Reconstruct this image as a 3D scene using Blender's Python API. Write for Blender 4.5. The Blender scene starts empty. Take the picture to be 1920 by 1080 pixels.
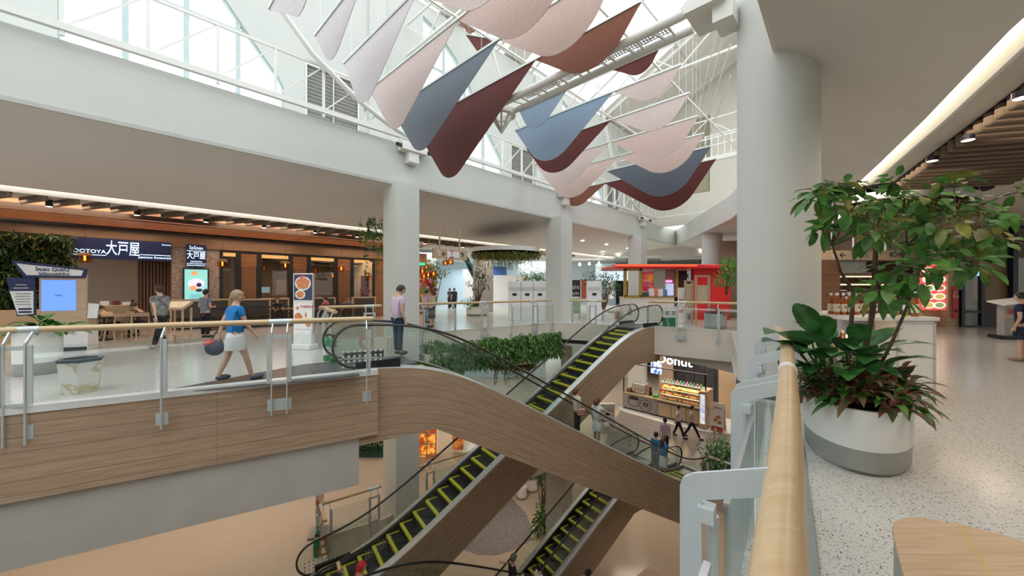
import bpy, bmesh, math, random
from mathutils import Vector as V, Matrix, noise
from mathutils.geometry import tessellate_polygon
PI = math.pi
SC = bpy.context.scene
COL = SC.collection
FOC, EYE = 705.0, 1.7           # focal length in pixels of a 1920 px wide frame, eye height in metres
L6, L5, L4 = 0.0, -6.1, -12.2   # the three storeys
DX, DY = math.sin(math.radians(55.7)), math.cos(math.radians(55.7))   # plan direction of the escalators
EX, EY = .692, .722             # plan direction of the atrium beam
B0 = V((-9.71, 7.14, 0))

def lz(px, py, z):
    y = (EYE - z) * FOC / (py - 540); return V(((px - 960) / FOC * y, y, z))
def ly(px, py, y):
    return V(((px - 960) / FOC * y, y, EYE - (py - 540) / FOC * y))
def lu(px, py, u):
    a = (px - 960) / FOC; y = (u - 1.564) / (EX * a + EY)
    return V((a * y, y, EYE - (py - 540) / FOC * y))
def S(s, n, z=0): return V((s * DX + n * DY, s * DY - n * DX, z))
def U(u, r, z=0): return V((B0.x + u * EX + r * EY, B0.y + u * EY - r * EX, z))

def tag(o, label=None, cat=None, group=None, kind=None):
    if label: o['label'] = label
    if cat: o['category'] = cat
    if group: o['group'] = group
    if kind: o['kind'] = kind
    return o
def thing(name, label, cat, loc=(0, 0, 0), rz=0, group=None):
    o = bpy.data.objects.new(name, None); COL.objects.link(o)
    o.location = loc; o.rotation_euler = (0, 0, rz); o.empty_display_size = .1
    return tag(o, label, cat, group)
def kids(o): return [c for c in bpy.data.objects if c.parent == o]
def copy_tree(o, parent=None):
    c = o.copy(); COL.objects.link(c); c.parent = parent
    for ch in kids(o): copy_tree(ch, c)
    return c

class MB:
    """collects shapes in world (or local) metres and links them as one mesh object"""
    def __init__(s): s.v = []; s.f = []; s.uv = []; s.m = []; s.mi = 0
    def add(s, vs, fs, uvs=None):
        b = len(s.v); s.v += [V(p) for p in vs]
        for i, f in enumerate(fs):
            s.f.append([b + k for k in f]); s.uv.append(uvs[i] if uvs else None); s.m.append(s.mi)
        return s
    def quad(s, a, b, c, d, uv=None): return s.add([a, b, c, d], [(0, 1, 2, 3)], [uv] if uv else None)
    def box(s, c, size, rz=0, rot=None):
        hx, hy, hz = size[0] / 2, size[1] / 2, size[2] / 2
        R = rot if rot is not None else Matrix.Rotation(rz, 3, 'Z')
        c = V(c)
        vs = [c + R @ V((x, y, z)) for x in (-hx, hx) for y in (-hy, hy) for z in (-hz, hz)]
        return s.add(vs, [(0, 1, 3, 2), (4, 6, 7, 5), (0, 4, 5, 1), (2, 3, 7, 6), (0, 2, 6, 4), (1, 5, 7, 3)])
    def bar(s, p, q, w, h=None, up=(0, 0, 1)):
        p, q = V(p), V(q); d = q - p; L = d.length
        if L < 1e-6: return s
        d.normalize(); up = V(up)
        if abs(d.dot(up)) > .98: up = V((DX, DY, 0))
        x = d.cross(up).normalized(); y = x.cross(d)
        R = Matrix((x, d, y)).transposed()
        return s.box((p + q) / 2, (w, L, h or w), rot=R)
    def tube(s, pts, r, n=8, closed=False, flat=1.0, cap=True):
        pts = [V(p) for p in pts]; N = len(pts); rings = []
        rs = r if isinstance(r, (list, tuple)) else [r] * N
        px = None; vs = []; fs = []
        for i, p in enumerate(pts):
            a = pts[(i - 1) % N] if (closed or i) else p; b = pts[(i + 1) % N] if (closed or i < N - 1) else p
            d = (b - a).normalized()
            if px is None:
                t = V((0, 0, 1)) if abs(d.z) < .9 else V((1, 0, 0)); px = d.cross(t).normalized()
            else:
                px = (px - d * px.dot(d)).normalized()
            py = px.cross(d)
            for k in range(n):
                an = 2 * PI * k / n
                vs.append(p + px * math.cos(an) * rs[i] + py * math.sin(an) * rs[i] * flat)
        M = N if closed else N - 1
        for i in range(M):
            for k in range(n):
                j = (i + 1) % N
                fs.append((i * n + k, i * n + (k + 1) % n, j * n + (k + 1) % n, j * n + k))
        if not closed and cap:
            fs.append(tuple(range(n - 1, -1, -1))); fs.append(tuple((N - 1) * n + k for k in range(n)))
        return s.add(vs, fs)
    def lathe(s, prof, c=(0, 0, 0), n=24, sx=1, sy=1, rz=0):
        c = V(c); R = Matrix.Rotation(rz, 3, 'Z'); vs = []; fs = []
        for r, z in prof:
            for k in range(n):
                a = 2 * PI * k / n; vs.append(c + R @ V((math.cos(a) * r * sx, math.sin(a) * r * sy, z)))
        for i in range(len(prof) - 1):
            for k in range(n):
                fs.append((i * n + k, i * n + (k + 1) % n, (i + 1) * n + (k + 1) % n, (i + 1) * n + k))
        if prof[0][0] > 1e-4: fs.append(tuple(range(n - 1, -1, -1)))
        if prof[-1][0] > 1e-4: fs.append(tuple((len(prof) - 1) * n + k for k in range(n)))
        return s.add(vs, fs)
    def ball(s, c, r, n=12, sc=(1, 1, 1), rz=0):
        m = max(5, n // 2 + 1)
        c = V(c); R = Matrix.Rotation(rz, 3, 'Z'); vs = []; fs = []
        for i in range(m):
            t = -PI / 2 + PI * i / (m - 1); cr = max(math.cos(t), 1e-3)
            for k in range(n):
                a = 2 * PI * k / n
                vs.append(c + R @ V((math.cos(a) * cr * r * sc[0], math.sin(a) * cr * r * sc[1], math.sin(t) * r * sc[2])))
        for i in range(m - 1):
            for k in range(n): fs.append((i * n + k, i * n + (k + 1) % n, (i + 1) * n + (k + 1) % n, (i + 1) * n + k))
        return s.add(vs, fs)
    def prism(s, poly, z0, z1, holes=(), sides=True, top=True, bot=True):
        """poly: list of xy points, extruded between the heights"""
        loops = [[V((p[0], p[1], 0)) for p in poly]] + [[V((p[0], p[1], 0)) for p in h] for h in holes]
        flat = [p for l in loops for p in l]; tris = tessellate_polygon(loops); n = len(flat)
        vs = [V((p.x, p.y, z0)) for p in flat] + [V((p.x, p.y, z1)) for p in flat]
        fs = []
        for t in tris:
            a, b, c = [flat[i] for i in t]
            t = tuple(t) if (b - a).cross(c - a).z > 0 else tuple(reversed(t))
            if top: fs.append(tuple(i + n for i in t))
            if bot: fs.append(tuple(reversed(t)))
        if sides:
            o = 0
            for l in loops:
                m = len(l)
                for k in range(m): fs.append((o + k, o + (k + 1) % m, o + (k + 1) % m + n, o + k + n))
                o += m
        return s.add(vs, fs)
    def plate(s, pts, nrm, th):
        """flat outline pts (world, coplanar, any concave shape) with a thickness along nrm"""
        pts = [V(p) for p in pts]; nrm = V(nrm).normalized() * th / 2; n = len(pts)
        tris = tessellate_polygon([pts])
        vs = [p + nrm for p in pts] + [p - nrm for p in pts]; fs = []
        for t in tris: fs.append(tuple(t)); fs.append(tuple(i + n for i in reversed(t)))
        for k in range(n): fs.append((k, k + n, (k + 1) % n + n, (k + 1) % n))
        return s.add(vs, fs)
    def build(s, name, mat, parent=None, smooth=False, world=True, bevel=0, recalc=True, vert=False):
        off = V((0, 0, 0))
        if parent is not None and world:
            p = parent
            while p is not None: off += p.location; p = p.parent
        elif parent is None and s.v:
            xs = [p.x for p in s.v]; ys = [p.y for p in s.v]; zs = [p.z for p in s.v]
            off = V(((min(xs) + max(xs)) / 2, (min(ys) + max(ys)) / 2, min(zs)))
        me = bpy.data.meshes.new(name)
        me.from_pydata([p - off for p in s.v], [], s.f)
        mats = mat if isinstance(mat, (list, tuple)) else [mat]
        for m in mats: me.materials.append(m)
        for p, mi in zip(me.polygons, s.m): p.material_index = mi
        if smooth:
            me.polygons.foreach_set('use_smooth', [True] * len(me.polygons))
        ul = me.uv_layers.new(name='UVMap')
        for p, uv in zip(me.polygons, s.uv):
            nrm = p.normal
            if abs(nrm.z) > .8: t1, t2 = V((1, 0, 0)), V((0, 1, 0))
            else: t1 = V((0, 0, 1)).cross(nrm).normalized(); t2 = V((0, 0, 1))
            for k, li in enumerate(p.loop_indices):
                if uv: ul.data[li].uv = uv[k]
                else:
                    c = s.v[me.loops[li].vertex_index]; a, b = c.dot(t1), c.dot(t2)
                    ul.data[li].uv = (b, a) if vert else (a, b)
        if recalc:
            bm = bmesh.new(); bm.from_mesh(me); bmesh.ops.recalc_face_normals(bm, faces=bm.faces); bm.to_mesh(me); bm.free()
        o = bpy.data.objects.new(name, me); COL.objects.link(o)
        if parent is not None: o.parent = parent
        else: o.location = off
        if smooth:
            e = o.modifiers.new('split', 'EDGE_SPLIT'); e.split_angle = math.radians(42)
        if bevel:
            b = o.modifiers.new('bevel', 'BEVEL'); b.width = bevel; b.segments = 2; b.limit_method = 'ANGLE'
        return o

# ---------------------------------------------------------------- materials
MATS = {}
def nodes(name):
    m = bpy.data.materials.new(name); m.use_nodes = True
    nt = m.node_tree; return m, nt, nt.nodes['Principled BSDF'], nt.nodes, nt.links
def pm(name, col, rough=.5, metal=0, var=.06, scale=6, bump=0, emit=0, spec=.5, sheen=0, coat=0):
    if name in MATS: return MATS[name]
    m, nt, bs, N, L = nodes(name)
    c = (col[0], col[1], col[2], 1)
    tc = N.new('ShaderNodeTexCoord'); nz = N.new('ShaderNodeTexNoise'); nz.inputs['Scale'].default_value = scale
    nz.inputs['Detail'].default_value = 4
    L.new(tc.outputs['Object'], nz.inputs['Vector'])
    rp = N.new('ShaderNodeValToRGB')
    rp.color_ramp.elements[0].position = .3; rp.color_ramp.elements[1].position = .7
    rp.color_ramp.elements[0].color = tuple(max(0, x * (1 - var)) for x in c[:3]) + (1,)
    rp.color_ramp.elements[1].color = tuple(min(1, x * (1 + var)) for x in c[:3]) + (1,)
    L.new(nz.outputs['Fac'], rp.inputs['Fac']); L.new(rp.outputs['Color'], bs.inputs['Base Color'])
    bs.inputs['Roughness'].default_value = rough; bs.inputs['Metallic'].default_value = metal
    bs.inputs['Specular IOR Level'].default_value = spec
    if sheen: bs.inputs['Sheen Weight'].default_value = sheen
    if coat: bs.inputs['Coat Weight'].default_value = coat
    if emit:
        L.new(rp.outputs['Color'], bs.inputs['Emission Color']); bs.inputs['Emission Strength'].default_value = emit
    if bump:
        n2 = N.new('ShaderNodeTexNoise'); n2.inputs['Scale'].default_value = scale * 12
        L.new(tc.outputs['Object'], n2.inputs['Vector'])
        b = N.new('ShaderNodeBump'); b.inputs['Strength'].default_value = bump; b.inputs['Distance'].default_value = .01
        L.new(n2.outputs['Fac'], b.inputs['Height']); L.new(b.outputs['Normal'], bs.inputs['Normal'])
    MATS[name] = m; return m
def wood(name, c1, c2, plank=.2, joint=2.6, rough=.45, gap=.55, gs=1.0):
    """laminate boards: u runs along the grain, v across it"""
    m, nt, bs, N, L = nodes(name)
    uv = N.new('ShaderNodeUVMap')
    mp = N.new('ShaderNodeMapping'); mp.inputs['Scale'].default_value = (1.1 * gs, 24 * gs, 1); L.new(uv.outputs['UV'], mp.inputs['Vector'])
    sp = N.new('ShaderNodeSeparateXYZ'); L.new(uv.outputs['UV'], sp.inputs['Vector'])
    dv = N.new('ShaderNodeMath'); dv.operation = 'DIVIDE'; dv.inputs[1].default_value = plank; L.new(sp.outputs['Y'], dv.inputs[0])
    fl = N.new('ShaderNodeMath'); fl.operation = 'FLOOR'; L.new(dv.outputs[0], fl.inputs[0])
    wn = N.new('ShaderNodeTexWhiteNoise'); wn.noise_dimensions = '1D'; L.new(fl.outputs[0], wn.inputs['W'])
    ad = N.new('ShaderNodeVectorMath'); ad.operation = 'ADD'
    L.new(mp.outputs['Vector'], ad.inputs[0]); L.new(wn.outputs['Color'], ad.inputs[1])
    sc = N.new('ShaderNodeVectorMath'); sc.operation = 'SCALE'; sc.inputs['Scale'].default_value = 1.0
    L.new(ad.outputs[0], sc.inputs[0])
    nz = N.new('ShaderNodeTexNoise'); nz.inputs['Scale'].default_value = 1.6; nz.inputs['Detail'].default_value = 6
    nz.inputs['Distortion'].default_value = .6; L.new(sc.outputs[0], nz.inputs['Vector'])
    rp = N.new('ShaderNodeValToRGB'); rp.color_ramp.elements[0].position = .32; rp.color_ramp.elements[1].position = .7
    rp.color_ramp.elements[0].color = (*c1, 1); rp.color_ramp.elements[1].color = (*c2, 1)
    L.new(nz.outputs['Fac'], rp.inputs['Fac'])
    fr = N.new('ShaderNodeMath'); fr.operation = 'FRACT'; L.new(dv.outputs[0], fr.inputs[0])
    lt = N.new('ShaderNodeMath'); lt.operation = 'LESS_THAN'; lt.inputs[1].default_value = .012 / plank; L.new(fr.outputs[0], lt.inputs[0])
    d2 = N.new('ShaderNodeMath'); d2.operation = 'DIVIDE'; d2.inputs[1].default_value = joint; L.new(sp.outputs['X'], d2.inputs[0])
    f2 = N.new('ShaderNodeMath'); f2.operation = 'FRACT'; L.new(d2.outputs[0], f2.inputs[0])
    l2 = N.new('ShaderNodeMath'); l2.operation = 'LESS_THAN'; l2.inputs[1].default_value = .008 / joint; L.new(f2.outputs[0], l2.inputs[0])
    mx = N.new('ShaderNodeMath'); mx.operation = 'MAXIMUM'; L.new(lt.outputs[0], mx.inputs[0]); L.new(l2.outputs[0], mx.inputs[1])
    ml = N.new('ShaderNodeMath'); ml.operation = 'MULTIPLY'; ml.inputs[1].default_value = gap; L.new(mx.outputs[0], ml.inputs[0])
    mix = N.new('ShaderNodeMixRGB'); mix.inputs['Color2'].default_value = (c1[0] * .35, c1[1] * .35, c1[2] * .35, 1)
    L.new(ml.outputs[0], mix.inputs['Fac']); L.new(rp.outputs['Color'], mix.inputs['Color1'])
    wv = N.new('ShaderNodeMixRGB'); wv.blend_type = 'MULTIPLY'; wv.inputs['Fac'].default_value = .12
    L.new(mix.outputs[0], wv.inputs['Color1']); L.new(wn.outputs['Value'], wv.inputs['Color2'])
    L.new(wv.outputs[0], bs.inputs['Base Color']); bs.inputs['Roughness'].default_value = rough
    MATS[name] = m; return m
def terrazzo(name, base, rough=.22, dark=(.10, .10, .10), scale=26, tint=(.45, .40, .34)):
    m, nt, bs, N, L = nodes(name)
    tc = N.new('ShaderNodeTexCoord'); prev = None
    out = N.new('ShaderNodeRGB'); out.outputs[0].default_value = (*base, 1); prev = out.outputs[0]
    for sc, th, col, seed in ((scale, .19, tint, 1), (scale * 1.7, .21, dark, 2), (scale * 2.6, .24, tint, 3), (scale * 3.7, .26, dark, 4), (scale * 1.3, .12, (.9, .9, .88), 5)):
        mp = N.new('ShaderNodeMapping'); mp.inputs['Location'].default_value = (seed * 3.1, seed * 1.7, 0); L.new(tc.outputs['Object'], mp.inputs['Vector'])
        vo = N.new('ShaderNodeTexVoronoi'); vo.inputs['Scale'].default_value = sc; L.new(mp.outputs[0], vo.inputs['Vector'])
        lt = N.new('ShaderNodeMath'); lt.operation = 'LESS_THAN'; lt.inputs[1].default_value = th; L.new(vo.outputs['Distance'], lt.inputs[0])
        wn = N.new('ShaderNodeSeparateColor'); L.new(vo.outputs['Color'], wn.inputs[0])
        g = N.new('ShaderNodeMath'); g.operation = 'GREATER_THAN'; g.inputs[1].default_value = .45; L.new(wn.outputs[0], g.inputs[0])
        mu = N.new('ShaderNodeMath'); mu.operation = 'MULTIPLY'; L.new(lt.outputs[0], mu.inputs[0]); L.new(g.outputs[0], mu.inputs[1])
        mx = N.new('ShaderNodeMixRGB'); mx.inputs['Color2'].default_value = (*col, 1); L.new(mu.outputs[0], mx.inputs['Fac']); L.new(prev, mx.inputs['Color1']); prev = mx.outputs[0]
    L.new(prev, bs.inputs['Base Color']); bs.inputs['Roughness'].default_value = rough
    MATS[name] = m; return m
def glassmat(name, tint=(.86, .95, .92), refl=.5, keep=.9):
    m = bpy.data.materials.new(name); m.use_nodes = True; nt = m.node_tree; N, L = nt.nodes, nt.links
    N.remove(N['Principled BSDF']); out = N['Material Output']
    tr = N.new('ShaderNodeBsdfTransparent'); tr.inputs[0].default_value = (tint[0] * keep, tint[1] * keep, tint[2] * keep, 1)
    gl = N.new('ShaderNodeBsdfGlossy'); gl.inputs['Roughness'].default_value = .02; gl.inputs['Color'].default_value = (.9, .95, .94, 1)
    fr = N.new('ShaderNodeLayerWeight'); fr.inputs['Blend'].default_value = .5
    pw = N.new('ShaderNodeMath'); pw.operation = 'POWER'; pw.inputs[1].default_value = 4.5; L.new(fr.outputs['Facing'], pw.inputs[0])
    ad = N.new('ShaderNodeMath'); ad.operation = 'ADD'; ad.inputs[1].default_value = .045; L.new(pw.outputs[0], ad.inputs[0])
    mu = N.new('ShaderNodeMath'); mu.operation = 'MULTIPLY'; mu.inputs[1].default_value = refl; L.new(ad.outputs[0], mu.inputs[0])
    mx = N.new('ShaderNodeMixShader'); L.new(mu.outputs[0], mx.inputs[0]); L.new(tr.outputs[0], mx.inputs[1]); L.new(gl.outputs[0], mx.inputs[2])
    L.new(mx.outputs[0], out.inputs['Surface']); MATS[name] = m; return m
def emis(name, col, st):
    if name in MATS: return MATS[name]
    m, nt, bs, N, L = nodes(name)
    bs.inputs['Base Color'].default_value = (*col, 1); bs.inputs['Emission Color'].default_value = (*col, 1); bs.inputs['Emission Strength'].default_value = st
    MATS[name] = m; return m
def speck(name, c1, c2, scale=60, th=.5, rough=.8, emit=0, bump=.3):
    m, nt, bs, N, L = nodes(name)
    tc = N.new('ShaderNodeTexCoord'); nz = N.new('ShaderNodeTexNoise'); nz.inputs['Scale'].default_value = scale; nz.inputs['Detail'].default_value = 3
    L.new(tc.outputs['Object'], nz.inputs['Vector']); rp = N.new('ShaderNodeValToRGB')
    rp.color_ramp.elements[0].position = th - .08; rp.color_ramp.elements[1].position = th + .08
    rp.color_ramp.elements[0].color = (*c1, 1); rp.color_ramp.elements[1].color = (*c2, 1)
    L.new(nz.outputs['Fac'], rp.inputs['Fac']); L.new(rp.outputs['Color'], bs.inputs['Base Color'])
    bs.inputs['Roughness'].default_value = rough
    if emit: L.new(rp.outputs['Color'], bs.inputs['Emission Color']); bs.inputs['Emission Strength'].default_value = emit
    b = N.new('ShaderNodeBump'); b.inputs['Strength'].default_value = bump; b.inputs['Distance'].default_value = .004
    L.new(nz.outputs['Fac'], b.inputs['Height']); L.new(b.outputs['Normal'], bs.inputs['Normal'])
    MATS[name] = m; return m
def marble(name, c1, c2, scale=1.4):
    m, nt, bs, N, L = nodes(name)
    tc = N.new('ShaderNodeTexCoord'); nz = N.new('ShaderNodeTexNoise'); nz.inputs['Scale'].default_value = scale; nz.inputs['Detail'].default_value = 8
    nz.inputs['Distortion'].default_value = 2.2; L.new(tc.outputs['Object'], nz.inputs['Vector'])
    rp = N.new('ShaderNodeValToRGB'); e = rp.color_ramp.elements
    e[0].position = .44; e[0].color = (*c1, 1); e[1].position = .56; e[1].color = (*c1, 1)
    k = e.new(.5); k.color = (*c2, 1)
    L.new(nz.outputs['Fac'], rp.inputs['Fac']); L.new(rp.outputs['Color'], bs.inputs['Base Color']); bs.inputs['Roughness'].default_value = .3
    MATS[name] = m; return m
def brick(name, c1, c2, bw=.3, bh=.09):
    m, nt, bs, N, L = nodes(name)
    uv = N.new('ShaderNodeUVMap'); b = N.new('ShaderNodeTexBrick'); L.new(uv.outputs[0], b.inputs['Vector'])
    b.inputs['Color1'].default_value = (*c1, 1); b.inputs['Color2'].default_value = (c1[0] * .93, c1[1] * .93, c1[2] * .93, 1); b.inputs['Mortar'].default_value = (*c2, 1)
    b.inputs['Scale'].default_value = 1; b.inputs['Brick Width'].default_value = bw; b.inputs['Row Height'].default_value = bh; b.inputs['Mortar Size'].default_value = .006
    L.new(b.outputs['Color'], bs.inputs['Base Color']); bs.inputs['Roughness'].default_value = .6; MATS[name] = m; return m

WALL = pm('white_plaster', (.62, .64, .61), .7, var=.02, scale=.7)
WALL2 = pm('cream_plaster', (.74, .69, .61), .7, var=.03, scale=.8)
CEIL = pm('ceiling_paint', (.67, .64, .59), .75, var=.03, scale=.5)
CONC = pm('grey_render', (.52, .50, .46), .8, var=.05, scale=2)
STEELW = pm('white_painted_steel', (.78, .78, .74), .4, var=.02)
POSTM = pm('pale_grey_steel', (.60, .66, .66), .35, metal=.35, var=.03)
STEEL = pm('brushed_steel', (.62, .62, .62), .28, metal=.9, var=.06, scale=30)
DARK = pm('dark_metal', (.03, .03, .035), .4, metal=.4)
BLACK = pm('black_rubber', (.012, .012, .014), .35, coat=.2)
YELL = pm('yellow_paint', (.62, .60, .03), .5, var=.12, scale=20)
WOODF = wood('oak_laminate', (.42, .285, .185), (.56, .41, .285))
WOODR = wood('beech_rail', (.60, .42, .23), (.72, .55, .33), plank=3, joint=2.4, gap=.2, rough=.3, gs=.6)
WOODW = wood('warm_timber', (.22, .10, .045), (.36, .19, .09), plank=.11, joint=4, gap=.6)
WOODL = wood('light_oak', (.50, .36, .23), (.62, .47, .31), plank=5, joint=9, gap=0)
GLASS = glassmat('clear_glass', tint=(.94, .975, .965), refl=.9, keep=.985)
GLASSE = glassmat('green_glass_edge', (.38, .58, .52), .4, .8)
WGLASS = glassmat('shop_glass', (.9, .9, .9), 1.0, .9)
TER6 = terrazzo('terrazzo_upper', (.66, .645, .61), .17, scale=19)
TER5 = terrazzo('terrazzo_cream', (.58, .485, .385), .16, dark=(.4, .31, .24), scale=20)
GREYF = pm('grey_floor_tile', (.25, .225, .215), .25, var=.1, scale=3)
REDM = pm('red_panel', (.60, .02, .025), .4, var=.04)
ORANGE = pm('orange_lettering', (.85, .32, .14), .5)
EMW = emis('warm_lamp', (1, .80, .55), 9)
EMC = emis('cool_lamp', (1, .95, .88), 12)
EMAMB = emis('amber_bulb', (1, .36, .07), 5)
WHITEP = pm('white_lacquer', (.80, .80, .79), .3, var=.02)
GREYP = pm('grey_lacquer', (.36, .36, .34), .35, var=.02)
PAPERW = pm('white_print', (.82, .82, .82), .5)
NAVY = pm('navy_panel', (.012, .022, .11), .35)
LIT = emis('lit_lettering', (.62, .85, .92), 1.6)
FONTC = {}
def text(body, size, mat, parent, loc, face, name='lettering', th=.006, align='CENTER', roll=0, sx=1):
    """lettering as a mesh; face = direction the reader stands in (plan vector); loc in world metres"""
    cu = bpy.data.curves.new(name, 'FONT'); cu.body = body; cu.size = size; cu.align_x = align; cu.align_y = 'CENTER'; cu.extrude = th; cu.resolution_u = 3
    tmp = bpy.data.objects.new('tmp', cu); COL.objects.link(tmp)
    dg = bpy.context.evaluated_depsgraph_get(); dg.update()
    me = bpy.data.meshes.new_from_object(tmp.evaluated_get(dg)); bpy.data.objects.remove(tmp)
    f = V((face[0], face[1], 0)).normalized(); x = V((0, 0, 1)).cross(f)
    R = Matrix((x, V((0, 0, 1)), f)).transposed().to_4x4()
    off = V((0, 0, 0)); p = parent
    while p is not None: off += p.location; p = p.parent
    me.transform(Matrix.Translation(V(loc) - off) @ R @ Matrix.Rotation(roll, 4, 'Z') @ Matrix.Diagonal((sx, 1, 1, 1)))
    me.materials.clear(); me.materials.append(mat)
    o = bpy.data.objects.new(name, me); COL.objects.link(o); o.parent = parent
    return o
# ---------------------------------------------------------------- the setting
def struct(mb, name, mat, **k): return tag(mb.build(name, mat, **k), kind='structure')
LF0, LF1 = V((-14.0, 1.17, 0)), V((-2.74, 7.67, 0))      # left landing edge
back_edge = [S(1.72, -13.03), V((-4.25, 12.75, 0)), V((-3.46, 14.0, 0)), V((-1.8, 15.2, 0)), V((-.05, 16.5, 0)), V((1.95, 18.15, 0)), V((2.6, 17.95, 0)), S(13.2, -11.65)]
far_edge = [S(14.2, -11.65), S(14.2, -9.95), V((6.05, 16.4, 0)), V((8.5, 14.6, 0))]
RAILN = [V((-2.9, -3.9, 0)), V((-.62, -.78, 0)), V((.53, .75, 0)), V((1.17, 1.60, 0)), V((1.95, 2.66, 0)), V((2.95, 4.05, 0)), V((3.55, 4.95, 0)), V((3.86, 5.45, 0))]
near_edge = [V((5.1, 8.4, 0)), V((4.0, 5.9, 0))] + [p + V((-.17, .13, 0)) for p in reversed(RAILN)]
hole6 = [(p.x, p.y) for p in [LF0, LF1, S(2.06, -7.97), S(1.72, -7.97)] + back_edge + far_edge + near_edge + [V((-14, -5.5, 0))]]
outer = [(-48, -9), (48, -9), (48, 70), (-48, 70)]
struct(MB().prism(outer, -.28, 0, [hole6]), 'floor', TER6)
lf1 = LF1 + (LF1 - LF0).normalized() * 0
hole5 = [(p.x, p.y) for p in [LF0, LF1, S(2.06, -7.97), S(1.72, -7.97)] + back_edge + [S(14.2, -11.65), S(14.2, -9.75), S(14.9, -9.6), S(14.9, -7.3), S(13.6, -5.4), V((5.1, 8.4, 0)), V((4.0, 5.9, 0))] + near_edge[2:] + [V((-14, -5.5, 0))]]
struct(MB().prism(outer, L5 - .9, L5, [hole5]), 'floor', TER5)
struct(MB().prism(outer, L4 - .3, L4), 'floor', TER5)
# underside of the upper storey (ceiling of the storey below)
struct(MB().prism(outer, -1.05, -.95, [hole6]), 'ceiling', CEIL)
# darker floor fields
gf = MB().prism([S(14.95, -7.2).xy, S(14.95, -9.62).xy, S(14.25, -9.8).xy, S(14.25, -11.6).xy, (4.55, 18.6), (5.9, 22.0), (7.3, 24.6), (9, 27.5), (17, 27), (20, 20), (14, 15)], L5 + .002, L5 + .012)
struct(gf, 'floor', GREYF)
ell = [lz(px, py, L4 + .01) for px, py in ((962, 936), (986, 962), (998, 990), (995, 1012), (970, 1030), (930, 1041), (895, 1040), (868, 1030), (850, 1015), (840, 1000), (860, 975), (900, 945), (935, 928))]
struct(MB().prism([(p.x, p.y) for p in ell], L4 + .002, L4 + .012), 'floor', pm('grey_terrazzo', (.29, .27, .275), .12, var=.15, scale=5))

# timber fascia of the left landing with grey beam below and white kerb on top
d = (LF1 - LF0).normalized(); nrm = V((d.y, -d.x, 0))      # towards the void
L = (LF1 - LF0).length
m = MB()
for z0, z1, o0 in ((-1.28, -.06, .0),):
    p0, p1 = LF0 + nrm * .02, LF1 + nrm * .02
    m.quad(p0 + V((0, 0, z0)), p1 + V((0, 0, z0)), p1 + V((0, 0, z1)), p0 + V((0, 0, z1)), [(0, z0), (L, z0), (L, z1), (0, z1)])
    q1 = p1 - nrm * .5; q0 = p0 - nrm * .5
    m.quad(p1 + V((0, 0, z0)), q1 + V((0, 0, z0)), q1 + V((0, 0, z1)), p1 + V((0, 0, z1)), [(0, z0), (.5, z0), (.5, z1), (0, z1)])
    m.quad(p0 + V((0, 0, z0)), p1 + V((0, 0, z0)), q1 + V((0, 0, z0)), q0 + V((0, 0, z0)), [(0, 0), (L, 0), (L, .5), (0, .5)])
    m.quad(q0 + V((0, 0, z0)), q1 + V((0, 0, z0)), q1 + V((0, 0, z1)), q0 + V((0, 0, z1)))
tag(m.build('timber_fascia', WOODF, recalc=False), 'long oak-look boarded fascia below the left landing', 'fascia', kind='structure')
struct(MB().bar(LF0 + V((0, 0, -.01)) - nrm * .06, LF1 + V((0, 0, -.01)) - nrm * .06, .2, .1), 'trim_1', WHITEP)
lb = LF1 - d * .35
struct(MB().bar(LF0 - nrm * .25 + V((0, 0, -1.75)), lb - nrm * .25 + V((0, 0, -1.75)), .4, 1.0), 'wall_lower_left', CONC)
# back edges: cream bands with a planter ledge
def band(pts, z0, z1, th, name, mat, side=1):
    m = MB()
    for a, b in zip(pts[:-1], pts[1:]):
        dd = (b - a).normalized(); nn = V((dd.y, -dd.x, 0)) * side * th / 2
        m.bar(a + nn + V((0, 0, (z0 + z1) / 2)), b + nn + V((0, 0, (z0 + z1) / 2)), th, z1 - z0)
    return struct(m, name, mat)
band(back_edge, -.75, .04, .06, 'trim_2', WALL2)
band([back_edge[2], back_edge[3], back_edge[4], back_edge[5]], -1.25, -.72, .55, 'trim_3', WALL2)
ffe = far_edge[2:] + [V((9.7, 13.7, 0))]
fb = ffe[1:] + []
m = MB()
for a, b in zip(ffe[:-1], ffe[1:]):
    dd = (b - a).normalized(); nn = V((dd.y, -dd.x, 0))
    m.bar(a + nn * .04 + V((0, 0, -.56)), b + nn * .04 + V((0, 0, -.56)), .08, 1.2)
struct(m, 'trim_4', WALL2)
a, b = ffe[0] + V((.25, .35, 0)), ffe[-1] + V((.3, .4, 0))
m = MB(); zz = V((0, 0, 1))
for off in (V((0, 0, 0)),):
    m.add([a + zz * -1.1, b + zz * -1.1, b + zz * -1.9, a + zz * -1.25, a + V((.6, .8, -1.1)), b + V((.6, .8, -1.1)), b + V((.6, .8, -1.9)), a + V((.6, .8, -1.25))],
          [(0, 1, 2, 3), (4, 7, 6, 5), (0, 4, 5, 1), (3, 2, 6, 7), (0, 3, 7, 4), (1, 5, 6, 2)])
struct(m, 'wall_landing_beam', CEIL)
band(list(reversed(near_edge[1:])), -.9, 0.0, .06, 'trim_5', WALL2, side=-1)
band([LF0 + nrm * .0 + V((0, 0, L5)), LF1 + V((0, 0, L5))], -.9, .04, .05, 'trim_6', WALL2)
band([p + V((0, 0, L5)) for p in back_edge], -.9, .04, .06, 'trim_7', WALL2)

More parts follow.
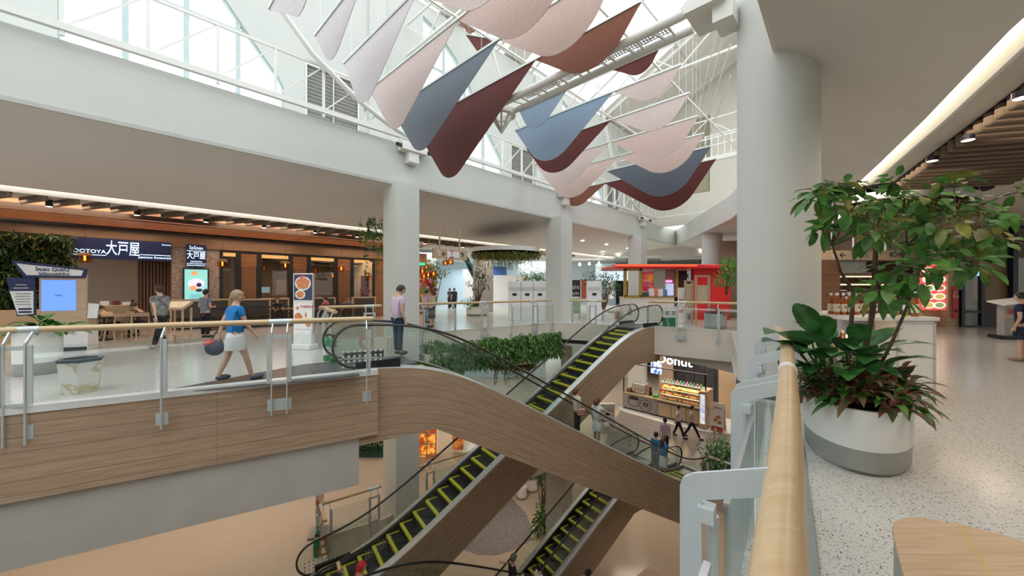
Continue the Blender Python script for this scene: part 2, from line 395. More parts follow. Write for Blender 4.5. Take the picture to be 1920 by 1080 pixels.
# columns
def sqcol(cx, cy, w, z0, z1, name):
    struct(MB().box((cx, cy, (z0 + z1) / 2), (w, w, z1 - z0), rz=math.atan2(EY, EX)), name, WALL)
sqcol(-3.93, 13.35, .90, L4, 5.35, 'wall_column_1')
sqcol(2.45, 19.6, .98, L4, 5.35, 'wall_column_2')
sqcol(8.75, 26.2, .95, L4, 5.35, 'wall_column_3')
def rcol(cx, cy, r, z0, z1, name):
    struct(MB().lathe([(r, z0), (r, z1)], (cx, cy, 0), 48), name, WALL, smooth=True)
rcol(4.32, 6.13, .56, L4, 6.6, 'wall_round_column_1')
rcol(13.2, 24.8, .62, L4, 6.6, 'wall_round_column_2')
struct(MB().lathe([(.575, 0), (.575, .16)], (4.32, 6.13, 0), 48), 'baseboard_column', pm('dark_skirting', (.10, .10, .10), .5), smooth=True)

# left beam and soffit
ZB = 5.30
def ub(u0, u1, r0, r1, z0, z1):
    return MB().add([U(u0, r0, z0), U(u1, r0, z0), U(u1, r1, z0), U(u0, r1, z0), U(u0, r0, z1), U(u1, r0, z1), U(u1, r1, z1), U(u0, r1, z1)],
                    [(0, 3, 2, 1), (4, 5, 6, 7), (0, 1, 5, 4), (1, 2, 6, 5), (2, 3, 7, 6), (3, 0, 4, 7)])
UEND = 34.9
struct(ub(-16, UEND, -1.5, 0, ZB + .02, 6.55), 'wall_left_beam', WALL)
struct(ub(-16, UEND, -.12, .04, ZB - .03, ZB + .06), 'trim_8', pm('grey_trim', (.50, .50, .47), .6))  # grey trim along the lower edge of the left beam
def slab(poly, mat, name):   # sloped soffit as a thin solid
    poly = [V(p) for p in poly]
    return struct(MB().plate(poly, (poly[1] - poly[0]).cross(poly[2] - poly[0]), .05), name, mat)
slab([U(-16, 0, ZB), U(UEND, 0, ZB), U(UEND - 4.9, -5.0, 4.5), U(-16, -5.0, 4.5)], CEIL, 'ceiling_left_soffit')
struct(ub(-16, 40, -22, -5.25, 4.40, 4.46), 'ceiling_left', pm('ceiling_white', (.66, .64, .60), .7, var=.02))
struct(ub(-16, 40, -5.32, -5.22, 4.36, 4.62), 'trim_9', WHITEP)
# far soffits around the corner of the opening
C0 = U(UEND, 0, ZB); C1 = V((11.9, 19.5, ZB)); C2 = V((9.6, 13.2, ZB)); C3 = V((6.6, 9.3, ZB))
def bandw(pts, z0, z1, th, name, mat, side=1):
    m = MB()
    for a, b in zip(pts[:-1], pts[1:]):
        dd = (b - a); dd.z = 0; dd.normalize(); nn = V((dd.y, -dd.x, 0)) * side * th / 2
        a, b = V((a.x, a.y, 0)), V((b.x, b.y, 0))
        m.bar(a + nn + V((0, 0, (z0 + z1) / 2)), b + nn + V((0, 0, (z0 + z1) / 2)), th, z1 - z0)
    return struct(m, name, mat)
nearbeam = [V((4.0, 5.75, 0)), V((3.0, 4.62, 0)), V((1.6, 2.9, 0)), V((-1.0, -.6, 0)), V((-5, -6, 0))]
bandw([C0, C1, C2, C3, V((4.6, 6.3, 0))], ZB, 6.55, .5, 'wall_right_beam', WALL, side=1)
bandw(nearbeam, ZB - .02, 6.55, .4, 'wall_near_beam', WALL2, side=-1)
# right hand soffit: slopes from the beam down to the light cove
CV = [V((9.9, 11.1, 4.5)), V((8.24, 8.42, 4.5)), V((6.86, 6.25, 4.5)), V((5.42, 4.10, 4.5)), V((3.6, .9, 4.5)), V((1.0, -3.2, 4.5)), V((-1.5, -7.2, 4.5))]
BM = [V((5.9, 8.9, ZB)), V((4.3, 6.6, ZB)), V((4.05, 5.8, ZB)), V((3.0, 4.62, ZB)), V((1.0, 2.1, ZB)), V((-1.4, -1.1, ZB)), V((-5, -6, ZB))]
for i in range(6):
    m = MB().add([BM[i], CV[i], CV[i + 1], BM[i + 1]] + [p + V((0, 0, .05)) for p in (BM[i], CV[i], CV[i + 1], BM[i + 1])],
                 [(0, 1, 2), (0, 2, 3), (4, 6, 5), (4, 7, 6), (0, 4, 5, 1), (1, 5, 6, 2), (2, 6, 7, 3), (3, 7, 4, 0)])
    struct(m, 'ceiling_right_soffit', CEIL)
far = [V((9.9, 11.1, 4.5)), BM[0], V((9.6, 13.2, ZB)), V((11.9, 19.5, ZB)), U(UEND, 0, ZB), V((21, 33, 4.5)), V((17, 20, 4.5))]
m = MB(); cc = V((12.5, 16.5, 5.0))
for i in range(len(far)):
    m.add([far[i], far[(i + 1) % len(far)], V((14.5, 18.5, 4.9))], [(0, 1, 2)])
struct(m, 'ceiling_far_soffit', CEIL, recalc=False)
slab([U(UEND, 0, ZB), V((21, 33, 4.5)), V((19, 42, 4.5)), U(UEND - 4.9, -5.0, 4.5)], CEIL, 'ceiling_corner_soffit')
struct(MB().box(U(UEND + .3, .3, 6.0), (1.6, 1.6, 1.5), rz=math.atan2(EY, EX)), 'wall_beam_corner', WALL)
struct(MB().bar((14.3, 36.2, 4.42), (20.5, 33.0, 4.42), .3, .12), 'trim_10', WHITEP)
lowc = [(CV[k].x + .19, CV[k].y - .12) for k in range(7)]
struct(MB().prism(lowc + [(30, -7.2), (48, 10), (48, 34), (21.5, 33), (17.5, 20), (11, 12.5)], 4.40, 4.46), 'ceiling_right', pm('ceiling_grey', (.60, .56, .50), .7, var=.02))
struct(MB().prism([(-48, 34), (48, 34), (48, 70), (-48, 70)], 4.5, 4.6), 'ceiling_far', pm('ceiling_hall', (.60, .60, .60), .7))
# light strip of the cove on the right
m = MB()
for k in range(6):
    a, b = CV[k], CV[k + 1]; dd = (b - a).normalized(); nn = V((dd.y, -dd.x, 0)) * -1
    m.bar(a + nn * .09 + V((0, 0, .10)), b + nn * .09 + V((0, 0, .10)), .18, .03)
tag(m.build('cove_light', emis('cove_glow', (1, .86, .62), 1.6)), 'long curved glowing light strip along the right ceiling', 'light')
m = MB()
for k in range(6):
    a, b = CV[k], CV[k + 1]; dd = (b - a).normalized(); nn = V((dd.y, -dd.x, 0)) * -1
    m.bar(a + nn * .21 + V((0, 0, -.01)), b + nn * .21 + V((0, 0, -.01)), .05, .2)
struct(m, 'trim_11', WHITEP)
tag(ub(-16, 33, -5.2, -5.06, 4.50, 4.53).build('cove_light', emis('cove_glow2', (1, .88, .70), 2.0)), 'thin straight light strip along the left ceiling edge', 'light')
# outer walls of the storeys
for z0, z1, mt in ((L6, 4.6, WALL2), (L5, -.95, WALL2), (L4, -7, WALL2)):
    m = MB(); w = [V((-44, -8.5, 0)), V((-44, 66, 0)), V((46, 66, 0)), V((46, -8.5, 0)), V((-44, -8.5, 0))]
    for a, b in zip(w[:-1], w[1:]): m.bar(a + zz * (z0 + z1) / 2, b + zz * (z0 + z1) / 2, .2, z1 - z0)
    struct(m, 'wall_outer', mt)
struct(MB().box((3, -8.4, 8.0), (60, .3, 8)), 'wall_behind', WALL)
# ---------------------------------------------------------------- escalators
RUN = 6.1 / math.tan(math.radians(30))       # 10.566
def noseline(x):       # smoothed step line, 0 at the lower end, 6.1 at the upper end
    t = math.tan(math.radians(30)); k = .55
    def sp(v): return math.log1p(math.exp(-abs(v) / k)) * k + max(v, 0)
    return t * (sp(x) - sp(x - RUN))
XL, XH = 1.45, 2.1
def esc(name, label, origin, heading, low_num, high_num, lowcol, highcol, visible_low=True):
    root = thing(name, label, 'escalator', origin, heading)
    xs = [-XL + i * (RUN + XL + XH - .4) / 64 for i in range(65)]
    HW = .775
    # timber truss cladding with rounded kinks
    top = [(x, noseline(x) + .05) for x in xs]
    def bot(x):
        t = math.tan(math.radians(30)); y = t * min(max(x - .1, 0), RUN - .1)
        return y - 1.42
    m = MB(); L = [0]
    for i in range(1, len(top)): L.append(L[-1] + math.dist(top[i], top[i - 1]))
    kx = sorted(set(xs + [.1, RUN]))
    for i in range(len(xs) - 1):
        x0, x1 = xs[i], xs[i + 1]; b0, b1 = bot(x0), bot(x1)
        for sg in (-1, 1):
            y = sg * HW
            m.quad((x0, y, b0), (x1, y, b1), (x1, y, top[i + 1][1]), (x0, y, top[i][1]), [(L[i], b0 - top[i][1]), (L[i + 1], b1 - top[i + 1][1]), (L[i + 1], 0), (L[i], 0)])
            yi = sg * (HW - .03)
            m.quad((x0, y, top[i][1]), (x1, y, top[i + 1][1]), (x1, yi, top[i + 1][1]), (x0, yi, top[i][1]), [(L[i], .1), (L[i + 1], .1), (L[i + 1], .13), (L[i], .13)])
        m.quad((x0, -HW, b0), (x0, HW, b0), (x1, HW, b1), (x1, -HW, b1), [(L[i], 0), (L[i], 1.5), (L[i + 1], 1.5), (L[i + 1], 0)])
    for x in (xs[0], xs[-1]):
        zt = noseline(x) + .05
        m.quad((x, -HW, bot(x)), (x, HW, bot(x)), (x, HW, zt), (x, -HW, zt))
    m.build('timber_cladding', WOODF, root, world=False, recalc=False)
    # decks, skirts
    for sg in (-1, 1):
        m = MB()
        for i in range(len(xs) - 1):
            x0, x1 = xs[i], xs[i + 1]; z0, z1 = noseline(x0), noseline(x1)
            a, b = sg * (HW - .03), sg * .56
            m.quad((x0, a, z0 + .055), (x1, a, z1 + .055), (x1, b, z1 + .10), (x0, b, z0 + .10))
            m.quad((x0, b, z0 + .10), (x1, b, z1 + .10), (x1, b, z1 + .02), (x0, b, z0 + .02))
        m.build('balustrade_deck', pm('satin_deck_metal', (.74, .75, .75), .3, metal=.45, var=.05), root, world=False, recalc=False)
        m = MB()
        for i in range(len(xs) - 1):
            x0, x1 = xs[i], xs[i + 1]; z0, z1 = noseline(x0), noseline(x1); b = sg * .53
            m.quad((x0, b, z0 + .06), (x1, b, z1 + .06), (x1, b, z1 - .4), (x0, b, z0 - .4))
            m.quad((x0, b, z0 + .06), (x1, b, z1 + .06), (x1, sg * .56, z1 + .06), (x0, sg * .56, z0 + .06))
        m.build('skirt_panel', pm('dark_skirt', (.08, .08, .085), .3, metal=.6), root, world=False, recalc=False)
        # glass
        y = sg * .64; R = .40
        def lower(x): return noseline(x) + .07
        def upper(x): return noseline(x) + .93
        gx = [-XL + .42 + i * (RUN + XL + XH - .84) / 60 for i in range(61)]
        path = [(x, upper(x)) for x in gx]
        zc1 = (upper(gx[-1]) + .14 + RUN * 0 + noseline(gx[-1]) ) ; 
        c1 = (gx[-1], noseline(gx[-1]) + .93 - R); c0 = (gx[0], .93 - R)
        end1 = [(c1[0] + R * math.sin(a), c1[1] + R * math.cos(a)) for a in [PI * k / 12 for k in range(1, 13)]]
        end0 = [(c0[0] - R * math.sin(a), c0[1] + R * math.cos(a)) for a in [PI - PI * k / 12 for k in range(0, 12)]]
        m = MB()
        ny = V((0, 1, 0))
        for i in range(60):
            x0, x1 = gx[i], gx[i + 1]
            for yy in (y - .006, y + .006):
                m.quad((x0, yy, lower(x0)), (x1, yy, lower(x1)), (x1, yy, upper(x1)), (x0, yy, upper(x0)))
        for cc, pts in ((c1, [(gx[-1], upper(gx[-1]))] + end1), (c0, end0 + [(gx[0], upper(gx[0]))])):
            for yy in (y - .006, y + .006):
                for p, q in zip(pts[:-1], pts[1:]):
                    m.add([(cc[0], yy, cc[1]), (p[0], yy, p[1]), (q[0], yy, q[1])], [(0, 1, 2)])
        m.build('glass_balustrade', GLASS, root, world=False, recalc=False)
        loop = [(p[0], y, p[1] + .03) for p in path]
        e1 = [(c1[0] + (R + .03) * math.sin(a), y, c1[1] + (R + .03) * math.cos(a)) for a in [PI * k / 14 for k in range(1, 15)]]
        e0 = [(c0[0] - (R + .03) * math.sin(a), y, c0[1] + (R + .03) * math.cos(a)) for a in [PI * k / 14 for k in range(14, 0, -1)]]
        tail1 = [(c1[0] - .5, y, c1[1] - R - .03)]; tail0 = [(c0[0] + .5, y, c0[1] - R - .03)]
        MB().tube(tail0 + e0 + loop + e1 + tail1, .036, 8, flat=.75).build('handrail', BLACK, root, world=False, smooth=True)
        for cx in (c1[0] - .45, c0[0] + .45):
            MB().box((cx, y, noseline(cx) + .1), (.9, .09, .24)).build('newel_base', DARK, root, world=False)
    # landings
    for x0, x1, nm in ((-XL - .3, -.35, 0), (RUN + .35, RUN + XH + .3, 6.1)):
        MB().box(((x0 + x1) / 2, 0, nm - .01), (x1 - x0, 1.08, .05)).build('floor_plate', pm('ribbed_plate', (.22, .23, .24), .35, metal=.7, var=.15, scale=40), root, world=False)
    # steps
    tread = MB(); tread.box((.2, 0, -.02), (.40, 1.02, .04))
    for k in range(5): tread.box((.03, -.5 + 0, 0), (.001, .001, .001))
    tr = MB().box((.2, 0, -.025), (.39, 1.0, .05)).box((.02, 0, -.14), (.03, 1.0, .22))
    for k in range(24): tr.box((.22, -.46 + k * .04, .004), (.30, .018, .008))
    rise = .231
    n = 0
    k = -2
    stepm = pm('step_grey', (.055, .058, .065), .45, metal=.4, var=.2, scale=20)
    first = None
    while True:
        x = k * .4 + .02
        if x > RUN + .3: break
        z = noseline(x)
        znext = noseline(x)
        if first is None:
            st = tr.build('step', stepm, root, world=False); 
            ym = MB().box((.04, 0, .006), (.085, 1.0, .014)).box((.2, -.465, .006), (.36, .06, .014)).box((.2, .465, .006), (.36, .06, .014)).box((.0, 0, -.02), (.012, 1.0, .05))
            yl = ym.build('yellow_edge', YELL, st, world=False); first = (st, yl)
        else:
            st = first[0].copy(); COL.objects.link(st); yl = first[1].copy(); COL.objects.link(yl); yl.parent = st
        st.location = (x, 0, z); k += 1
    # stickers and numbers on the end panels
    for (num, colm, cx, sgn) in ((low_num, lowcol, -XL + .5, -1), (high_num, highcol, RUN + XH - .5, 1)):
        zb = noseline(cx)
        for y in (-.64, .64):
            m = MB()
            for (x0, z0, ni, nj, sp, r) in ((-.32, .13, 8, 4, .105, .026), (.95, .62, 10, 4, .07, .014)):
                for i in range(ni):
                    for j in range(nj):
                        xx = cx - sgn * (x0 + i * sp); zz_ = noseline(xx) + z0 + j * (sp * .95); yy = y + (.009 if y > 0 else -.009)
                        b = len(m.v); m.lathe([(r, -.001), (r, .001)], (0, 0, 0), 8)
                        for q in range(b, len(m.v)): p = m.v[q]; m.v[q] = V((xx + p.x, yy + p.z, zz_ + p.y))
            m.build('dot_decal', pm('white_sticker', (.8, .84, .84), .5), root, world=False, recalc=False)
        tmp = text(num, .72, colm, None, (0, 0, 0), (0, 1), 'number_decal', .002); tmp.parent = root; tmp.location = (cx - sgn * .12, .652, zb + .66)
    return root
hA = math.atan2(DY, DX); hB = hA + PI
brown = pm('beige_number', (.42, .33, .27), .5); purple = pm('purple_number', (.12, .04, .22), .5)
zA = 0
escA = esc('escalator', 'long timber-sided escalator rising from lower left to the far upper landing, yellow edged steps', S(2.35, -10.72, L5), hA, '5', '6', ORANGE, brown)
escB = esc('escalator', 'timber-sided escalator descending from the left landing to the right, in front of the others', S(13.93, -8.75, L5), hB, '5', '6', ORANGE, brown)
escC = esc('escalator', 'lowest timber-sided escalator with dark empty steps, seen under the descending one', S(2.35, -10.72, L4), hA, '4', '5', purple, ORANGE)
escD = esc('escalator', 'escalator at the bottom edge whose black handrail a person in black leans on', S(13.93, -8.75, L4), hB, '4', '5', purple, ORANGE)

# ---------------------------------------------------------------- glass railings
def rail_pts(pts, step=.25):
    out = []
    for a, b in zip(pts[:-1], pts[1:]):
        n = max(1, int((b - a).length / step))
        for k in range(n): out.append(a.lerp(b, k / n))
    out.append(pts[-1]); return out
def railing(label, pts, z0, side=1, spacing=1.5, start='double', off=.16, r=.048, low=-.5, ends=(1, 1), thick=.018, glass=True, first_at=.25):
    """pts: plan line of the hand rail; side: which side the posts stand on"""
    root = thing('railing', label, 'railing', V((pts[0].x, pts[0].y, z0)))
    P = [V((p.x, p.y, 0)) for p in pts]
    MB().tube([p + V((0, 0, z0 + 1.1)) for p in rail_pts(P)], r, 16).build('handrail', WOODR, root, smooth=True)
    # cumulative
    cum = [0]
    for a, b in zip(P[:-1], P[1:]): cum.append(cum[-1] + (b - a).length)
    def at(t):
        t = max(0, min(t, cum[-1]))
        for i in range(len(P) - 1):
            if t <= cum[i + 1] + 1e-6:
                d = (P[i + 1] - P[i]).normalized(); return P[i] + d * (t - cum[i]), d
        return P[-1], d
    L = cum[-1]; ts = []; t = first_at; k = 0 if start == 'double' else 1
    while t < L - .1: ts.append((t, k % 2 == 0)); t += spacing; k += 1
    if L - ts[-1][0] > .6: ts.append((L - .12, False))
    prev = None
    for t, dbl in ts:
        m = MB(); offs = (-.115, .115) if dbl else (0,)
        for o in offs:
            p, d = at(t + o); n = V((d.y, -d.x, 0)) * side
            q = p + n * off; 
            m.bar(q + V((0, 0, z0 + low)), q + V((0, 0, z0 + .93)), thick, .045, up=n) if False else m.box(q + V((0, 0, z0 + (low + .93) / 2)), (thick, .05, .93 - low), rz=math.atan2(n.y, n.x) + PI / 2)
            m.bar(q + V((0, 0, z0 + .915)), p + n * (r * .7) + V((0, 0, z0 + 1.06)), thick, .05, up=(0, 0, 1))
            if glass: m.box(q + d * (.045 if o >= 0 else -.045) + V((0, 0, z0 + .48)), (.05, .03, .84), rz=math.atan2(d.y, d.x))
        p, d = at(t); n = V((d.y, -d.x, 0)) * side; rz = math.atan2(d.y, d.x)
        if dbl:
            for zz1, hh in ((.86, .06), (.06, .05)): m.box(p + n * off + V((0, 0, z0 + zz1)), (.24, .025, hh), rz=rz)
            m.box(p + n * (off - .03) + V((0, 0, z0 + low + .17)), (.36, .015, .2), rz=rz)
            m.tube([p - d * .17 + V((0, 0, z0 + 1.1)), p + d * .17 + V((0, 0, z0 + 1.1))], r + .004, 16)
        else:
            m.box(p + n * (off - .03) + V((0, 0, z0 + low + .14)), (.15, .02, .18), rz=rz)
        m.build('post', POSTM, root)
        if prev is not None and glass:
            a0 = prev[0] + (.18 if prev[1] else .07); b0 = t - (.18 if dbl else .07)
            pa, da = at(a0); pb, db = at(b0)
            segs = [pa + V((da.y, -da.x, 0)) * side * off]
            for ii, c in enumerate(cum):
                if a0 < c < b0: dd = at(c + .01)[1]; segs.append(P[ii] + V((dd.y, -dd.x, 0)) * side * off)
            segs.append(pb + V((db.y, -db.x, 0)) * side * off)
            m = MB()
            for u, v in zip(segs[:-1], segs[1:]): m.bar(u + V((0, 0, z0 + .48)), v + V((0, 0, z0 + .48)), .012, .80)
            m.build('glass_panel', GLASS, root)
        prev = (t, dbl)
    return root
d = (LF1 - LF0).normalized()
rl0 = V((-13.2, 2.05, 0)); rl1 = V((-2.76, 7.36, 0)); 
rl = [V((-12.6, 1.9, 0)), V((-7.0, 5.38, 0)), V((-2.72, 7.34, 0))]
railing('beech-topped glass railing along the left landing, in front of the restaurant', rl, 0, side=1, off=.18, first_at=.25 + .03, spacing=1.58)
railing('short beech-topped glass railing beside the far side of the upper escalator entrance', [S(1.66, -10.3), S(1.66, -13.0)], 0, side=-1, off=.1, first_at=.2, spacing=1.1, start='single')
railing('beech-topped glass railing behind the escalator entrance, up to the first square column', [S(1.66, -13.0), V((-4.42, 12.72, 0))], 0, side=1, off=.1, first_at=.15, spacing=1.3, start='single')
railing('curved beech-topped glass railing above the hanging green hedge', [V((-3.7, 13.8, 0)), V((-3.46, 14.05, 0)), V((-1.8, 15.25, 0)), V((-.05, 16.6, 0)), V((1.9, 18.2, 0))], 0, side=1, off=.2, first_at=.3, spacing=1.4)
railing('short glass railing between the second square column and the rising escalator', [V((2.75, 17.95, 0)), S(13.2, -11.75)], 0, side=1, off=.1, first_at=.15, spacing=1.0, start='single')
railing('glass railing on the far landing in front of the red kiosk', [S(14.1, -10.0), V((6.0, 16.5, 0)), V((8.52, 14.7, 0)), V((9.4, 14.05, 0))], 0, side=1, off=.27, first_at=.3, spacing=1.35, start='single')
railing('short glass railing on the storey below, beside the foot of the rising escalator', [S(1.66, -11.95), S(1.66, -12.95)], L5, side=-1, off=.1, first_at=.2, spacing=.6, start='single')
railing('glass railing on the storey below, ending at the first square column', [S(1.66, -12.95), V((-4.42, 12.72, 0))], L5, side=1, off=.1, first_at=.25, spacing=1.35, start='single')
railing('curved glass railing one storey down, beyond the first square column', [V((-3.5, 14.05, 0)), V((-1.8, 15.3, 0)), V((-.05, 16.65, 0)), V((1.9, 18.25, 0))], L5, side=1, off=.18, first_at=.4, spacing=1.5)
railing('short glass railing on the lower right landing beside the variegated ivy', [S(14.85, -8.05), S(14.98, -6.6)], L5, side=1, off=.1, first_at=.1, spacing=.8, start='single')
railing('very short glass railing between the two escalator ends on the lower landing', [S(14.42, -10.2), S(14.42, -9.75)], L5, side=1, off=.1, first_at=.05, spacing=.3, start='single')
# the near railing, rebuilt larger in shape: flat L shaped brackets
def near_rail():
    root = thing('railing', 'large beech handrail with white flat brackets in the right foreground', 'railing', RAILN[0])
    fine = []
    P = RAILN
    for i in range(len(P) - 1):
        p0 = P[max(i - 1, 0)]; p1 = P[i]; p2 = P[i + 1]; p3 = P[min(i + 2, len(P) - 1)]
        for k in range(8):
            t = k / 8
            fine.append(.5 * ((2 * p1) + (-p0 + p2) * t + (2 * p0 - 5 * p1 + 4 * p2 - p3) * t * t + (-p0 + 3 * p1 - 3 * p2 + p3) * t ** 3))
    fine.append(P[-1])
    MB().tube([p + V((0, 0, 1.1)) for p in fine], .052, 28).build('handrail', WOODR, root, smooth=True)
    cum = [0]
    for a, b in zip(fine[:-1], fine[1:]): cum.append(cum[-1] + (b - a).length)
    def at(Y):
        for i in range(len(fine) - 1):
            if fine[i].y <= Y <= fine[i + 1].y:
                t = (Y - fine[i].y) / (fine[i + 1].y - fine[i].y); d = (fine[i + 1] - fine[i]).normalized(); return fine[i].lerp(fine[i + 1], t), d
    for Ys, dbl in (((1.16,), 0), ((2.28, 2.44), 1), ((3.42,), 0), ((4.5, 4.66), 1)):
        m = MB()
        for Yp in Ys:
            p, d = at(Yp); n = V((-d.y, d.x, 0))
            q = p + n * .235
            # L shaped plate in the plane spanned by n and z
            out = [p + n * .04 + V((0, 0, 1.135)), p + n * .255 + V((0, 0, 1.055)), q + n * .055 + V((0, 0, 1.03)), q + n * .065 + V((0, 0, 1.0)), q + n * .065 + V((0, 0, -.5)),
                   q + n * -.005 + V((0, 0, -.5)), q + n * -.005 + V((0, 0, .97)), p + n * .05 + V((0, 0, 1.04))]
            m.plate(out, d, .014)
            m.box(q + n * -.02 + V((0, 0, .93)), (.06, .05, .05), rz=math.atan2(d.y, d.x))
            m.lathe([(.02, .0), (.02, .9)], q + n * -.03 + d * .05 + V((0, 0, 0)), 10)
        m.build('bracket_post', pm('white_bracket', (.60, .67, .70), .35, var=.02), root)
    for Y0, Y1 in ((-2, .98), (1.27, 2.2), (2.52, 3.32), (3.52, 4.42), (4.74, 5.4)):
        try: (a, da), (b, db) = at(Y0), at(Y1)
        except TypeError: continue
        na, nb = V((-da.y, da.x, 0)), V((-db.y, db.x, 0))
        m = MB().bar(a + na * .175 + V((0, 0, .47)), b + nb * .175 + V((0, 0, .47)), .014, .86)
        m.build('glass_panel', GLASS, root)
        m = MB().bar(a + na * .175 + V((0, 0, .905)), b + nb * .175 + V((0, 0, .905)), .02, .012)
        m.build('glass_edge_strip', STEEL, root)
    p, d = at(2.72)
    MB().tube([p - d * .06 + V((0, 0, 1.1)), p + d * .06 + V((0, 0, 1.1))], .058, 28).build('white_collar', WHITEP, root, smooth=True)
    p = fine[-1]; MB().ball(p + V((0, 0, 1.1)), .056, 16).build('end_cap', WOODR, root, smooth=True)
    # kerb plate beside the rail
    m = MB()
    for a, b in zip(P[:-1], P[1:]):
        dd = (b - a).normalized(); nn = V((dd.y, -dd.x, 0)); m.bar(a + nn * .02 + V((0, 0, .012)), b + nn * .02 + V((0, 0, .012)), .26, .024)
    m.build('kerb_plate', pm('grey_kerb', (.30, .33, .33), .4), root)
near_rail()
# ---------------------------------------------------------------- atrium walls, roof, steelwork
QW = -1.6
def wallpoly(outline, holes, r, th, name, mat):
    """wall in a plane r = const with openings, given as (u, z) loops"""
    loops = [[V((a, b, 0)) for a, b in outline]] + [[V((a, b, 0)) for a, b in h] for h in holes]
    flat = [p for l in loops for p in l]; n = len(flat); tris = tessellate_polygon(loops)
    m = MB(); vs = [U(p.x, r, p.y) for p in flat] + [U(p.x, r - th, p.y) for p in flat]; fs = []
    for t in tris: fs.append(tuple(t)); fs.append(tuple(i + n for i in reversed(t)))
    o = 0
    for l in loops:
        k = len(l)
        for i in range(k): fs.append((o + i, o + i + n, o + (i + 1) % k + n, o + (i + 1) % k))
        o += k
    m.add(vs, fs); return struct(m, name, mat)
def winloop(u0):
    pts = [(u0, 6.62), (u0, 13.1), (u0 + .7, 12.85), (u0 + 1.7, 12.1), (u0 + 2.5, 11.2), (u0 + 3.11, 10.1), (u0 + 3.92, 9.05), (u0 + 4.46, 8.4), (u0 + 4.63, 8.1), (u0 + 4.63, 6.62)]
    return pts
wins = [.57 - 9.77, .57, .57 + 9.77, .57 + 19.54]
louv = [u + 5.27 for u in wins]
holes = [winloop(u) for u in wins] + [[(u, 7.3), (u, 9.15), (u + 1.75, 9.15), (u + 1.75, 7.3)] for u in louv]
wallpoly([(-16, 6.5), (-16, 13.6), (33, 13.6), (33, 6.5)], holes, QW, .25, 'wall_left', WALL)
FRM = pm('pale_window_frame', (.50, .60, .60), .5)
for i, u0 in enumerate(wins):
    lp = winloop(u0); r = QW - .12
    wr = bpy.data.objects.new('window_%d' % (i + 1), None); COL.objects.link(wr); wr.location = U(u0 + 2.3, r, 7); wr['kind'] = 'structure'
    m = MB()
    for a, b in zip(lp, lp[1:] + lp[:1]): m.bar(U(a[0], r, a[1]), U(b[0], r, b[1]), .12, .10)
    def ztop(u):
        for a, b in zip(lp[1:-1], lp[2:]):
            if a[0] <= u <= b[0] and b[0] > a[0]: return a[1] + (b[1] - a[1]) * (u - a[0]) / (b[0] - a[0])
        return 8
    for k in (1.1, 2.27, 3.44): m.bar(U(u0 + k, r, 6.6), U(u0 + k, r, ztop(u0 + k)), .10, .12)
    for z in (9.36,): m.bar(U(u0, r, z), U(u0 + 3.66, r, z), .08, .08)
    m.bar(U(u0, r, 11.2), U(u0 + 2.5, r, 11.2), .08, .08)
    m.build('window_frame', FRM, wr)
    MB().plate([U(a, r, b) for a, b in lp], (EY, -EX, 0), .01).build('pane', glassmat('pane', (.98, 1, 1), .2, .99) if 'pane' not in MATS else MATS['pane'], wr)
for i, u0 in enumerate(louv):
    if i == 0: continue
    t = thing('louvre_vent', ('grey louvred vent beside the nearest slanted window', 'second grey louvred vent along the upper left wall', 'furthest grey louvred vent on the upper left wall')[i - 1], 'vent', U(u0 + .87, QW, 7.3))
    m = MB()
    for k in range(15): m.box(U(u0 + .87, QW - .08, 7.38 + k * .125), (1.75, .12, .018), rot=Matrix.Rotation(math.atan2(EY, EX), 3, 'Z') @ Matrix.Rotation(math.radians(-35), 3, 'X'))
    m.build('slat', pm('louvre_grey', (.50, .50, .47), .6), t)
    m = MB().bar(U(u0 + .87, QW + .01, 7.3), U(u0 + .87, QW + .01, 9.15), .06, .03)
    for a, b in (((0, 7.3), (1.75, 7.3)), ((0, 9.15), (1.75, 9.15)), ((0, 7.3), (0, 9.15)), ((1.75, 7.3), (1.75, 9.15))): m.bar(U(u0 + a[0], QW + .01, a[1]), U(u0 + b[0], QW + .01, b[1]), .06, .05)
    m.build('frame', STEELW, t)
    MB().box(U(u0 + .87, QW - .3, 8.2), (1.8, .05, 2.0), rz=math.atan2(EY, EX)).build('backing', pm('dark_duct', (.16, .15, .13), .8), t)
# ledge boards between bays
m = MB()
for u in (-5.4, 8.67 + .2, 8.67 + 9.7, 8.67 + 19.4): m.add(*[ub(u - .9, u - .25, QW - .01, QW + .12, 6.5, 13.4).v, [(0, 3, 2, 1), (4, 5, 6, 7), (0, 1, 5, 4), (1, 2, 6, 5), (2, 3, 7, 6), (3, 0, 4, 7)]])
struct(m, 'wall_pilaster', WALL)
# right and end walls of the lantern
wallpoly([(-16, 6.5), (-16, 13.6), (31, 13.6), (31, 6.5)], [[(a, 7.5), (a, 12.5), (a + 6.5, 12.5), (a + 6.5, 7.5)] for a in (-12, -3, 6, 15)], 13.6, .25, 'wall_right', WALL)
def endwall(u, th, holes, name):
    loops = [[V((a, b, 0)) for a, b in ((-1.8, 6.5), (-1.8, 13.6), (5.8, 17.6), (13.8, 13.6), (13.8, 6.5))]] + [[V((a, b, 0)) for a, b in h] for h in holes]
    flat = [p for l in loops for p in l]; n = len(flat); tris = tessellate_polygon(loops)
    m = MB(); vs = [U(u, p.x, p.y) for p in flat] + [U(u + th, p.x, p.y) for p in flat]; fs = []
    for t in tris: fs.append(tuple(t)); fs.append(tuple(i + n for i in reversed(t)))
    o = 0
    for l in loops:
        k = len(l)
        for i in range(k): fs.append((o + i, o + i + n, o + (i + 1) % k + n, o + (i + 1) % k))
        o += k
    m.add(vs, fs); struct(m, name, pm('cream_wall', (.80, .77, .68), .7, var=.02))
endwall(31, .3, [[(1.4, 8.6), (1.4, 14.2), (3.5, 14.2), (3.5, 8.6)]], 'wall_end')
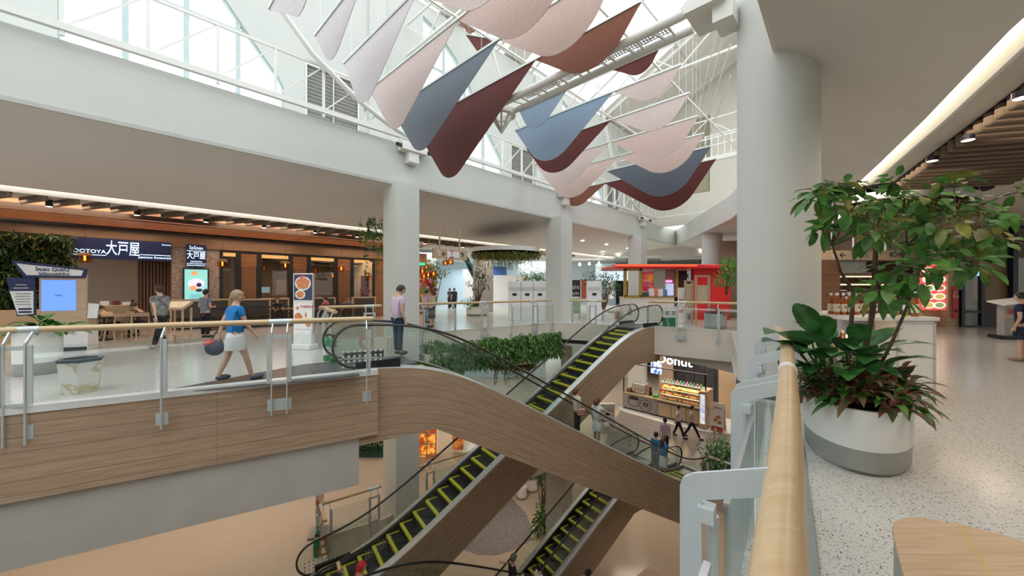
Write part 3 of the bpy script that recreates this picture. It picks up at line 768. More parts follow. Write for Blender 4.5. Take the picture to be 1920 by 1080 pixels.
struct(MB().box(U(31.9, 2.5, 11.4), (1.2, 2.4, 6), rz=math.atan2(EY, EX)), 'wall_niche', pm('tan_wall', (.45, .40, .30), .8))
# roof: rafters, ridge, solid bands and open glazed bays
RF = pm('roof_paint', (.78, .76, .70), .7, var=.02)
rz_e = lambda r: 13.6 + 4.0 * (1 - abs(r - 5.9) / 7.8)
m = MB()
for u0, u1 in ((-16, -14), (11.2, 12.6), (15.2, 16.6), (24.6, 31.3)):
    for ra, rb in ((-1.9, 5.9), (5.9, 13.7)):
        m.add([U(u0, ra, rz_e(ra)), U(u1, ra, rz_e(ra)), U(u1, rb, rz_e(rb)), U(u0, rb, rz_e(rb))] + [U(u0, ra, rz_e(ra) + .2), U(u1, ra, rz_e(ra) + .2), U(u1, rb, rz_e(rb) + .2), U(u0, rb, rz_e(rb) + .2)],
              [(0, 1, 2, 3), (4, 7, 6, 5), (0, 4, 5, 1), (1, 5, 6, 2), (2, 6, 7, 3), (3, 7, 4, 0)])
struct(m, 'ceiling_roof', RF)
m = MB()
u = -14
while u < 31.5:
    for ra, rb in ((-1.8, 5.9), (5.9, 13.6)): m.bar(U(u, ra, rz_e(ra) - .1), U(u, rb, rz_e(rb) - .1), .14, .3)
    u += 2.6
for r in (-1.5, 1, 3.5, 5.9, 8.3, 10.8, 13.3): m.bar(U(-15, r, rz_e(r) - .05), U(31, r, rz_e(r) - .05), .1, .16)
tag(m.build('roof_frame', STEELW), 'white painted skylight rafters and purlins high over the atrium', 'roof frame', kind='structure')

# catwalk trusses along the beams
def truss(label, P, Q, z0, z1, n, dirn=1, name='catwalk_truss'):
    t = thing(name, label, 'truss', V((P.x, P.y, z0)))
    MB().bar(P + V((0, 0, z0)), Q + V((0, 0, z0)), .12, .14).build('bottom_chord', STEELW, t)
    MB().bar(P + V((0, 0, z1)), Q + V((0, 0, z1)), .07, .07).build('top_chord', STEELW, t)
    m = MB(); g = MB()
    for k in range(n + 1):
        a = P.lerp(Q, k / n); m.bar(a + V((0, 0, z0 - (.18 if k % 2 == 0 else 0))), a + V((0, 0, z1)), .06, .07)
        if k < n:
            b = P.lerp(Q, (k + 1) / n); g.bar(a + V((0, 0, z0)), b + V((0, 0, z1)), .035)
    m.build('upright', STEELW, t); g.build('diagonal', STEELW, t); return t
truss('white catwalk truss running the length of the upper left beam', U(.94 - 12 * 1.26, .22, 0), U(29.4, .22, 0), 6.94, 8.24, 35)
truss('white catwalk truss across the far end of the atrium', U(29.4, .25, 0), U(29.4, 4.2, 0), 6.94, 8.24, 5)
t = thing('balcony_rail', 'small white balcony rail high on the far right wall', 'railing', U(26.3, 5.5, 9.6))
m = MB()
for k in range(6): m.bar(U(26.3, 4.6 + k * .35, 9.6), U(26.3, 4.6 + k * .35, 10.9), .05)
for z in (9.6, 10.3, 10.9): m.bar(U(26.3, 4.5, z), U(26.3, 6.5, z), .06)
m.build('rail_bars', STEELW, t)
MB().bar(U(26.3, 4.5, 9.45), U(26.3, 6.6, 9.45), .3, .2).build('ledge', STEELW, t)
# white strip painted in for window light through the mesh between beam and chord
struct(ub(-14, 29, -.15, -.02, 6.55, 6.78), 'trim_12', WALL)
# curved ribs springing from the beam brackets
def rib(label, u0):
    pts = [(u0, .25, 6.95), (u0 - 1.0, .3, 7.2), (u0 - 2.0, .35, 7.6), (u0 - 3.3, .4, 8.4), (u0 - 4.5, .45, 9.6), (u0 - 5.4, .5, 11.1), (u0 - 6.0, .5, 12.6), (u0 - 6.3, .5, 13.6)]
    tag(MB().tube([U(*p) for p in pts], .085, 10).build('curved_rib', STEELW, smooth=True), label, 'steel rib')
rib('white curved steel rib sweeping up beside the nearest slanted window', 8.67)
rib('white curved steel rib further along the upper left wall', 17.9)
rib('white curved steel rib at the far end of the upper left wall', 27.0)
# thin tie rods and lattice under the roof
m = MB()
for u0 in (9.5, 18, 27):
    z = 12.2
    m.bar(U(u0, -1.5, z), U(u0, 13.4, z), .07)
    m.bar(U(u0, -1.5, z - 1.2), U(u0, 13.4, z - 1.2), .09)
    for k in range(10): 
        a = -1.5 + k * 1.5; m.bar(U(u0, a, z - 1.2 if k % 2 else z), U(u0, a + 1.5, z if k % 2 else z - 1.2), .05)
for k in range(2): m.bar(U(2, 3.2 + k * 3.2, 9.6), U(30, 3.2 + k * 3.2, 9.6), .06)
tag(m.build('roof_lattice', STEELW), 'white steel lattice girders under the atrium roof', 'girder', kind='structure')
# brackets on the beam
def bracket(label, u):
    t = thing('beam_bracket', label, 'bracket', U(u, .2, 6.2))
    MB().box(U(u, .2, 6.60), (1.0, .35, .26), rz=math.atan2(EY, EX)).box(U(u, .15, 6.35), (.42, .3, .5), rz=math.atan2(EY, EX)).build('bracket_body', STEELW, t, bevel=.03)
    for sg in (-1, 1): MB().tube([U(u + sg * .5, .25, 6.62), U(u + sg * .72, .42, 6.55)], .07, 10).build('spotlight', DARK, t)
bracket('white steel bracket with small spotlights on the left beam behind the maroon banner', 8.75)
bracket('white steel bracket with small spotlights further along the left beam', 18.0)
bracket('white steel bracket at the far end of the left beam', 27.4)
t = thing('beam_bracket', 'heavy white steel bracket on top of the near round column', 'bracket', U(8.6, 10.0, 6.2))
MB().box(U(8.55, 9.95, 6.42), (.8, .6, .2), rz=math.atan2(EY, EX)).box(U(8.55, 10.2, 6.2), (.5, .3, .3), rz=math.atan2(EY, EX)).build('bracket_body', STEELW, t)
# cross truss to the round column
t = thing('cross_truss', 'pair of white steel tubes with perforated plate reaching out from the round column', 'truss', U(8.5, 5, 6.4))
for u in (8.30, 8.78): MB().tube([U(u, 5.0, 6.4), U(u, 9.6, 6.42)], .085, 12).build('tube', STEELW, t, smooth=True)
m = MB()
for k in range(16): m.bar(U(8.3, 5.1 + k * .3, 6.4), U(8.78, 5.1 + k * .3 + (.15 if k % 2 else 0), 6.4), .035)
m.build('cross_bar', STEELW, t)
m = MB()
for k in range(60): m.bar(U(8.42, 5.7 + k * .06, 6.47), U(8.66, 5.7 + k * .06, 6.47), .02)
for q in (8.42, 8.5, 8.58, 8.66): m.bar(U(q, 5.7, 6.47), U(q, 9.3, 6.47), .015)
m.build('perforated_plate', pm('plate_grey', (.45, .45, .45), .5), t)
c = U(8.62, 4.8, 6.35)
m = MB()
oc = [c + V((math.cos(a) * .33, math.sin(a) * .33, 0)) for a in [PI * k / 4 for k in range(8)]]
for a, b in zip(oc, oc[1:] + oc[:1]): m.bar(a, b, .12, .14); m.bar(a, c + V((0, 0, -.5)), .05)
m.build('end_node', STEELW, t)
# wires on the right
m = MB()
for z in (7.2, 8.0, 8.9, 9.8): m.tube([U(12.5, 9.3, z), U(26, 3.6, z)], .015, 5)
tag(m.build('cable', STEELW), 'thin tension cables stretched across the right of the atrium', 'cable')

# ---------------------------------------------------------------- banners
def fabric(name, c):
    m, nt, bs, N, L = nodes(name)
    tc = N.new('ShaderNodeTexCoord'); nz = N.new('ShaderNodeTexNoise'); nz.inputs['Scale'].default_value = 45; nz.inputs['Detail'].default_value = 5
    L.new(tc.outputs['Object'], nz.inputs['Vector']); rp = N.new('ShaderNodeValToRGB')
    rp.color_ramp.elements[0].position = .35; rp.color_ramp.elements[1].position = .65
    rp.color_ramp.elements[0].color = (*[x * .88 for x in c], 1); rp.color_ramp.elements[1].color = (*[min(1, x * 1.1) for x in c], 1)
    L.new(nz.outputs['Fac'], rp.inputs['Fac']); L.new(rp.outputs['Color'], bs.inputs['Base Color'])
    bs.inputs['Roughness'].default_value = .9; bs.inputs['Sheen Weight'].default_value = .3
    tl = N.new('ShaderNodeBsdfTranslucent'); L.new(rp.outputs['Color'], tl.inputs['Color'])
    mx = N.new('ShaderNodeMixShader'); mx.inputs[0].default_value = .42; L.new(bs.outputs[0], mx.inputs[1]); L.new(tl.outputs[0], mx.inputs[2])
    L.new(mx.outputs[0], N['Material Output'].inputs['Surface']); MATS[name] = m; return m
FW = fabric('felt_white', (.86, .83, .85)); FP = fabric('felt_pale_pink', (.83, .73, .70)); FPK = fabric('felt_pink', (.80, .665, .61))
FB = fabric('felt_blue_grey', (.27, .32, .38)); FG = fabric('felt_slate', (.20, .23, .28)); FM = fabric('felt_maroon', (.20, .055, .048)); FT = fabric('felt_terracotta', (.34, .145, .095)); FLB = fabric('felt_sky_blue', (.38, .49, .61))
def banner(label, TL, B, TR, u, mat, rho=.75, ztop=6.9):
    a, b, c = lu(*TL, u), lu(*B, u), lu(*TR, u)
    if ztop: a.z = c.z = ztop
    d1 = (a - b); d2 = (c - b); l1, l2 = d1.length, d2.length; d1.normalize(); d2.normalize()
    ang = d1.angle(d2); tl = min(rho / math.tan(ang / 2), l1 * .6, l2 * .6); rr = tl * math.tan(ang / 2)
    bis = (d1 + d2).normalized(); ctr = b + bis * (rr / math.sin(ang / 2))
    p1, p2 = b + d1 * tl, b + d2 * tl; v1, v2 = (p1 - ctr), (p2 - ctr); w = v1.angle(v2)
    arc = [ctr + (v1 * math.sin((1 - t) * w) + v2 * math.sin(t * w)) / math.sin(w) for t in [k / 12 for k in range(13)]]
    t = thing('hanging_banner', label, 'banner', a)
    pts = [a] + arc + [c]
    MB().plate(pts, (EX, EY, 0), .012).build('felt_panel', mat, t)
    MB().bar(a + V((0, 0, .02)), c + V((0, 0, .02)), .05, .05).build('top_rail', pm('aluminium_rail', (.55, .58, .55), .35, metal=.6), t)
    for f in (.12, .88): p = a.lerp(c, f); MB().tube([p, V((p.x, p.y, 11.0))], .004, 4).build('hanging_wire', STEEL, t)
banner('white felt banner nearest the top left corner of the group, mostly cut off', (505, -75), (568, 34), (612, -130), 3.5, FW, .45)
banner('second white felt banner from the left, pointed lobe beside the slanted window', (591, 63), (621, 129), (687, -50), 4.36, FW, .5)
banner('third white-pink felt banner from the left, in front of the louvred vent', (645, 121), (680.5, 216), (782, 1.6), 5.17, FW, .6)
banner('pale pink felt banner between the white one and the blue-grey one', (693, 169), (741, 259), (859, 50), 6.11, FP, .62)
banner('blue-grey felt banner in the nearest row, left lobe', (735, 206.5), (787, 297.5), (934.5, 77), 7.07, FB, .66)
banner('large dark maroon felt banner at the end of the nearest left row', (777, 237), (841.5, 350), (1004, 110), 8.13, FM, .68)
banner('pale pink felt banner cut by the top edge, first of the upper middle row', (777, 4), (940, 44), (1030, -130), 5.17, FP, .9)
banner('pale pink felt banner overlapping the top middle of the group', (859, 50), (1004, 101), (1098, -72), 6.11, FPK, .95)
banner('pink felt banner just above the terracotta one', (935, 79), (1074, 128), (1165, -50), 7.07, FPK, .95)
banner('terracotta felt banner in front of the white cross tubes', (1004, 110), (1118, 157), (1202, 9), 8.13, FT, .95)
banner('sky blue felt banner directly behind the end of the cross tubes', (974, 203), (1000, 262), (1062, 170), 9.72, FLB, .7)
banner('large sky blue felt banner in the further left row', (966, 243), (1022.6, 327), (1150, 173), 10.63, FLB, 1.0)
banner('maroon felt banner half hidden behind the large sky blue one', (987, 277), (1036, 346), (1146, 225), 12.1, FM, 1.1)
banner('lilac-pink felt banner in the further left row', (1001.6, 300), (1052.7, 366), (1141.7, 267.6), 13.7, FP, 1.15)
banner('pink felt banner behind the lilac one in the further left row', (1018.7, 326), (1067.6, 388), (1161, 293), 15.2, FPK, 1.2)
banner('last small terracotta felt banner of the further left row', (1046, 356), (1077, 397), (1137, 341), 18.2, FT, 1.0)
banner('dark maroon felt banner seen below the cross tubes near the skylight', (1150, 130), (1207, 147), (1235, 93), 9.72, FM, .8)
banner('small pale pink felt banner, highest of the further right row', (1150, 170.6), (1230, 200), (1277.6, 117), 10.63, FP, .9)
banner('pale pink felt banner, second of the further right row', (1149, 225), (1242, 259), (1293.4, 172), 12.1, FP, 1.0)
banner('pink felt banner, third of the further right row', (1146.5, 265), (1253, 316), (1309, 215.4), 13.7, FPK, 1.1)
banner('peach felt banner, fourth of the further right row', (1160, 291), (1262, 342), (1321, 249), 15.2, FPK, 1.2)
banner('slate grey felt banner above the last maroon one', (1138, 321), (1258.5, 389), (1333, 274.3), 16.6, FG, 1.25)
banner('wide dark maroon felt banner, lowest of the further right row', (1133, 343), (1266, 413), (1343, 294), 18.2, FM, 1.3)
banner('small maroon felt banner glimpsed behind the pale pink ones, high up', (873, 65), (903, 108), (927, 74), 9.9, FM, .5, None)
banner('small brown felt banner glimpsed above the small maroon one', (852, 28), (880, 66), (930, 30), 10.8, FT, .4, None)
# ---------------------------------------------------------------- foliage
def leafmat(name, c, c2, rough=.4):
    m, nt, bs, N, L = nodes(name)
    tc = N.new('ShaderNodeTexCoord'); nz = N.new('ShaderNodeTexNoise'); nz.inputs['Scale'].default_value = 7; L.new(tc.outputs['Object'], nz.inputs['Vector'])
    rp = N.new('ShaderNodeValToRGB'); rp.color_ramp.elements[0].position = .38; rp.color_ramp.elements[1].position = .64
    rp.color_ramp.elements[0].color = (*c, 1); rp.color_ramp.elements[1].color = (*c2, 1)
    L.new(nz.outputs['Fac'], rp.inputs['Fac']); L.new(rp.outputs['Color'], bs.inputs['Base Color']); bs.inputs['Roughness'].default_value = rough
    tl = N.new('ShaderNodeBsdfTranslucent'); L.new(rp.outputs['Color'], tl.inputs['Color'])
    mx = N.new('ShaderNodeMixShader'); mx.inputs[0].default_value = .25; L.new(bs.outputs[0], mx.inputs[1]); L.new(tl.outputs[0], mx.inputs[2])
    L.new(mx.outputs[0], N['Material Output'].inputs['Surface']); MATS[name] = m; return m
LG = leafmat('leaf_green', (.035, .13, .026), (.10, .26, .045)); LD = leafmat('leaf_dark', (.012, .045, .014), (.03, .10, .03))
LO = leafmat('leaf_olive', (.10, .13, .02), (.26, .27, .05)); LY = leafmat('leaf_lime', (.22, .32, .05), (.42, .50, .12))
LR = leafmat('leaf_red_green', (.05, .13, .045), (.27, .07, .06)); LV = leafmat('leaf_variegated', (.08, .26, .06), (.55, .65, .38))
BARK = pm('bark', (.10, .062, .04), .8, var=.3, scale=14); LRS = leafmat('leaf_pink_stem', (.35, .08, .10), (.45, .16, .15))
FLW = leafmat('flower_orange', (.6, .18, .02), (.7, .4, .05))
def rnd(a, b): return random.uniform(a, b)
def rdir():
    while True:
        v = V((rnd(-1, 1), rnd(-1, 1), rnd(-1, 1)))
        if .05 < v.length < 1: return v.normalized()
def leaf(m, p, d, L, W, up=None, droop=.25, segs=4, fold=.18, shape=1.0):
    """a curved leaf blade from p along d; shape moves the widest point"""
    d = V(d).normalized(); up = V(up) if up is not None else V((0, 0, 1))
    if abs(d.dot(up)) > .95: up = V((1, 0, .2))
    s = d.cross(up).normalized(); n = s.cross(d); vs = []; fs = []
    for i in range(segs + 1):
        t = i / segs; w = W * math.sin(PI * min(1, t ** shape * .97 + .03)) ** .75 if 0 < i < segs else (W * .06)
        c = V(p) + d * L * t * (1 - .15 * droop * t) - V((0, 0, 1)) * droop * L * t * t
        vs += [c - s * w * .5 + n * w * fold, c, c + s * w * .5 + n * w * fold]
    for i in range(segs):
        b = i * 3; fs += [(b, b + 1, b + 4, b + 3), (b + 1, b + 2, b + 5, b + 4)]
    m.add(vs, fs)
def cloud(m, fn, n, size, droop=.4, segs=2, downs=0, aspect=.5):
    for _ in range(n):
        p, out = fn(); d = (V(out) * .7 + rdir()).normalized(); d.z -= downs
        s = size * rnd(.6, 1.3); leaf(m, p, d, s, s * aspect, up=rdir(), droop=droop, segs=segs)

random.seed(3)
# ---- big oval planter on the right
pc = V((3.62, 3.98, 0)); prz = math.atan2(.78, .62)
t = thing('oval_planter', 'big oval white planter with grey base beside the near handrail, holding a small tree', 'planter', pc)
SX, SY = .76, .43
MB().lathe([(.90, .0), (.96, .04), (.98, .225), (.985, .23)], pc, 64, SX, SY, prz).build('base_band', GREYP, t, smooth=True)
MB().lathe([(.985, .23), (1.0, .34), (1.0, .575), (.995, .59), (.94, .59), (.94, .50)], pc, 64, SX, SY, prz).build('bowl', WHITEP, t, smooth=True)
MB().lathe([(.94, .50), (0, .53)], pc, 48, SX, SY, prz).build('soil', pm('soil', (.05, .035, .025), .95, var=.3, scale=30), t)
def inpl(f=.9):
    a = rnd(0, 2 * PI); r = math.sqrt(rnd(0, 1)) * f
    v = Matrix.Rotation(prz, 3, 'Z') @ V((math.cos(a) * r * SX, math.sin(a) * r * SY, 0)); return pc + v
# red edged plants
def rosette(c, n, L, W, m, st, elev=(.2, 1.1), droop=.5, hs=.12, shape=.8):
    for k in range(n):
        a = k * 2.4 + rnd(-.3, .3); e = rnd(*elev); d = V((math.cos(a) * math.cos(e), math.sin(a) * math.cos(e), math.sin(e)))
        q = c + d * hs * rnd(.8, 1.2) + V((0, 0, .03)); st.tube([c, c.lerp(q, .5) + V((0, 0, .01)), q], .0045, 4, cap=False)
        leaf(m, q, d, L * rnd(.75, 1.15), W * rnd(.8, 1.1), droop=droop * rnd(.6, 1.3), segs=5, shape=shape)
rt = thing('red_edged_plant', 'dense red-edged green foliage spilling over the rim of the big oval planter', 'plant', pc + V((0, 0, .53)))
st = MB(); lf = MB(); lf2 = MB()
for k in range(44):
    a = -.9 + k * .25 if k < 26 else rnd(0, 6.3); rr = rnd(.72, .98) if k < 28 else rnd(.3, .7)
    v = Matrix.Rotation(prz, 3, 'Z') @ V((math.cos(a) * SX * rr, math.sin(a) * SY * rr, 0)); c = pc + v + V((0, 0, .55 + rnd(0, .16)))
    rosette(c, 15, .225, .072, lf if k % 3 else lf2, st, elev=(-.1, 1.2), droop=.55, hs=.10)
lf.build('leaves', LR, rt, smooth=True, recalc=False); st.build('pink_stems', LRS, rt, recalc=False); lf2.build('greener_leaves', LG, rt, smooth=True, recalc=False)
# large leaved plant
NL = MATS['leaf_red_green'].node_tree.nodes
[setattr(n.inputs['Scale'], 'default_value', 22) for n in NL if n.type == 'TEX_NOISE']
bt = thing('broad_leaf_plant', 'glossy dark plant with long broad arching leaves at the left of the oval planter', 'plant', pc + V((-.2, .1, .53)))
st = MB(); lf = MB()
hub = pc + V((-.18, .12, .55))
spec = [((1432, 606), 3.5, .50), ((1425, 625), 3.7, .42), ((1490, 545), 3.9, .56), ((1612, 590), 3.7, .34), ((1470, 690), 3.6, .42), ((1560, 655), 3.35, .34), ((1520, 690), 3.5, .30),
        ((1600, 640), 3.4, .36), ((1735, 640), 3.9, .55), ((1725, 670), 3.6, .5), ((1640, 690), 3.4, .44), ((1700, 600), 4.2, .5), ((1480, 590), 4.3, .42), ((1550, 600), 4.3, .4), ((1660, 660), 3.6, .4),
        ((1590, 700), 3.3, .3), ((1690, 700), 3.5, .36), ((1505, 640), 3.4, .34), ((1545, 570), 3.8, .45), ((1580, 620), 3.6, .4), ((1650, 620), 4.1, .45), ((1455, 650), 3.9, .4), ((1700, 650), 3.5, .45), ((1620, 670), 3.4, .4), ((1530, 625), 4.2, .4)]
for (px, py), Y, L in spec:
    tip = ly(px, py, Y); h = hub + V((rnd(-.12, .25), rnd(-.1, .15), 0)) if px < 1600 else hub + V((rnd(.2, .45), rnd(-.1, .2), 0))
    mid = h.lerp(tip, .42) + V((0, 0, .10 + .12 * rnd(.3, 1)))
    d = (tip - mid).normalized()
    st.tube([h, h.lerp(mid, .6) + V((0, 0, .05)), mid], [.014, .011, .008], 6)
    Ln = max(L, (tip - mid).length * 1.1)
    leaf(lf, mid, d + V((0, 0, .22)), Ln, Ln * .43, droop=.30, segs=8, fold=.14, shape=.75)
lf.build('leaves', leafmat('leaf_glossy', (.026, .10, .028), (.07, .22, .06), .27), bt, smooth=True, recalc=False); st.build('stalks', LG, bt, smooth=True)
# feathery dark plant behind on the right
ft = thing('narrow_leaf_shrub', 'narrow-leaved dark shrub at the back right of the oval planter', 'plant', pc + V((.35, .45, .53)))
st = MB(); lf = MB()
for k in range(14):
    b = pc + V((.30 + rnd(-.12, .2), .38 + rnd(-.2, .25), .53)); tp = b + V((rnd(-.05, .35), rnd(-.2, .2), rnd(.15, .5)))
    st.tube([b, tp], .006, 5)
    for j in range(16):
        a = rnd(0, 6.28); e = rnd(-.2, .9); leaf(lf, b.lerp(tp, rnd(.4, 1)), (math.cos(a) * math.cos(e), math.sin(a) * math.cos(e), math.sin(e)), rnd(.12, .2), .018, droop=.3, segs=3)
lf.build('leaves', LD, ft, recalc=False); st.build('stems', BARK, ft)
# the small tree
tt = thing('shrub_tree', 'multi-stemmed small tree with round glossy leaves rising from the oval planter', 'tree', pc + V((.05, .05, .53)))
st = MB(); lf = MB(); lf2 = MB()
base = [pc + V((-.02, .10, .5)), pc + V((.06, .0, .5)), pc + V((.12, .06, .5))]
hubs = [ly(1600, 545, 3.9), ly(1560, 460, 3.75), ly(1642, 540, 3.95), ly(1640, 440, 3.9), ly(1720, 520, 3.7), ly(1700, 460, 4.1), ly(1780, 400, 3.9)]
def stem(a, b, r0, r1, sag=.0):
    mid = a.lerp(b, .5) + V((rnd(-.03, .03), rnd(-.03, .03), sag)); st.tube([a, a.lerp(mid, .5) + rdir() * .01, mid, mid.lerp(b, .5) + rdir() * .01, b], [r0, r0 * .9, (r0 + r1) / 2, r1 * 1.1, r1], 7)
stem(base[0], hubs[0], .026, .018); stem(hubs[0], hubs[1], .017, .010, -.03); stem(base[1], hubs[2], .034, .022); stem(hubs[2], hubs[3], .02, .011)
stem(base[2], hubs[4], .018, .012); stem(hubs[2], hubs[5], .014, .009, -.04); stem(hubs[5], hubs[6], .010, .007, .03); stem(base[1], hubs[3], .014, .008)
cl = [(1530, 365, 3.6, .16), (1565, 380, 3.9, .17), (1600, 395, 3.5, .2), (1660, 372, 3.8, .2), (1640, 425, 3.5, .22), (1700, 415, 4.1, .22), (1742, 370, 3.7, .2), (1765, 415, 3.6, .2), (1800, 375, 4.2, .15), (1812, 440, 3.8, .2),
      (1850, 425, 3.6, .18), (1892, 400, 3.8, .16), (1905, 362, 3.9, .12), (1722, 505, 3.5, .22), (1785, 490, 3.7, .22), (1680, 505, 3.9, .2), (1832, 492, 4.0, .17), (1650, 545, 3.5, .18), (1872, 455, 4.1, .14), (1540, 425, 3.6, .1),
      (1690, 560, 3.6, .12), (1615, 440, 3.9, .16), (1560, 345, 3.8, .1), (1672, 340, 4.0, .1), (1790, 345, 3.9, .1), (1745, 455, 3.9, .18), (1590, 350, 4.2, .12)]
for px, py, Y, R in cl:
    c = ly(px, py, Y); h = min(hubs, key=lambda q: (q - c).length + (0 if q.z < c.z + .15 else 1)); stem(h, c, .009, .004)
    n = int(11 + R * 52)
    for k in range(n):
        o = rdir(); o.z *= .8; p = c + o * R * rnd(.2, 1); d = (o + V((0, 0, -.15)) + rdir() * .4)
        Lf = rnd(.10, .19)
        leaf(lf if rnd(0, 1) > .13 else lf2, p, d, Lf, Lf * rnd(.52, .66), up=V((rnd(-.5, .5), rnd(-.8, .2), 1)), droop=rnd(.1, .5), segs=5, shape=.95, fold=.1)
        if k % 4 == 0: st.tube([c, p], .0022, 4, cap=False)
lf.build('leaves', LG, tt, smooth=True, recalc=False); lf2.build('yellowing_leaves', LO, tt, smooth=True, recalc=False); st.build('stems', BARK, tt, smooth=True)

# ---- left planter and its plants
lp = V((-9.45, 7.5, 0))
t = thing('round_planter', 'large white planter with grey base behind the left railing', 'planter', lp)
MB().lathe([(.42, 0), (.45, .03), (.45, .24)], lp, 40, .72, .72).build('base_band', GREYP, t, smooth=True)
MB().lathe([(.45, .24), (.455, .86), (.42, .86), (.42, .78), (0, .78)], lp, 40, .72, .72).build('bowl', WHITEP, t, smooth=True)
gt = thing('leafy_plant', 'broad-leaved green plant growing in the left white planter', 'plant', lp + V((0, 0, .78)))
lf = MB(); st = MB()
for k in range(44):
    a = rnd(0, 6.28); e = rnd(.15, .9); d = V((math.cos(a) * math.cos(e), math.sin(a) * math.cos(e), math.sin(e))); b = lp + V((rnd(-.28, .28), rnd(-.22, .22), .78)); q = b + d * rnd(.1, .4)
    st.tube([b, q], .008, 5); leaf(lf, q, d, rnd(.3, .55), rnd(.12, .2), droop=.45, segs=6)
lf.build('leaves', LG, gt, smooth=True, recalc=False); st.build('stalks', LG, gt)
# ---- hanging hedge on the far ledge
ht = thing('hedge', 'green hedge hanging from the ledge below the curved railing', 'hedge', V((-1, 15.4, -1.2)))
hp = [V((-3.25, 14.0, 0)), V((-3.1, 14.1, 0)), V((-1.6, 14.9, 0)), V((.15, 16.1, 0)), V((2.1, 17.7, 0))]
hc = [0]
for a, b in zip(hp[:-1], hp[1:]): hc.append(hc[-1] + (b - a).length)
def hfn(zlo=-1.35, zhi=-.35, dep=.42):
    x = rnd(0, hc[-1])
    for i in range(len(hp) - 1):
        if x <= hc[i + 1]:
            dd = (hp[i + 1] - hp[i]).normalized(); p = hp[i] + dd * (x - hc[i]); n = V((dd.y, -dd.x, 0)); break
    z = rnd(0, 1); bump = noise.noise(V((x * 1.3, 0, 0))) * .22 + noise.noise(V((x * 4, 5, 0))) * .12
    y = rnd(-.1, 1.05) * dep * (1 - .5 * z); 
    return p + n * (y + .05 + bump * .3) + V((0, 0, zlo + (zhi - zlo) * z + bump)), (n * 1 + V((0, 0, -.2)))
m = MB(); cloud(m, hfn, 5200, .19, droop=.6, segs=2, downs=.3, aspect=.45); m.build('leaves', LG, ht, recalc=False)
m = MB(); cloud(m, hfn, 4200, .19, droop=.6, segs=2, downs=.3, aspect=.45); m.build('lighter_leaves', leafmat('leaf_mid', (.10, .21, .05), (.24, .38, .11)), ht, recalc=False)
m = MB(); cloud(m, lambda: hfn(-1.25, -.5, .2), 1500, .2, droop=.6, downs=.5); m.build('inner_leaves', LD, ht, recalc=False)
# ---- hanging planter rings
def ring(label, fl, c, rx, ry, h, nf, drop, rz=0, seed=1):
    random.seed(seed); t = thing('hanging_planter', label, 'hanging planter', c)
    MB().lathe([(1.0, 0), (1.0, h), (.97, h), (.97, 0), (1.0, 0)], c, 48, rx, ry, rz).build('rim', WHITEP, t, smooth=True)
    MB().lathe([(.97, h * .6), (0, h * .6)], c, 32, rx, ry, rz).build('tray', DARK, t)
    m = MB()
    for k in range(6): a = k * 1.047 + .3; q = c + V((math.cos(a) * rx * .9, math.sin(a) * ry * .9, h * .5)); m.tube([q, V((q.x, q.y, fl[2]))], .01, 5)
    m.build('hanging_rod', STEEL, t)
    R = Matrix.Rotation(rz, 3, 'Z')
    def pt(f=1.0):
        a = rnd(0, 6.28); r = math.sqrt(rnd(0, 1)) * f; return c + R @ V((math.cos(a) * r * rx, math.sin(a) * r * ry, 0))
    pl = thing('trailing_plant', fl[1], 'plant', c - V((0, 0, .02)))
    m = MB()
    for _ in range(nf): p = pt(1.02); leaf(m, p + V((0, 0, -rnd(0, .25))), rdir() * .6 + V((0, 0, -.3)), rnd(.1, .2), .06, up=rdir(), droop=.5, segs=2)
    m.build('leaves', LO, pl, recalc=False)
    m = MB(); s = MB()
    for _ in range(int(nf / 14)):
        p = pt(.9); L = rnd(.3, 1) * drop; q = p + V((rnd(-.05, .05), rnd(-.05, .05), -L)); s.tube([p, q], .004, 4, cap=False)
        for j in range(int(L * 16)): leaf(m, p.lerp(q, rnd(.1, 1)), rdir(), rnd(.05, .10), .045, up=rdir(), droop=.3, segs=2)
    m.build('trailing_leaves', LY, pl, recalc=False); s.build('vines', LO, pl, recalc=False)
ring('round white hanging planter ring beyond the first square column', ('', 'yellow-green foliage hanging from the round ring beyond the square column', 4.4), V((-.35, 20.4, 3.62)), 1.85, 1.6, .22, 1800, 1.0)
ring('oval white hanging planter ring below the right ceiling', ('', 'olive foliage and thin vines trailing from the right oval ring', 4.4), V((11.05, 10.4, 4.02)), 1.75, .95, .2, 1700, 1.3, rz=.1, seed=5)
ring('dark oval hanging ring one storey down behind the descending escalator', ('', 'foliage trailing from the hanging ring one storey down', -1.06), V((-.1, 18.6, -1.95)), 1.35, .8, .14, 1200, 1.1, seed=8)
MB_ = MB().lathe([(1, 0), (1, .02)], V((11.15, 10.4, 4.375)), 40, 1.95, 1.05, .1); tag(MB_.build('ceiling_recess', pm('black_recess', (.015, .015, .015), .8)), 'black oval recess in the right ceiling above the oval ring', 'ceiling recess')
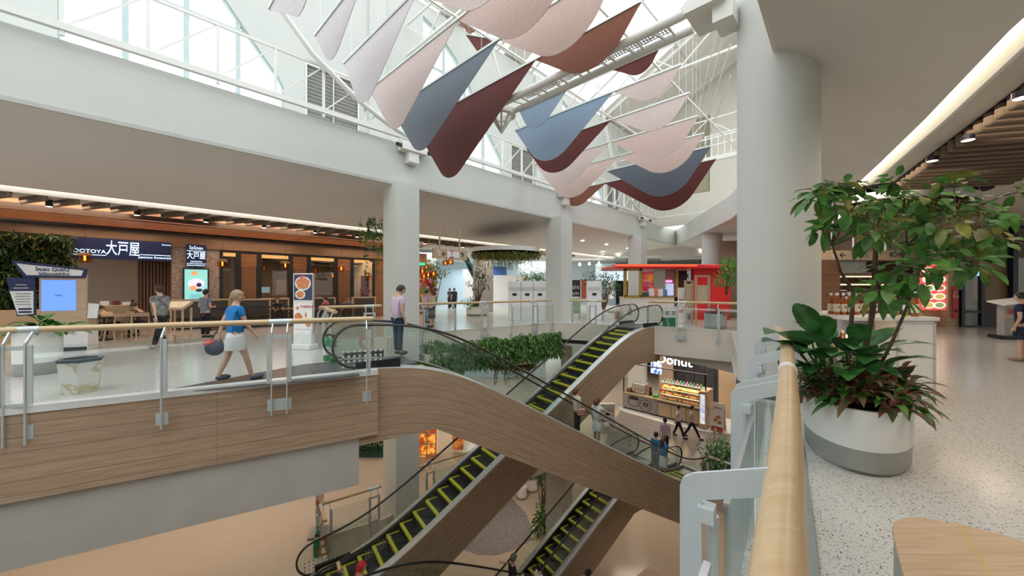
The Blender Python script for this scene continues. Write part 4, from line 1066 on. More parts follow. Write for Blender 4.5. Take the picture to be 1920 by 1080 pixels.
# ---- trees and greenery in the distance
def tree(label, c, h, R, n, mat, trunk=True, size=.16, seed=2, z0=.6, sq=1.0, cat='tree'):
    random.seed(seed); t = thing('potted_tree' if trunk else 'bush', label, cat, c)
    st = MB(); lf = MB(); top = c + V((0, 0, h))
    tips = []
    for k in range(9):
        a = rnd(0, 6.28); q = c + V((math.cos(a) * R * rnd(.2, .8), math.sin(a) * R * rnd(.2, .8), z0 + (h - z0) * rnd(.3, 1))); tips.append(q)
        st.tube([c + V((rnd(-.05, .05), rnd(-.05, .05), 0)), c.lerp(q, .5) + V((0, 0, .15 * h * .3)), q], [.04, .025, .008] if trunk else [.012, .01, .006], 6)
    for _ in range(n):
        q = random.choice(tips); o = rdir(); leaf(lf, q + V((o.x, o.y, o.z * sq)) * R * .45 * rnd(.2, 1), o + V((0, 0, -.2)), size * rnd(.6, 1.2), size * .45, up=rdir(), droop=.4, segs=2)
    st.build('stems', BARK, t); lf.build('leaves', mat, t, recalc=False); return t
def pot(label, c, r, h, mat=None, name='plant_pot'):
    t = thing(name, label, 'planter', c)
    MB().lathe([(r * .9, 0), (r * .97, h * .05), (r, h * .22)], c, 24).build('base_band', GREYP, t, smooth=True)
    MB().lathe([(r, h * .22), (r, h), (r * .93, h), (r * .93, h * .85), (0, h * .85)], c, 24).build('bowl', mat or WHITEP, t, smooth=True); return t
pot('white planter with the thin pink-stemmed tree, beyond the curved railing', V((-2.15, 23.4, 0)), .7, .55); tree('thin pink-stemmed tree standing in a planter beyond the curved railing', V((-2.15, 23.4, .47)), 2.5, .9, 300, LD, seed=4)
tree('low leafy bush in the planter below the pink-stemmed tree', V((-2.4, 23.3, .47)), .45, .6, 300, LG, trunk=False, seed=9, z0=.05)
tree('thin green tree with pendant bulbs around it, left of the grey pillar', V((-4.6, 22, 0)), 3.4, .9, 420, LO, seed=6, z0=1.5)
tree('bushy tree rising behind the wide white cabinet', V((1.5, 25.5, .0)), 2.9, 1.5, 700, LG, seed=7, z0=1.6, sq=.6)
tree('leafy tree between the slim white totem and the gold-framed kiosk', V((6.0, 26, 0)), 3.0, 1.3, 500, LD, seed=11, z0=.8)
tree('tree standing behind the gold-framed kiosk window', V((7.2, 29.5, 0)), 2.8, 1.2, 500, LD, seed=12, z0=.8)
pot('light grey planter in front of the red kiosk wall', V((8.6, 15.9, 0)), .42, .62, pm('pot_grey', (.42, .45, .44), .5)); tree('purple-green low plant in the light grey planter', V((8.6, 15.9, .5)), .3, .5, 350, LR, trunk=False, seed=13, z0=.02, size=.1, cat='plant')
tree('bright green leafy shrub at the edge of the near round column', V((9.35, 16.4, 1.4)), 1.6, .7, 420, leafmat('leaf_bright', (.06, .22, .03), (.18, .42, .08)), trunk=False, seed=14, z0=.2)
# variegated ivy one storey down on the right
random.seed(21)
iv = S(15.35, -7.55, L5)
t = thing('ivy_planter', 'timber trough with variegated ivy on the lower right landing', 'planter', iv)
MB().box(iv + V((.15, .1, .35)), (1.7, .5, .7), rz=math.atan2(-DX, DY)).build('trough', WOODF, t)
t = thing('variegated_ivy', 'green and cream variegated ivy climbing beside the near round column, one storey down', 'plant', iv + V((0, 0, .7)))
m = MB(); s = MB()
for k in range(16):
    b = iv + V((rnd(-.6, .8), rnd(-.5, .5), .7)); q = b + V((rnd(-.2, .3), rnd(-.3, .3), rnd(.6, 1.7))); s.tube([b, q], .008, 5)
    for j in range(70): leaf(m, b.lerp(q, rnd(0, 1)) + rdir() * .16, rdir(), rnd(.07, .14), .09, up=rdir(), droop=.3, segs=2)
m.build('leaves', LV, t, recalc=False); s.build('stems', LG, t)
m = MB()
for k in range(420): leaf(m, iv + V((rnd(-.8, 1.0), rnd(-.6, .6), .5 + rnd(-.3, .9))), rdir(), rnd(.08, .16), .09, up=rdir(), segs=2)
m.build('darker_leaves', LG, t, recalc=False)
# pots and plants on the lowest floor
for lab, px, py, r, h in (('larger white pot with grey base on the lowest floor', 996, 918, .5, .8), ('smaller white pot with grey base on the lowest floor', 978, 933, .38, .75), ('white pot on the lowest floor, partly behind the grey column', 1022, 905, .42, .7)):
    p = lz(px, py, L4); pot(lab, p, r, h)
p = lz(996, 918, L4) + V((0, 0, .68)); tree('bushy green plant in the larger white pot on the lowest floor', p, 1.3, .9, 420, LD, trunk=False, seed=31, z0=.2, size=.3, cat='plant')
p = lz(1018, 965, L4); tree('slender tree standing on the lowest floor beside the grey column', p, 3.6, .9, 260, LG, seed=32, z0=1.2, size=.3)
p = lz(1022, 1000, L4); tree('low green bush on the lowest floor next to the dark escalator', p, 1.2, .8, 300, LG, trunk=False, seed=33, z0=.1, size=.3)
sq = lz(1035, 960, L4); struct(MB().box((sq.x + 1.2, sq.y + .9, -9.15), (.9, .9, 6.1), rz=.75), 'wall_column_4', CONC)
# vines near the first square column
random.seed(41)
vp = V((-5.3, 14.2, 0)); t = thing('hanging_vine', 'thin leafy vine hanging left of the first square column', 'plant', vp + V((0, 0, 2.2)))
m = MB(); s = MB()
for k in range(9):
    a = vp + V((rnd(-.35, .5), rnd(-.4, .4), 4.38)); q = a + V((rnd(-.1, .1), rnd(-.1, .1), -rnd(.6, 2.2))); s.tube([a, a.lerp(q, .5) + rdir() * .08, q], .006, 5)
    for j in range(22): leaf(m, a.lerp(q, rnd(.1, 1)) + rdir() * .06, rdir() + V((0, 0, -.6)), rnd(.10, .18), .08, up=rdir(), segs=2)
m.build('leaves', LG, t, recalc=False); s.build('vines', BARK, t)
# planted wall on the far left
random.seed(51)
def fu(px, r):
    a = (px - 960) / FOC; b = U(0, r); return (b.x - a * b.y) / (EY * a - EX)
def fz(px, py, r):
    p = U(fu(px, r), r); return EYE - (py - 540) / FOC * p.y
RF_ = -9.35
t = thing('planted_wall', 'dark planted wall with orange and pink flowers at the far left of the restaurant', 'planted wall', U(fu(70, -8.9), -8.9, .9))
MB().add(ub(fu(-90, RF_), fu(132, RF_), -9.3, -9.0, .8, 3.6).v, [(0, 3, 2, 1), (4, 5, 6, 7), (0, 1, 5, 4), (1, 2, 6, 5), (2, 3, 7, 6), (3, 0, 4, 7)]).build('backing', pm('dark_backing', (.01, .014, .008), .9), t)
ua, ub_ = fu(-90, RF_), fu(132, RF_)
def wfn():
    u = rnd(ua, ub_ + .1); z = rnd(.9, 3.55); b = noise.noise(V((u * 1.5, z * 1.5, 0))) * .25; return U(u, -8.95 + b + rnd(-.1, .15), z), V((EY, -EX, 0))
for nm, mt, n, s in (('leaves', LD, 2600, .22), ('ferns', leafmat('leaf_fern', (.02, .06, .012), (.05, .11, .02)), 420, .26), ('yellow_leaves', LO, 260, .18), ('flowers', FLW, 170, .12), ('pink_flowers', leafmat('flower_pink', (.5, .25, .2), (.6, .35, .3)), 60, .12)):
    m = MB(); cloud(m, wfn, n, s, droop=.5, aspect=.35); m.build(nm, mt, t, recalc=False)
# ---------------------------------------------------------------- restaurant on the left
BX = [(0, 3, 2, 1), (4, 5, 6, 7), (0, 1, 5, 4), (1, 2, 6, 5), (2, 3, 7, 6), (3, 0, 4, 7)]
def fbx(m, px0, px1, z0, z1, r0, r1, rr=None):
    rr = RF_ if rr is None else rr
    return m.add(ub(fu(px0, rr), fu(px1, rr), r0, r1, z0, z1).v, BX)
FACE = V((EY, -EX, 0))
MARB = marble('marble_cladding', (.48, .41, .36), (.20, .16, .14), 4.2)
HT = 3.42
struct(fbx(fbx(MB(), 132, 322, 3.05, HT, RF_ - .2, RF_), 322, 413, 0, HT, RF_ - .25, RF_), 'wall_marble', MARB)
struct(fbx(MB(), -120, 722, HT, 3.95, RF_ - .3, RF_ + .12), 'wall_timber_header', wood('header_timber', (.20, .135, .085), (.29, .20, .13), plank=3, joint=6, gap=.3))
struct(fbx(MB(), -120, 722, 3.93, 4.0, RF_ - .3, RF_ + .25), 'trim_13', DARK)
struct(fbx(MB(), 702, 800, 0, 3.95, RF_ - .3, RF_), 'wall_timber_pier', WOODW)
u0, u1 = fu(-120, RF_), fu(722, RF_)
# room behind the glass
struct(ub(u0, u1 + .5, -17, -16.8, 0, 4.3), 'wall_restaurant_back', pm('tan_paint', (.30, .21, .13), .7))
struct(ub(u1 + .3, u1 + .5, -17, RF_ - .2, 0, 4.3), 'wall_restaurant_right', WALL2)
struct(ub(u0, u1 + .5, -17, RF_ - .25, 3.45, 3.55), 'ceiling_restaurant', pm('brown_ceiling', (.26, .20, .15), .7))
struct(ub(u0, u1 + .5, -17, RF_ - .25, 0.002, .012), 'floor', pm('brown_tile', (.12, .075, .05), .3))
m = MB()
for k in range(4):
    pass
tag(ub(fu(415, RF_), fu(700, RF_), RF_ - .75, RF_ - .5, 3.20, 3.42).build('light_cove', emis('amber_cove', (1, .52, .16), 1.3)), 'glowing amber ceiling cove behind the restaurant windows', 'light')
# bronze slatted canopy with glowing gaps
t = thing('slatted_canopy', 'long bronze slatted ceiling canopy with glowing gaps above the restaurant', 'canopy', U(4, -8, 4.05))
m = MB(); g = MB()
for k in range(9):
    r = -6.9 - k * .27; m.bar(U(u0, r, 4.08), U(u1 + 1, r, 4.08), .15, .05)
    g.bar(U(u0, r - .135, 4.085), U(u1 + 1, r - .135, 4.085), .11, .02)
m.build('slat', WOODW, t); g.build('light_strip', emis('slat_glow', (1, .50, .30), 2.2), t)
MB().bar(U(u0, -6.76, 4.2), U(u1 + 1, -6.76, 4.2), .08, .16).build('edge_board', pm('edge_dark', (.07, .04, .025), .5), t)
# felt baffles along the cove
n = 0; first = None
u = -9.5
while u < 27:
    if first is None:
        b = MB().box((0, 0, 0), (1.35, .10, .24)); first = tag(b.build('ceiling_baffle', pm('tan_felt', (.15, .11, .075), .9), world=False, bevel=.05), 'tan rounded baffle hanging in the row under the left ceiling edge', 'ceiling baffle', 'tan baffles along the left ceiling edge'); o = first
    else: o = first.copy(); COL.objects.link(o)
    o.location = U(u, -5.85, 4.2); o.rotation_euler = (0, 0, math.atan2(EX, -EY) + .45); u += .62
# downlights
def downlight(proto, loc):
    if proto is None:
        t = thing('downlight', '', 'downlight', (0, 0, 0)); MB().lathe([(.085, 0), (.085, .2), (0, .2)], (0, 0, 0), 14).build('can', DARK, t, world=False)
        MB().lathe([(0, -.004), (.075, -.004)], (0, 0, 0), 14).build('lens', EMW, t, world=False)
    else: t = copy_tree(proto)
    t.location = loc; return t
pr = None; k = 0
for px in (-10, 91, 257, 387, 496, 592, 671, 798, 870):
    a = fu(px, -5.9); q = downlight(pr, U(a, -6.0, 4.16)); pr = pr or q; tag(q, 'black can downlight between the tan baffles on the left', 'downlight', 'black can lights under the left ceiling edge')
fl = None
def flush(loc, label, group, mat=EMC, r=.075):
    global fl
    me = MB().lathe([(0, 0), (r, 0), (r * 1.15, .01), (r * 1.15, .02)], (0, 0, 0), 14)
    o = me.build('recessed_light', mat, world=False); o.location = loc; return tag(o, label, 'light', group)
for px in (52, 235, 466, 632): flush(U(fu(px, -6.5), -6.5, 4.385), 'round recessed light in the white ceiling band above the restaurant', 'recessed lights above the restaurant')
# signs
def board(name, label, px0, px1, z0, z1, r, mat, cat='sign', d=.12):
    p = U(fu((px0 + px1) / 2, r), r, z0); t = thing(name, label, cat, p)
    fbx(MB(), px0, px1, z0, z1, r - d, r, rr=r).build('panel', mat, t); return t
def ft(t, s, size, px, z, r, mat, sx=1, th=.006, align='CENTER'):
    return text(s, size, mat, t, U(fu(px, r), r, z) + FACE * .015, FACE, th=th, sx=sx, align=align)
r = RF_ + .25
zt, zb = fz(230, 449, r), fz(230, 487, r)
t = board('shop_sign', 'long navy restaurant sign with pale lit characters', 135, 321, zb, zt, r, NAVY, d=.25)
ft(t, 'OOTOYA', .19, 168, zb + .27, r, LIT, 1.0); ft(t, '大戸屋', .60, 231, (zt + zb) / 2, r, LIT, .52, th=.012)
ft(t, 'Japanese Restaurant', .12, 291, zb + .13, r, LIT); ft(t, 'ร้านอาหาร', .07, 312, zt - .12, r, LIT)
m = MB(); m.bar(U(fu(137, r), r + .01, zb + .14), U(fu(199, r), r + .01, zb + .14), .012, .02); m.bar(U(fu(262, r), r + .01, zb + .23), U(fu(320, r), r + .01, zb + .23), .012, .02); m.build('underline', LIT, t)
zt, zb = fz(368, 459, r), fz(368, 501, r)
t = board('small_shop_sign', 'small square navy sign on the marble wall above the screen', 349, 387, zb, zt, r, NAVY, d=.1)
ft(t, 'โอโตยะ', .17, 368, zt - .15, r, LIT); ft(t, '大戸屋', .34, 368, (zt + zb) / 2, r, LIT, .62); ft(t, 'OOTOYA', .09, 368, zb + .23, r, LIT); ft(t, 'Japanese Restaurant', .075, 368, zb + .08, r, LIT)
m = MB(); 
for z in (zt - .27, zb + .15): m.bar(U(fu(350, r), r + .01, z), U(fu(386, r), r + .01, z), .012, .015)
m.build('underline', LIT, t)
r = RF_ + .12; zt, zb = fz(367, 503, r), fz(367, 571, r)
t = board('menu_screen', 'tall lit turquoise food screen in a black frame on the marble wall', 343, 392, zb, zt, r, DARK, 'screen', d=.1)
fbx(MB(), 346, 389, zb + .05, zt - .05, r, r + .01, rr=r).build('display', emis('screen_turquoise', (.22, .55, .52), 1.0), t)
def disc(m, px, z, r, rad, sx=1, dz=0):
    c = U(fu(px, r), r + .02 + dz, z); x = V((EX, EY, 0)); b = len(m.v)
    m.add([c] + [c + x * math.cos(a) * rad * sx + V((0, 0, math.sin(a) * rad)) for a in [2 * PI * k / 16 for k in range(16)]], [(0, 1 + k, 1 + (k + 1) % 16) for k in range(16)]); return m
disc(MB(), 368, (zt + zb) / 2 + .12, r, .22, 1.25).build('plate_picture', emis('pic_white', (.6, .6, .85), 1.0), t)
disc(disc(MB(), 364, zt - .22, r, .10, 1, .004), 362, zb + .72, r, .10, 1.2, .004).build('food_picture', emis('pic_orange', (.85, .30, .12), .9), t)
disc(disc(MB(), 373, zb + .85, r, .09, 1, .004), 373, zb + .62, r, .07, 1.6, .004).build('bowl_picture', emis('pic_dark', (.05, .03, .06), .3), t)
m = MB()
for k in range(5): z = zb + .42 - k * .06; m.bar(U(fu(357 - k % 2 * 2, r), r + .02, z), U(fu(378 + k % 2 * 3, r), r + .02, z), .004, .02)
m.build('caption_line', emis('cap_blue', (.1, .3, .5), .5), t)
# entrance recess: beige return wall and dark timber slats
struct(fbx(MB(), 132, 262, 0, 3.05, RF_ - 3.0, RF_ - 2.9), 'wall_entrance', WALL2)
struct(fbx(MB(), 262, 322, 0, 3.05, RF_ - 1.0, RF_ - .9), 'wall_slat_screen', pm('dark_timber', (.035, .014, .010), .5))
m = MB()
for k in range(9): m.add(ub(fu(264 + k * 6.6, RF_), fu(267 + k * 6.6, RF_), RF_ - .9, RF_ - .82, 0, 3.0).v, BX)
tag(m.build('timber_slats', WOODW), 'dark red timber slats of the restaurant entrance', 'slatted screen', kind='structure')
# glazing
edges = [413, 447, 486, 545, 579, 630, 660, 702]
for i, (a, b) in enumerate(zip(edges[:-1], edges[1:])):
    wr = bpy.data.objects.new('window_%d' % (10 + i), None); COL.objects.link(wr); wr.location = U(fu((a + b) / 2, RF_), RF_, 0); wr['kind'] = 'structure'
    m = MB(); ua_, ub2 = fu(a, RF_), fu(b, RF_)
    for uu in (ua_ + .04, ub2 - .04): m.bar(U(uu, RF_, 0), U(uu, RF_, HT), .09, .12)
    m.bar(U(ua_, RF_, HT - .05), U(ub2, RF_, HT - .05), .1, .1); m.build('window_frame', DARK, wr)
    if i % 2 == 1:
        m = MB(); m.add(ub(ua_ + .08, ub2 - .08, RF_ - .05, RF_ + .02, HT - .75, HT - .1).v, BX)
        for k in range(7): uu = ua_ + .16 + (ub2 - ua_ - .32) * k / 6; m.bar(U(uu, RF_ - .03, .9), U(uu, RF_ - .03, HT - .75), .07, .07)
        m.build('slat_panel', WOODW, wr)
        g = MB()
        for k in range(6): uu = ua_ + .22 + (ub2 - ua_ - .32) * k / 6; g.bar(U(uu, RF_ - .06, .95), U(uu, RF_ - .06, HT - .8), .02, .02)
        g.build('brass_rod', pm('brass', (.75, .48, .20), .35, metal=.3), wr)
    MB().add(ub(ua_ + .05, ub2 - .05, RF_ - .1, RF_ - .09, .05, HT - .08).v, BX).build('pane', WGLASS, wr)
# pendants
def pendant(proto, loc, ztop, s=1.0):
    if proto is None:
        t = thing('pendant_lamp', '', 'lamp', (0, 0, 0))
        MB().lathe([(.10, .1), (.165, .06), (.18, -.05), (.16, -.16), (.10, -.19)], (0, 0, 0), 16).build('glass_shade', glassmat('amber_glass', (1, .50, .20), .6, .95), t, world=False, smooth=True)
        MB().lathe([(.04, .16), (.17, .13), (.18, .05), (.165, .05)], (0, 0, 0), 16).build('cap', pm('bronze_cap', (.28, .16, .08), .4, metal=.5), t, world=False, smooth=True)
        MB().lathe([(.025, -.12), (.03, .0), (.015, .08)], (0, 0, 0), 10).build('bulb', EMAMB, t, world=False)
        MB().tube([(0, 0, .14), (0, 0, 1.15)], .006, 5).build('cord', DARK, t, world=False)
    else: t = copy_tree(proto)
    t.location = loc; t.scale = (s, s, s); return t
PR = None
for px, py, rr, lb in ((159, 482, -7.6, 'amber glass pendant lamp in front of the long navy sign'), (417, 493, -7.6, 'amber glass pendant lamp at the right edge of the marble wall'), (535, 496, -7.6, 'amber glass pendant lamp above the food banner stand'), (640, 502, -7.6, 'amber glass pendant lamp in front of the rightmost slat panel'),
                       (455, 527, -12, 'amber pendant lamp glowing inside behind the first slat panel'), (463, 507, -14.5, 'small amber lamp deep inside behind the first slat panel'), (624, 516, -12.5, 'amber lamp inside, left of the rightmost slat panel'), (688, 515, -12, 'amber lamp inside the rightmost restaurant window')):
    q = pendant(PR, U(fu(px, rr), rr, fz(px, py, rr)), 4); PR = PR or q; tag(q, lb, 'lamp')
# cluster of pendants beyond the column
for i, (px, py, Y) in enumerate(((792, 507, 19), (803, 514, 20), (813, 512, 18.5), (795, 517, 21), (868, 478, 21), (835, 492, 22), (845, 490, 20), (800, 500, 22))):
    q = pendant(PR, ly(px, py, Y), 4, .95); tag(q, 'amber pendant bulb in the cluster just right of the first square column', 'lamp', 'pendant cluster by the first column')
# black lattice fence of the terrace
rr = -6.9; t = thing('terrace_fence', 'black lattice fence of the restaurant terrace', 'fence', U(fu(540, rr), rr, 0))
ua2, ub3 = fu(395, rr), fu(700, rr)
m = MB(); m.bar(U(ua2, rr, .88), U(ub3, rr, .88), .06, .05); m.bar(U(ua2, rr, .06), U(ub3, rr, .06), .06, .05)
k = ua2
while k <= ub3: m.bar(U(k, rr, 0), U(k, rr, .9), .05); k += 1.2
m.build('frame', DARK, t)
m = MB(); k = ua2
while k < ub3: m.bar(U(k, rr, .1), U(k + .4, rr, .85), .018); m.bar(U(k + .4, rr, .1), U(k, rr, .85), .018); k += .1
m.build('lattice', pm('lattice_brown', (.06, .04, .03), .5), t)
# booths
def booth(px, rr, label, w=1.5):
    c = U(fu(px, rr), rr, 0); t = thing('booth_seat', label, 'seat', c); z = math.atan2(EY, EX)
    MB().box(c + V((0, 0, .22)), (w, .6, .44), rz=z).build('seat', pm('dark_leather', (.03, .02, .018), .4), t, bevel=.03)
    MB().box(c + V((0, 0, .8)) - FACE * -.0 + FACE * .28, (w, .12, .7), rz=z).build('backrest', pm('grey_leather', (.06, .055, .05), .5), t, bevel=.03)
    m = MB(); x = V((EX, EY, 0))
    for sg in (-1, 1): m.box(c + x * sg * w / 2 + FACE * .28 + V((0, 0, .6)), (.07, .16, 1.2), rz=z)
    m.box(c + FACE * .28 + V((0, 0, 1.2)), (w + .07, .16, .07), rz=z); m.build('timber_frame', WOODL, t)
booth(470, -7.8, 'timber-framed booth seat behind the woman in blue', 1.3); booth(512, -8.4, 'timber-framed booth seat left of the banner stand', 1.1); booth(600, -8.2, 'timber-framed booth seat right of the banner stand', 1.2); booth(678, -8.0, 'timber-framed booth seat at the right end of the terrace', 1.2)
booth(384, -8.6, 'long dark sofa bench under the turquoise screen', 2.2)
def table(px, rr, label, w=.8, h=.74, wood_=None):
    c = U(fu(px, rr), rr, 0); t = thing('dining_table', label, 'table', c); z = math.atan2(EY, EX)
    MB().box(c + V((0, 0, h)), (w, .7, .04), rz=z).build('table_top', wood_ or WOODL, t, bevel=.008)
    MB().lathe([(.25, 0), (.25, .02), (.03, .04), (.03, h)], c, 16).build('pedestal', DARK, t)
table(537, -7.6, 'small wooden table on the terrace left of the banner stand'); table(648, -7.6, 'small wooden table between the two right booths'); table(195, -6.2, 'dark table where the two seated people lean', 1.2, .74, DARK)
for i, (px, rr) in enumerate(((530, -7.5), (541, -7.7), (646, -7.7))):
    p = U(fu(px, rr), rr, .76); tag(MB().lathe([(.03, 0), (.035, .08), (.0, .085)], p, 10).build('cup', PAPERW, smooth=True), 'small white cup on a wooden terrace table', 'cup', 'white cups on the terrace tables')
# framed poster and red panel inside right window
t = board('wall_poster', 'red and blue illustrated poster inside the rightmost restaurant window', 677, 692, fz(685, 556, -10.5), fz(685, 517, -10.5), -10.5, pm('poster_blue', (.08, .10, .22), .5), 'poster', d=.04)
random.seed(8)
m = MB()
for k in range(9): disc(m, rnd(679, 690), rnd(fz(685, 553, -10.5), fz(685, 520, -10.5)), -10.5, rnd(.08, .2), 1, k * .002)
m.build('red_print', REDM, t)
t = board('wall_screen', 'small pale blue screen inside the second restaurant window', 487, 506, fz(495, 549, -13), fz(495, 538, -13), -13, emis('pale_screen', (.25, .36, .42), .8), 'screen', d=.05)
t = board('menu_board', 'pale framed menu board at the back of the restaurant', 518, 536, fz(527, 552, -15.5), fz(527, 524, -15.5), -15.5, pm('menu_pale', (.42, .34, .24), .6), 'board', d=.05)
# banner stand
c = lz(570, 654, 0); fx = V((-.25, -1, 0)).normalized(); rz = math.atan2(fx.x, -fx.y) * -1
rz = math.atan2(-fx.x, fx.y) + PI
t = thing('banner_stand', 'tall upright stand with two food posters in front of the terrace', 'sign', c)
R = Matrix.Rotation(rz, 3, 'Z')
MB().box(c + V((0, 0, .07)), (.66, .36, .14), rz=rz).box(c + V((0, 0, .32)), (.6, .14, .4), rz=rz).build('base', PAPERW, t, bevel=.02)
MB().box(c + V((0, 0, 1.3)), (.66, .06, 1.62), rz=rz).build('frame', STEEL, t)
def onp(x, z, d=.034): return c + R @ V((x, -d, z)) if (R @ V((0, -1, 0))).y < 0 else c + R @ V((-x, d, z))
fdir = (onp(0, 0) - c).normalized()
fdir.z = 0
def pbox(x0, x1, z0, z1, mat, nm, d=.036):
    MB().box(onp((x0 + x1) / 2, (z0 + z1) / 2, d), (x1 - x0, .006, z1 - z0), rz=rz).build(nm, mat, t)
pbox(-.3, .3, 1.36, 2.08, pm('poster_navy', (.03, .045, .10), .4), 'upper_poster'); pbox(-.3, .3, .56, 1.28, PAPERW, 'lower_poster')
def pdisc(x, z, r, mat, nm, d, sx=1, bump=True):
    m = MB(); q = onp(x, z, d); xx = V((0, 0, 1)).cross(fdir)
    m.add([q + fdir * .002] + [q + xx * math.cos(a) * r * sx * (1 + (.12 * math.sin(5 * a) if bump else 0)) + V((0, 0, math.sin(a) * r)) for a in [2 * PI * k / 20 for k in range(20)]], [(0, 1 + k, 1 + (k + 1) % 20) for k in range(20)]); m.build(nm, mat, t, recalc=False)
FOOD = speck('food_red', (.55, .10, .03), (.75, .38, .16), 45, rough=.5, bump=.1)
pdisc(0, 1.83, .20, PAPERW, 'plate_picture', .042, 1.35, False); pdisc(0, 1.83, .16, FOOD, 'food_picture', .046, 1.4); pdisc(-.09, 1.52, .13, PAPERW, 'plate_picture', .042, 1.3, False); pdisc(-.09, 1.52, .095, FOOD, 'food_picture', .046, 1.35)
pdisc(-.15, .88, .13, FOOD, 'food_picture', .042); pdisc(.1, .95, .07, FOOD, 'food_picture', .042, .5); pdisc(.18, .72, .10, FOOD, 'food_picture', .042); pdisc(-.18, 1.14, .05, FOOD, 'food_picture', .042)
text('เมนูใหม่', .10, REDM, t, onp(-.02, 2.02, .042), fdir); text('THANGLY', .09, REDM, t, onp(.12, 1.18, .042), fdir)
# queue kiosk
KB = lz(128, 657, 0); K = KB; fk = V((.45, -1, 0)).normalized(); rz = math.atan2(fk.y, fk.x) + PI / 2; R = Matrix.Rotation(rz, 3, 'Z')
t = thing('ticket_kiosk', 'wooden queue ticket kiosk with a blue screen and speech-bubble header', 'kiosk', K)
def kp(x, z, d=0): return K + R @ V((x, -d, z))
MB().box(kp(.25, .3), (.5, .5, .6), rz=rz).build('white_base', WHITEP, t, bevel=.01); MB().box(kp(.25, .06), (.46, .52, .1), rz=rz).build('plinth', DARK, t)
MB().box(kp(-.08, 1.28, .0), (.92, .08, 1.55), rz=rz).build('timber_body', WOODL, t, bevel=.01)
MB().box(kp(-.16, 1.5, .045), (.66, .012, .82), rz=rz).build('blue_screen', emis('screen_blue', (.10, .22, .85), 1.25), t)
def kpoly(pts, d, th, mat, nm): MB().plate([kp(x, z, d) for x, z in pts], fk, th).build(nm, mat, t)
kpoly([(-1.02, 2.42), (.42, 2.22), (.36, 1.97), (-.80, 1.98)], .07, .03, NAVY, 'header_border'); kpoly([(-.92, 2.34), (.34, 2.18), (.30, 2.03), (-.74, 2.04)], .09, .012, PAPERW, 'header_panel')
kpoly([(-1.12, 1.98), (-.60, 1.96), (-.58, .98), (-.92, .96)], .06, .03, NAVY, 'side_board'); kpoly([(-1.05, 1.62), (-.62, 1.62), (-.62, 1.02), (-.90, 1.0)], .08, .01, PAPERW, 'side_panel')
text('โหลด QueQ', .13, NAVY, t, kp(-.25, 2.19, .105), fk); text('ไม่ต้องรอหน้าร้าน', .085, NAVY, t, kp(-.22, 2.07, .105), fk)
text('OOTOYA', .045, PAPERW, t, kp(-.84, 1.78, .085), fk); text('QueQ', .05, NAVY, t, kp(-.16, 1.5, .056), fk); text('สแกนรับคิว', .06, PAPERW, t, kp(-.84, 1.70, .085), fk)
m = MB()
for k in range(5): m.box(kp(-.80, 1.55 - k * .07, .088), (.26, .004, .014), rz=rz); m.lathe([(.018, 0), (.018, .004)], kp(-.94 if k % 2 else -.68, 1.54 - k * .07, .09), 8)
m.box(kp(-.77, 1.15, .088), (.24, .004, .05), rz=rz).box(kp(-.77, 1.07, .088), (.24, .004, .05), rz=rz); m.build('printed_line', NAVY, t)
kpoly([(.42, 1.28), (.64, 1.26), (.60, .86), (.40, .86)], .05, .01, PAPERW, 'paper_panel')
# bin
bc = V((-7.05, 6.15, 0)); t = thing('litter_bin', 'hexagonal white marble litter bin with dark rim behind the left railing', 'bin', bc)
MB().lathe([(.22, 0), (.275, .52), (.24, .52), (.20, .1), (0, .1)], bc, 6, rz=.2).build('marble_body', marble('gold_marble', (.80, .77, .75), (.55, .45, .25), 1.2), t)
MB().lathe([(.28, .51), (.285, .56), (.22, .56), (.22, .51)], bc, 6, rz=.2).build('rim', pm('dark_slate', (.08, .11, .13), .4), t)
# planter cabinets and stools at left, wooden host counter
c = U(fu(220, -7.2), -7.2, 0); t = thing('timber_counter', 'wooden cabinet with small boxes on top beside the seated pair', 'counter', c)
z = math.atan2(EY, EX); MB().box(c + V((0, 0, .55)), (.95, .5, 1.1), rz=z).build('body', WOODL, t, bevel=.01)
for i, (dx, w, h, mt, lb) in enumerate(((-.3, .22, .14, PAPERW, 'white paper box on the wooden cabinet'), (-.02, .18, .16, pm('dark_red_box', (.18, .03, .03), .5), 'dark red box on the wooden cabinet'), (.22, .2, .1, PAPERW, 'low white tray at the right end of the wooden cabinet'), (.38, .05, .2, DARK, 'dark bottle at the end of the wooden cabinet'))):
    p = c + V((EX, EY, 0)) * dx + V((0, 0, 1.1)); tag(MB().box(p + V((0, 0, h / 2)), (w, .16, h), rz=z).build('box' if i < 3 else 'bottle', mt, bevel=.01), lb, 'box' if i < 3 else 'bottle')
c = lz(335, 645, 0); t = thing('menu_lectern', 'wooden menu stand holding an open lit menu before the entrance', 'lectern', c)
m = MB()
for dx in (-.25, .25):
    for dy in (-.15, .15): m.box(c + V((dx, dy, .55)), (.04, .04, 1.1))
m.box(c + V((0, 0, .3)), (.5, .3, .03)).build('frame', WOODL, t); MB().box(c + V((0, -.05, 1.16)), (.66, .42, .05), rot=Matrix.Rotation(.5, 3, 'X')).build('tray', WOODL, t)
MB().box(c + V((0, -.07, 1.20)), (.6, .36, .015), rot=Matrix.Rotation(.5, 3, 'X')).build('open_menu', speck('menu_print', (.8, .65, .45), (.75, .3, .15), 14, .62, emit=.25), t)
c = U(fu(50, -7.6), -7.6, 0); t = thing('bench_counter', 'low light wooden counter under the planted wall', 'counter', c); MB().box(c + V((0, 0, .5)), (3.4, .5, 1.0), rz=z).build('body', WOODL, t, bevel=.01)
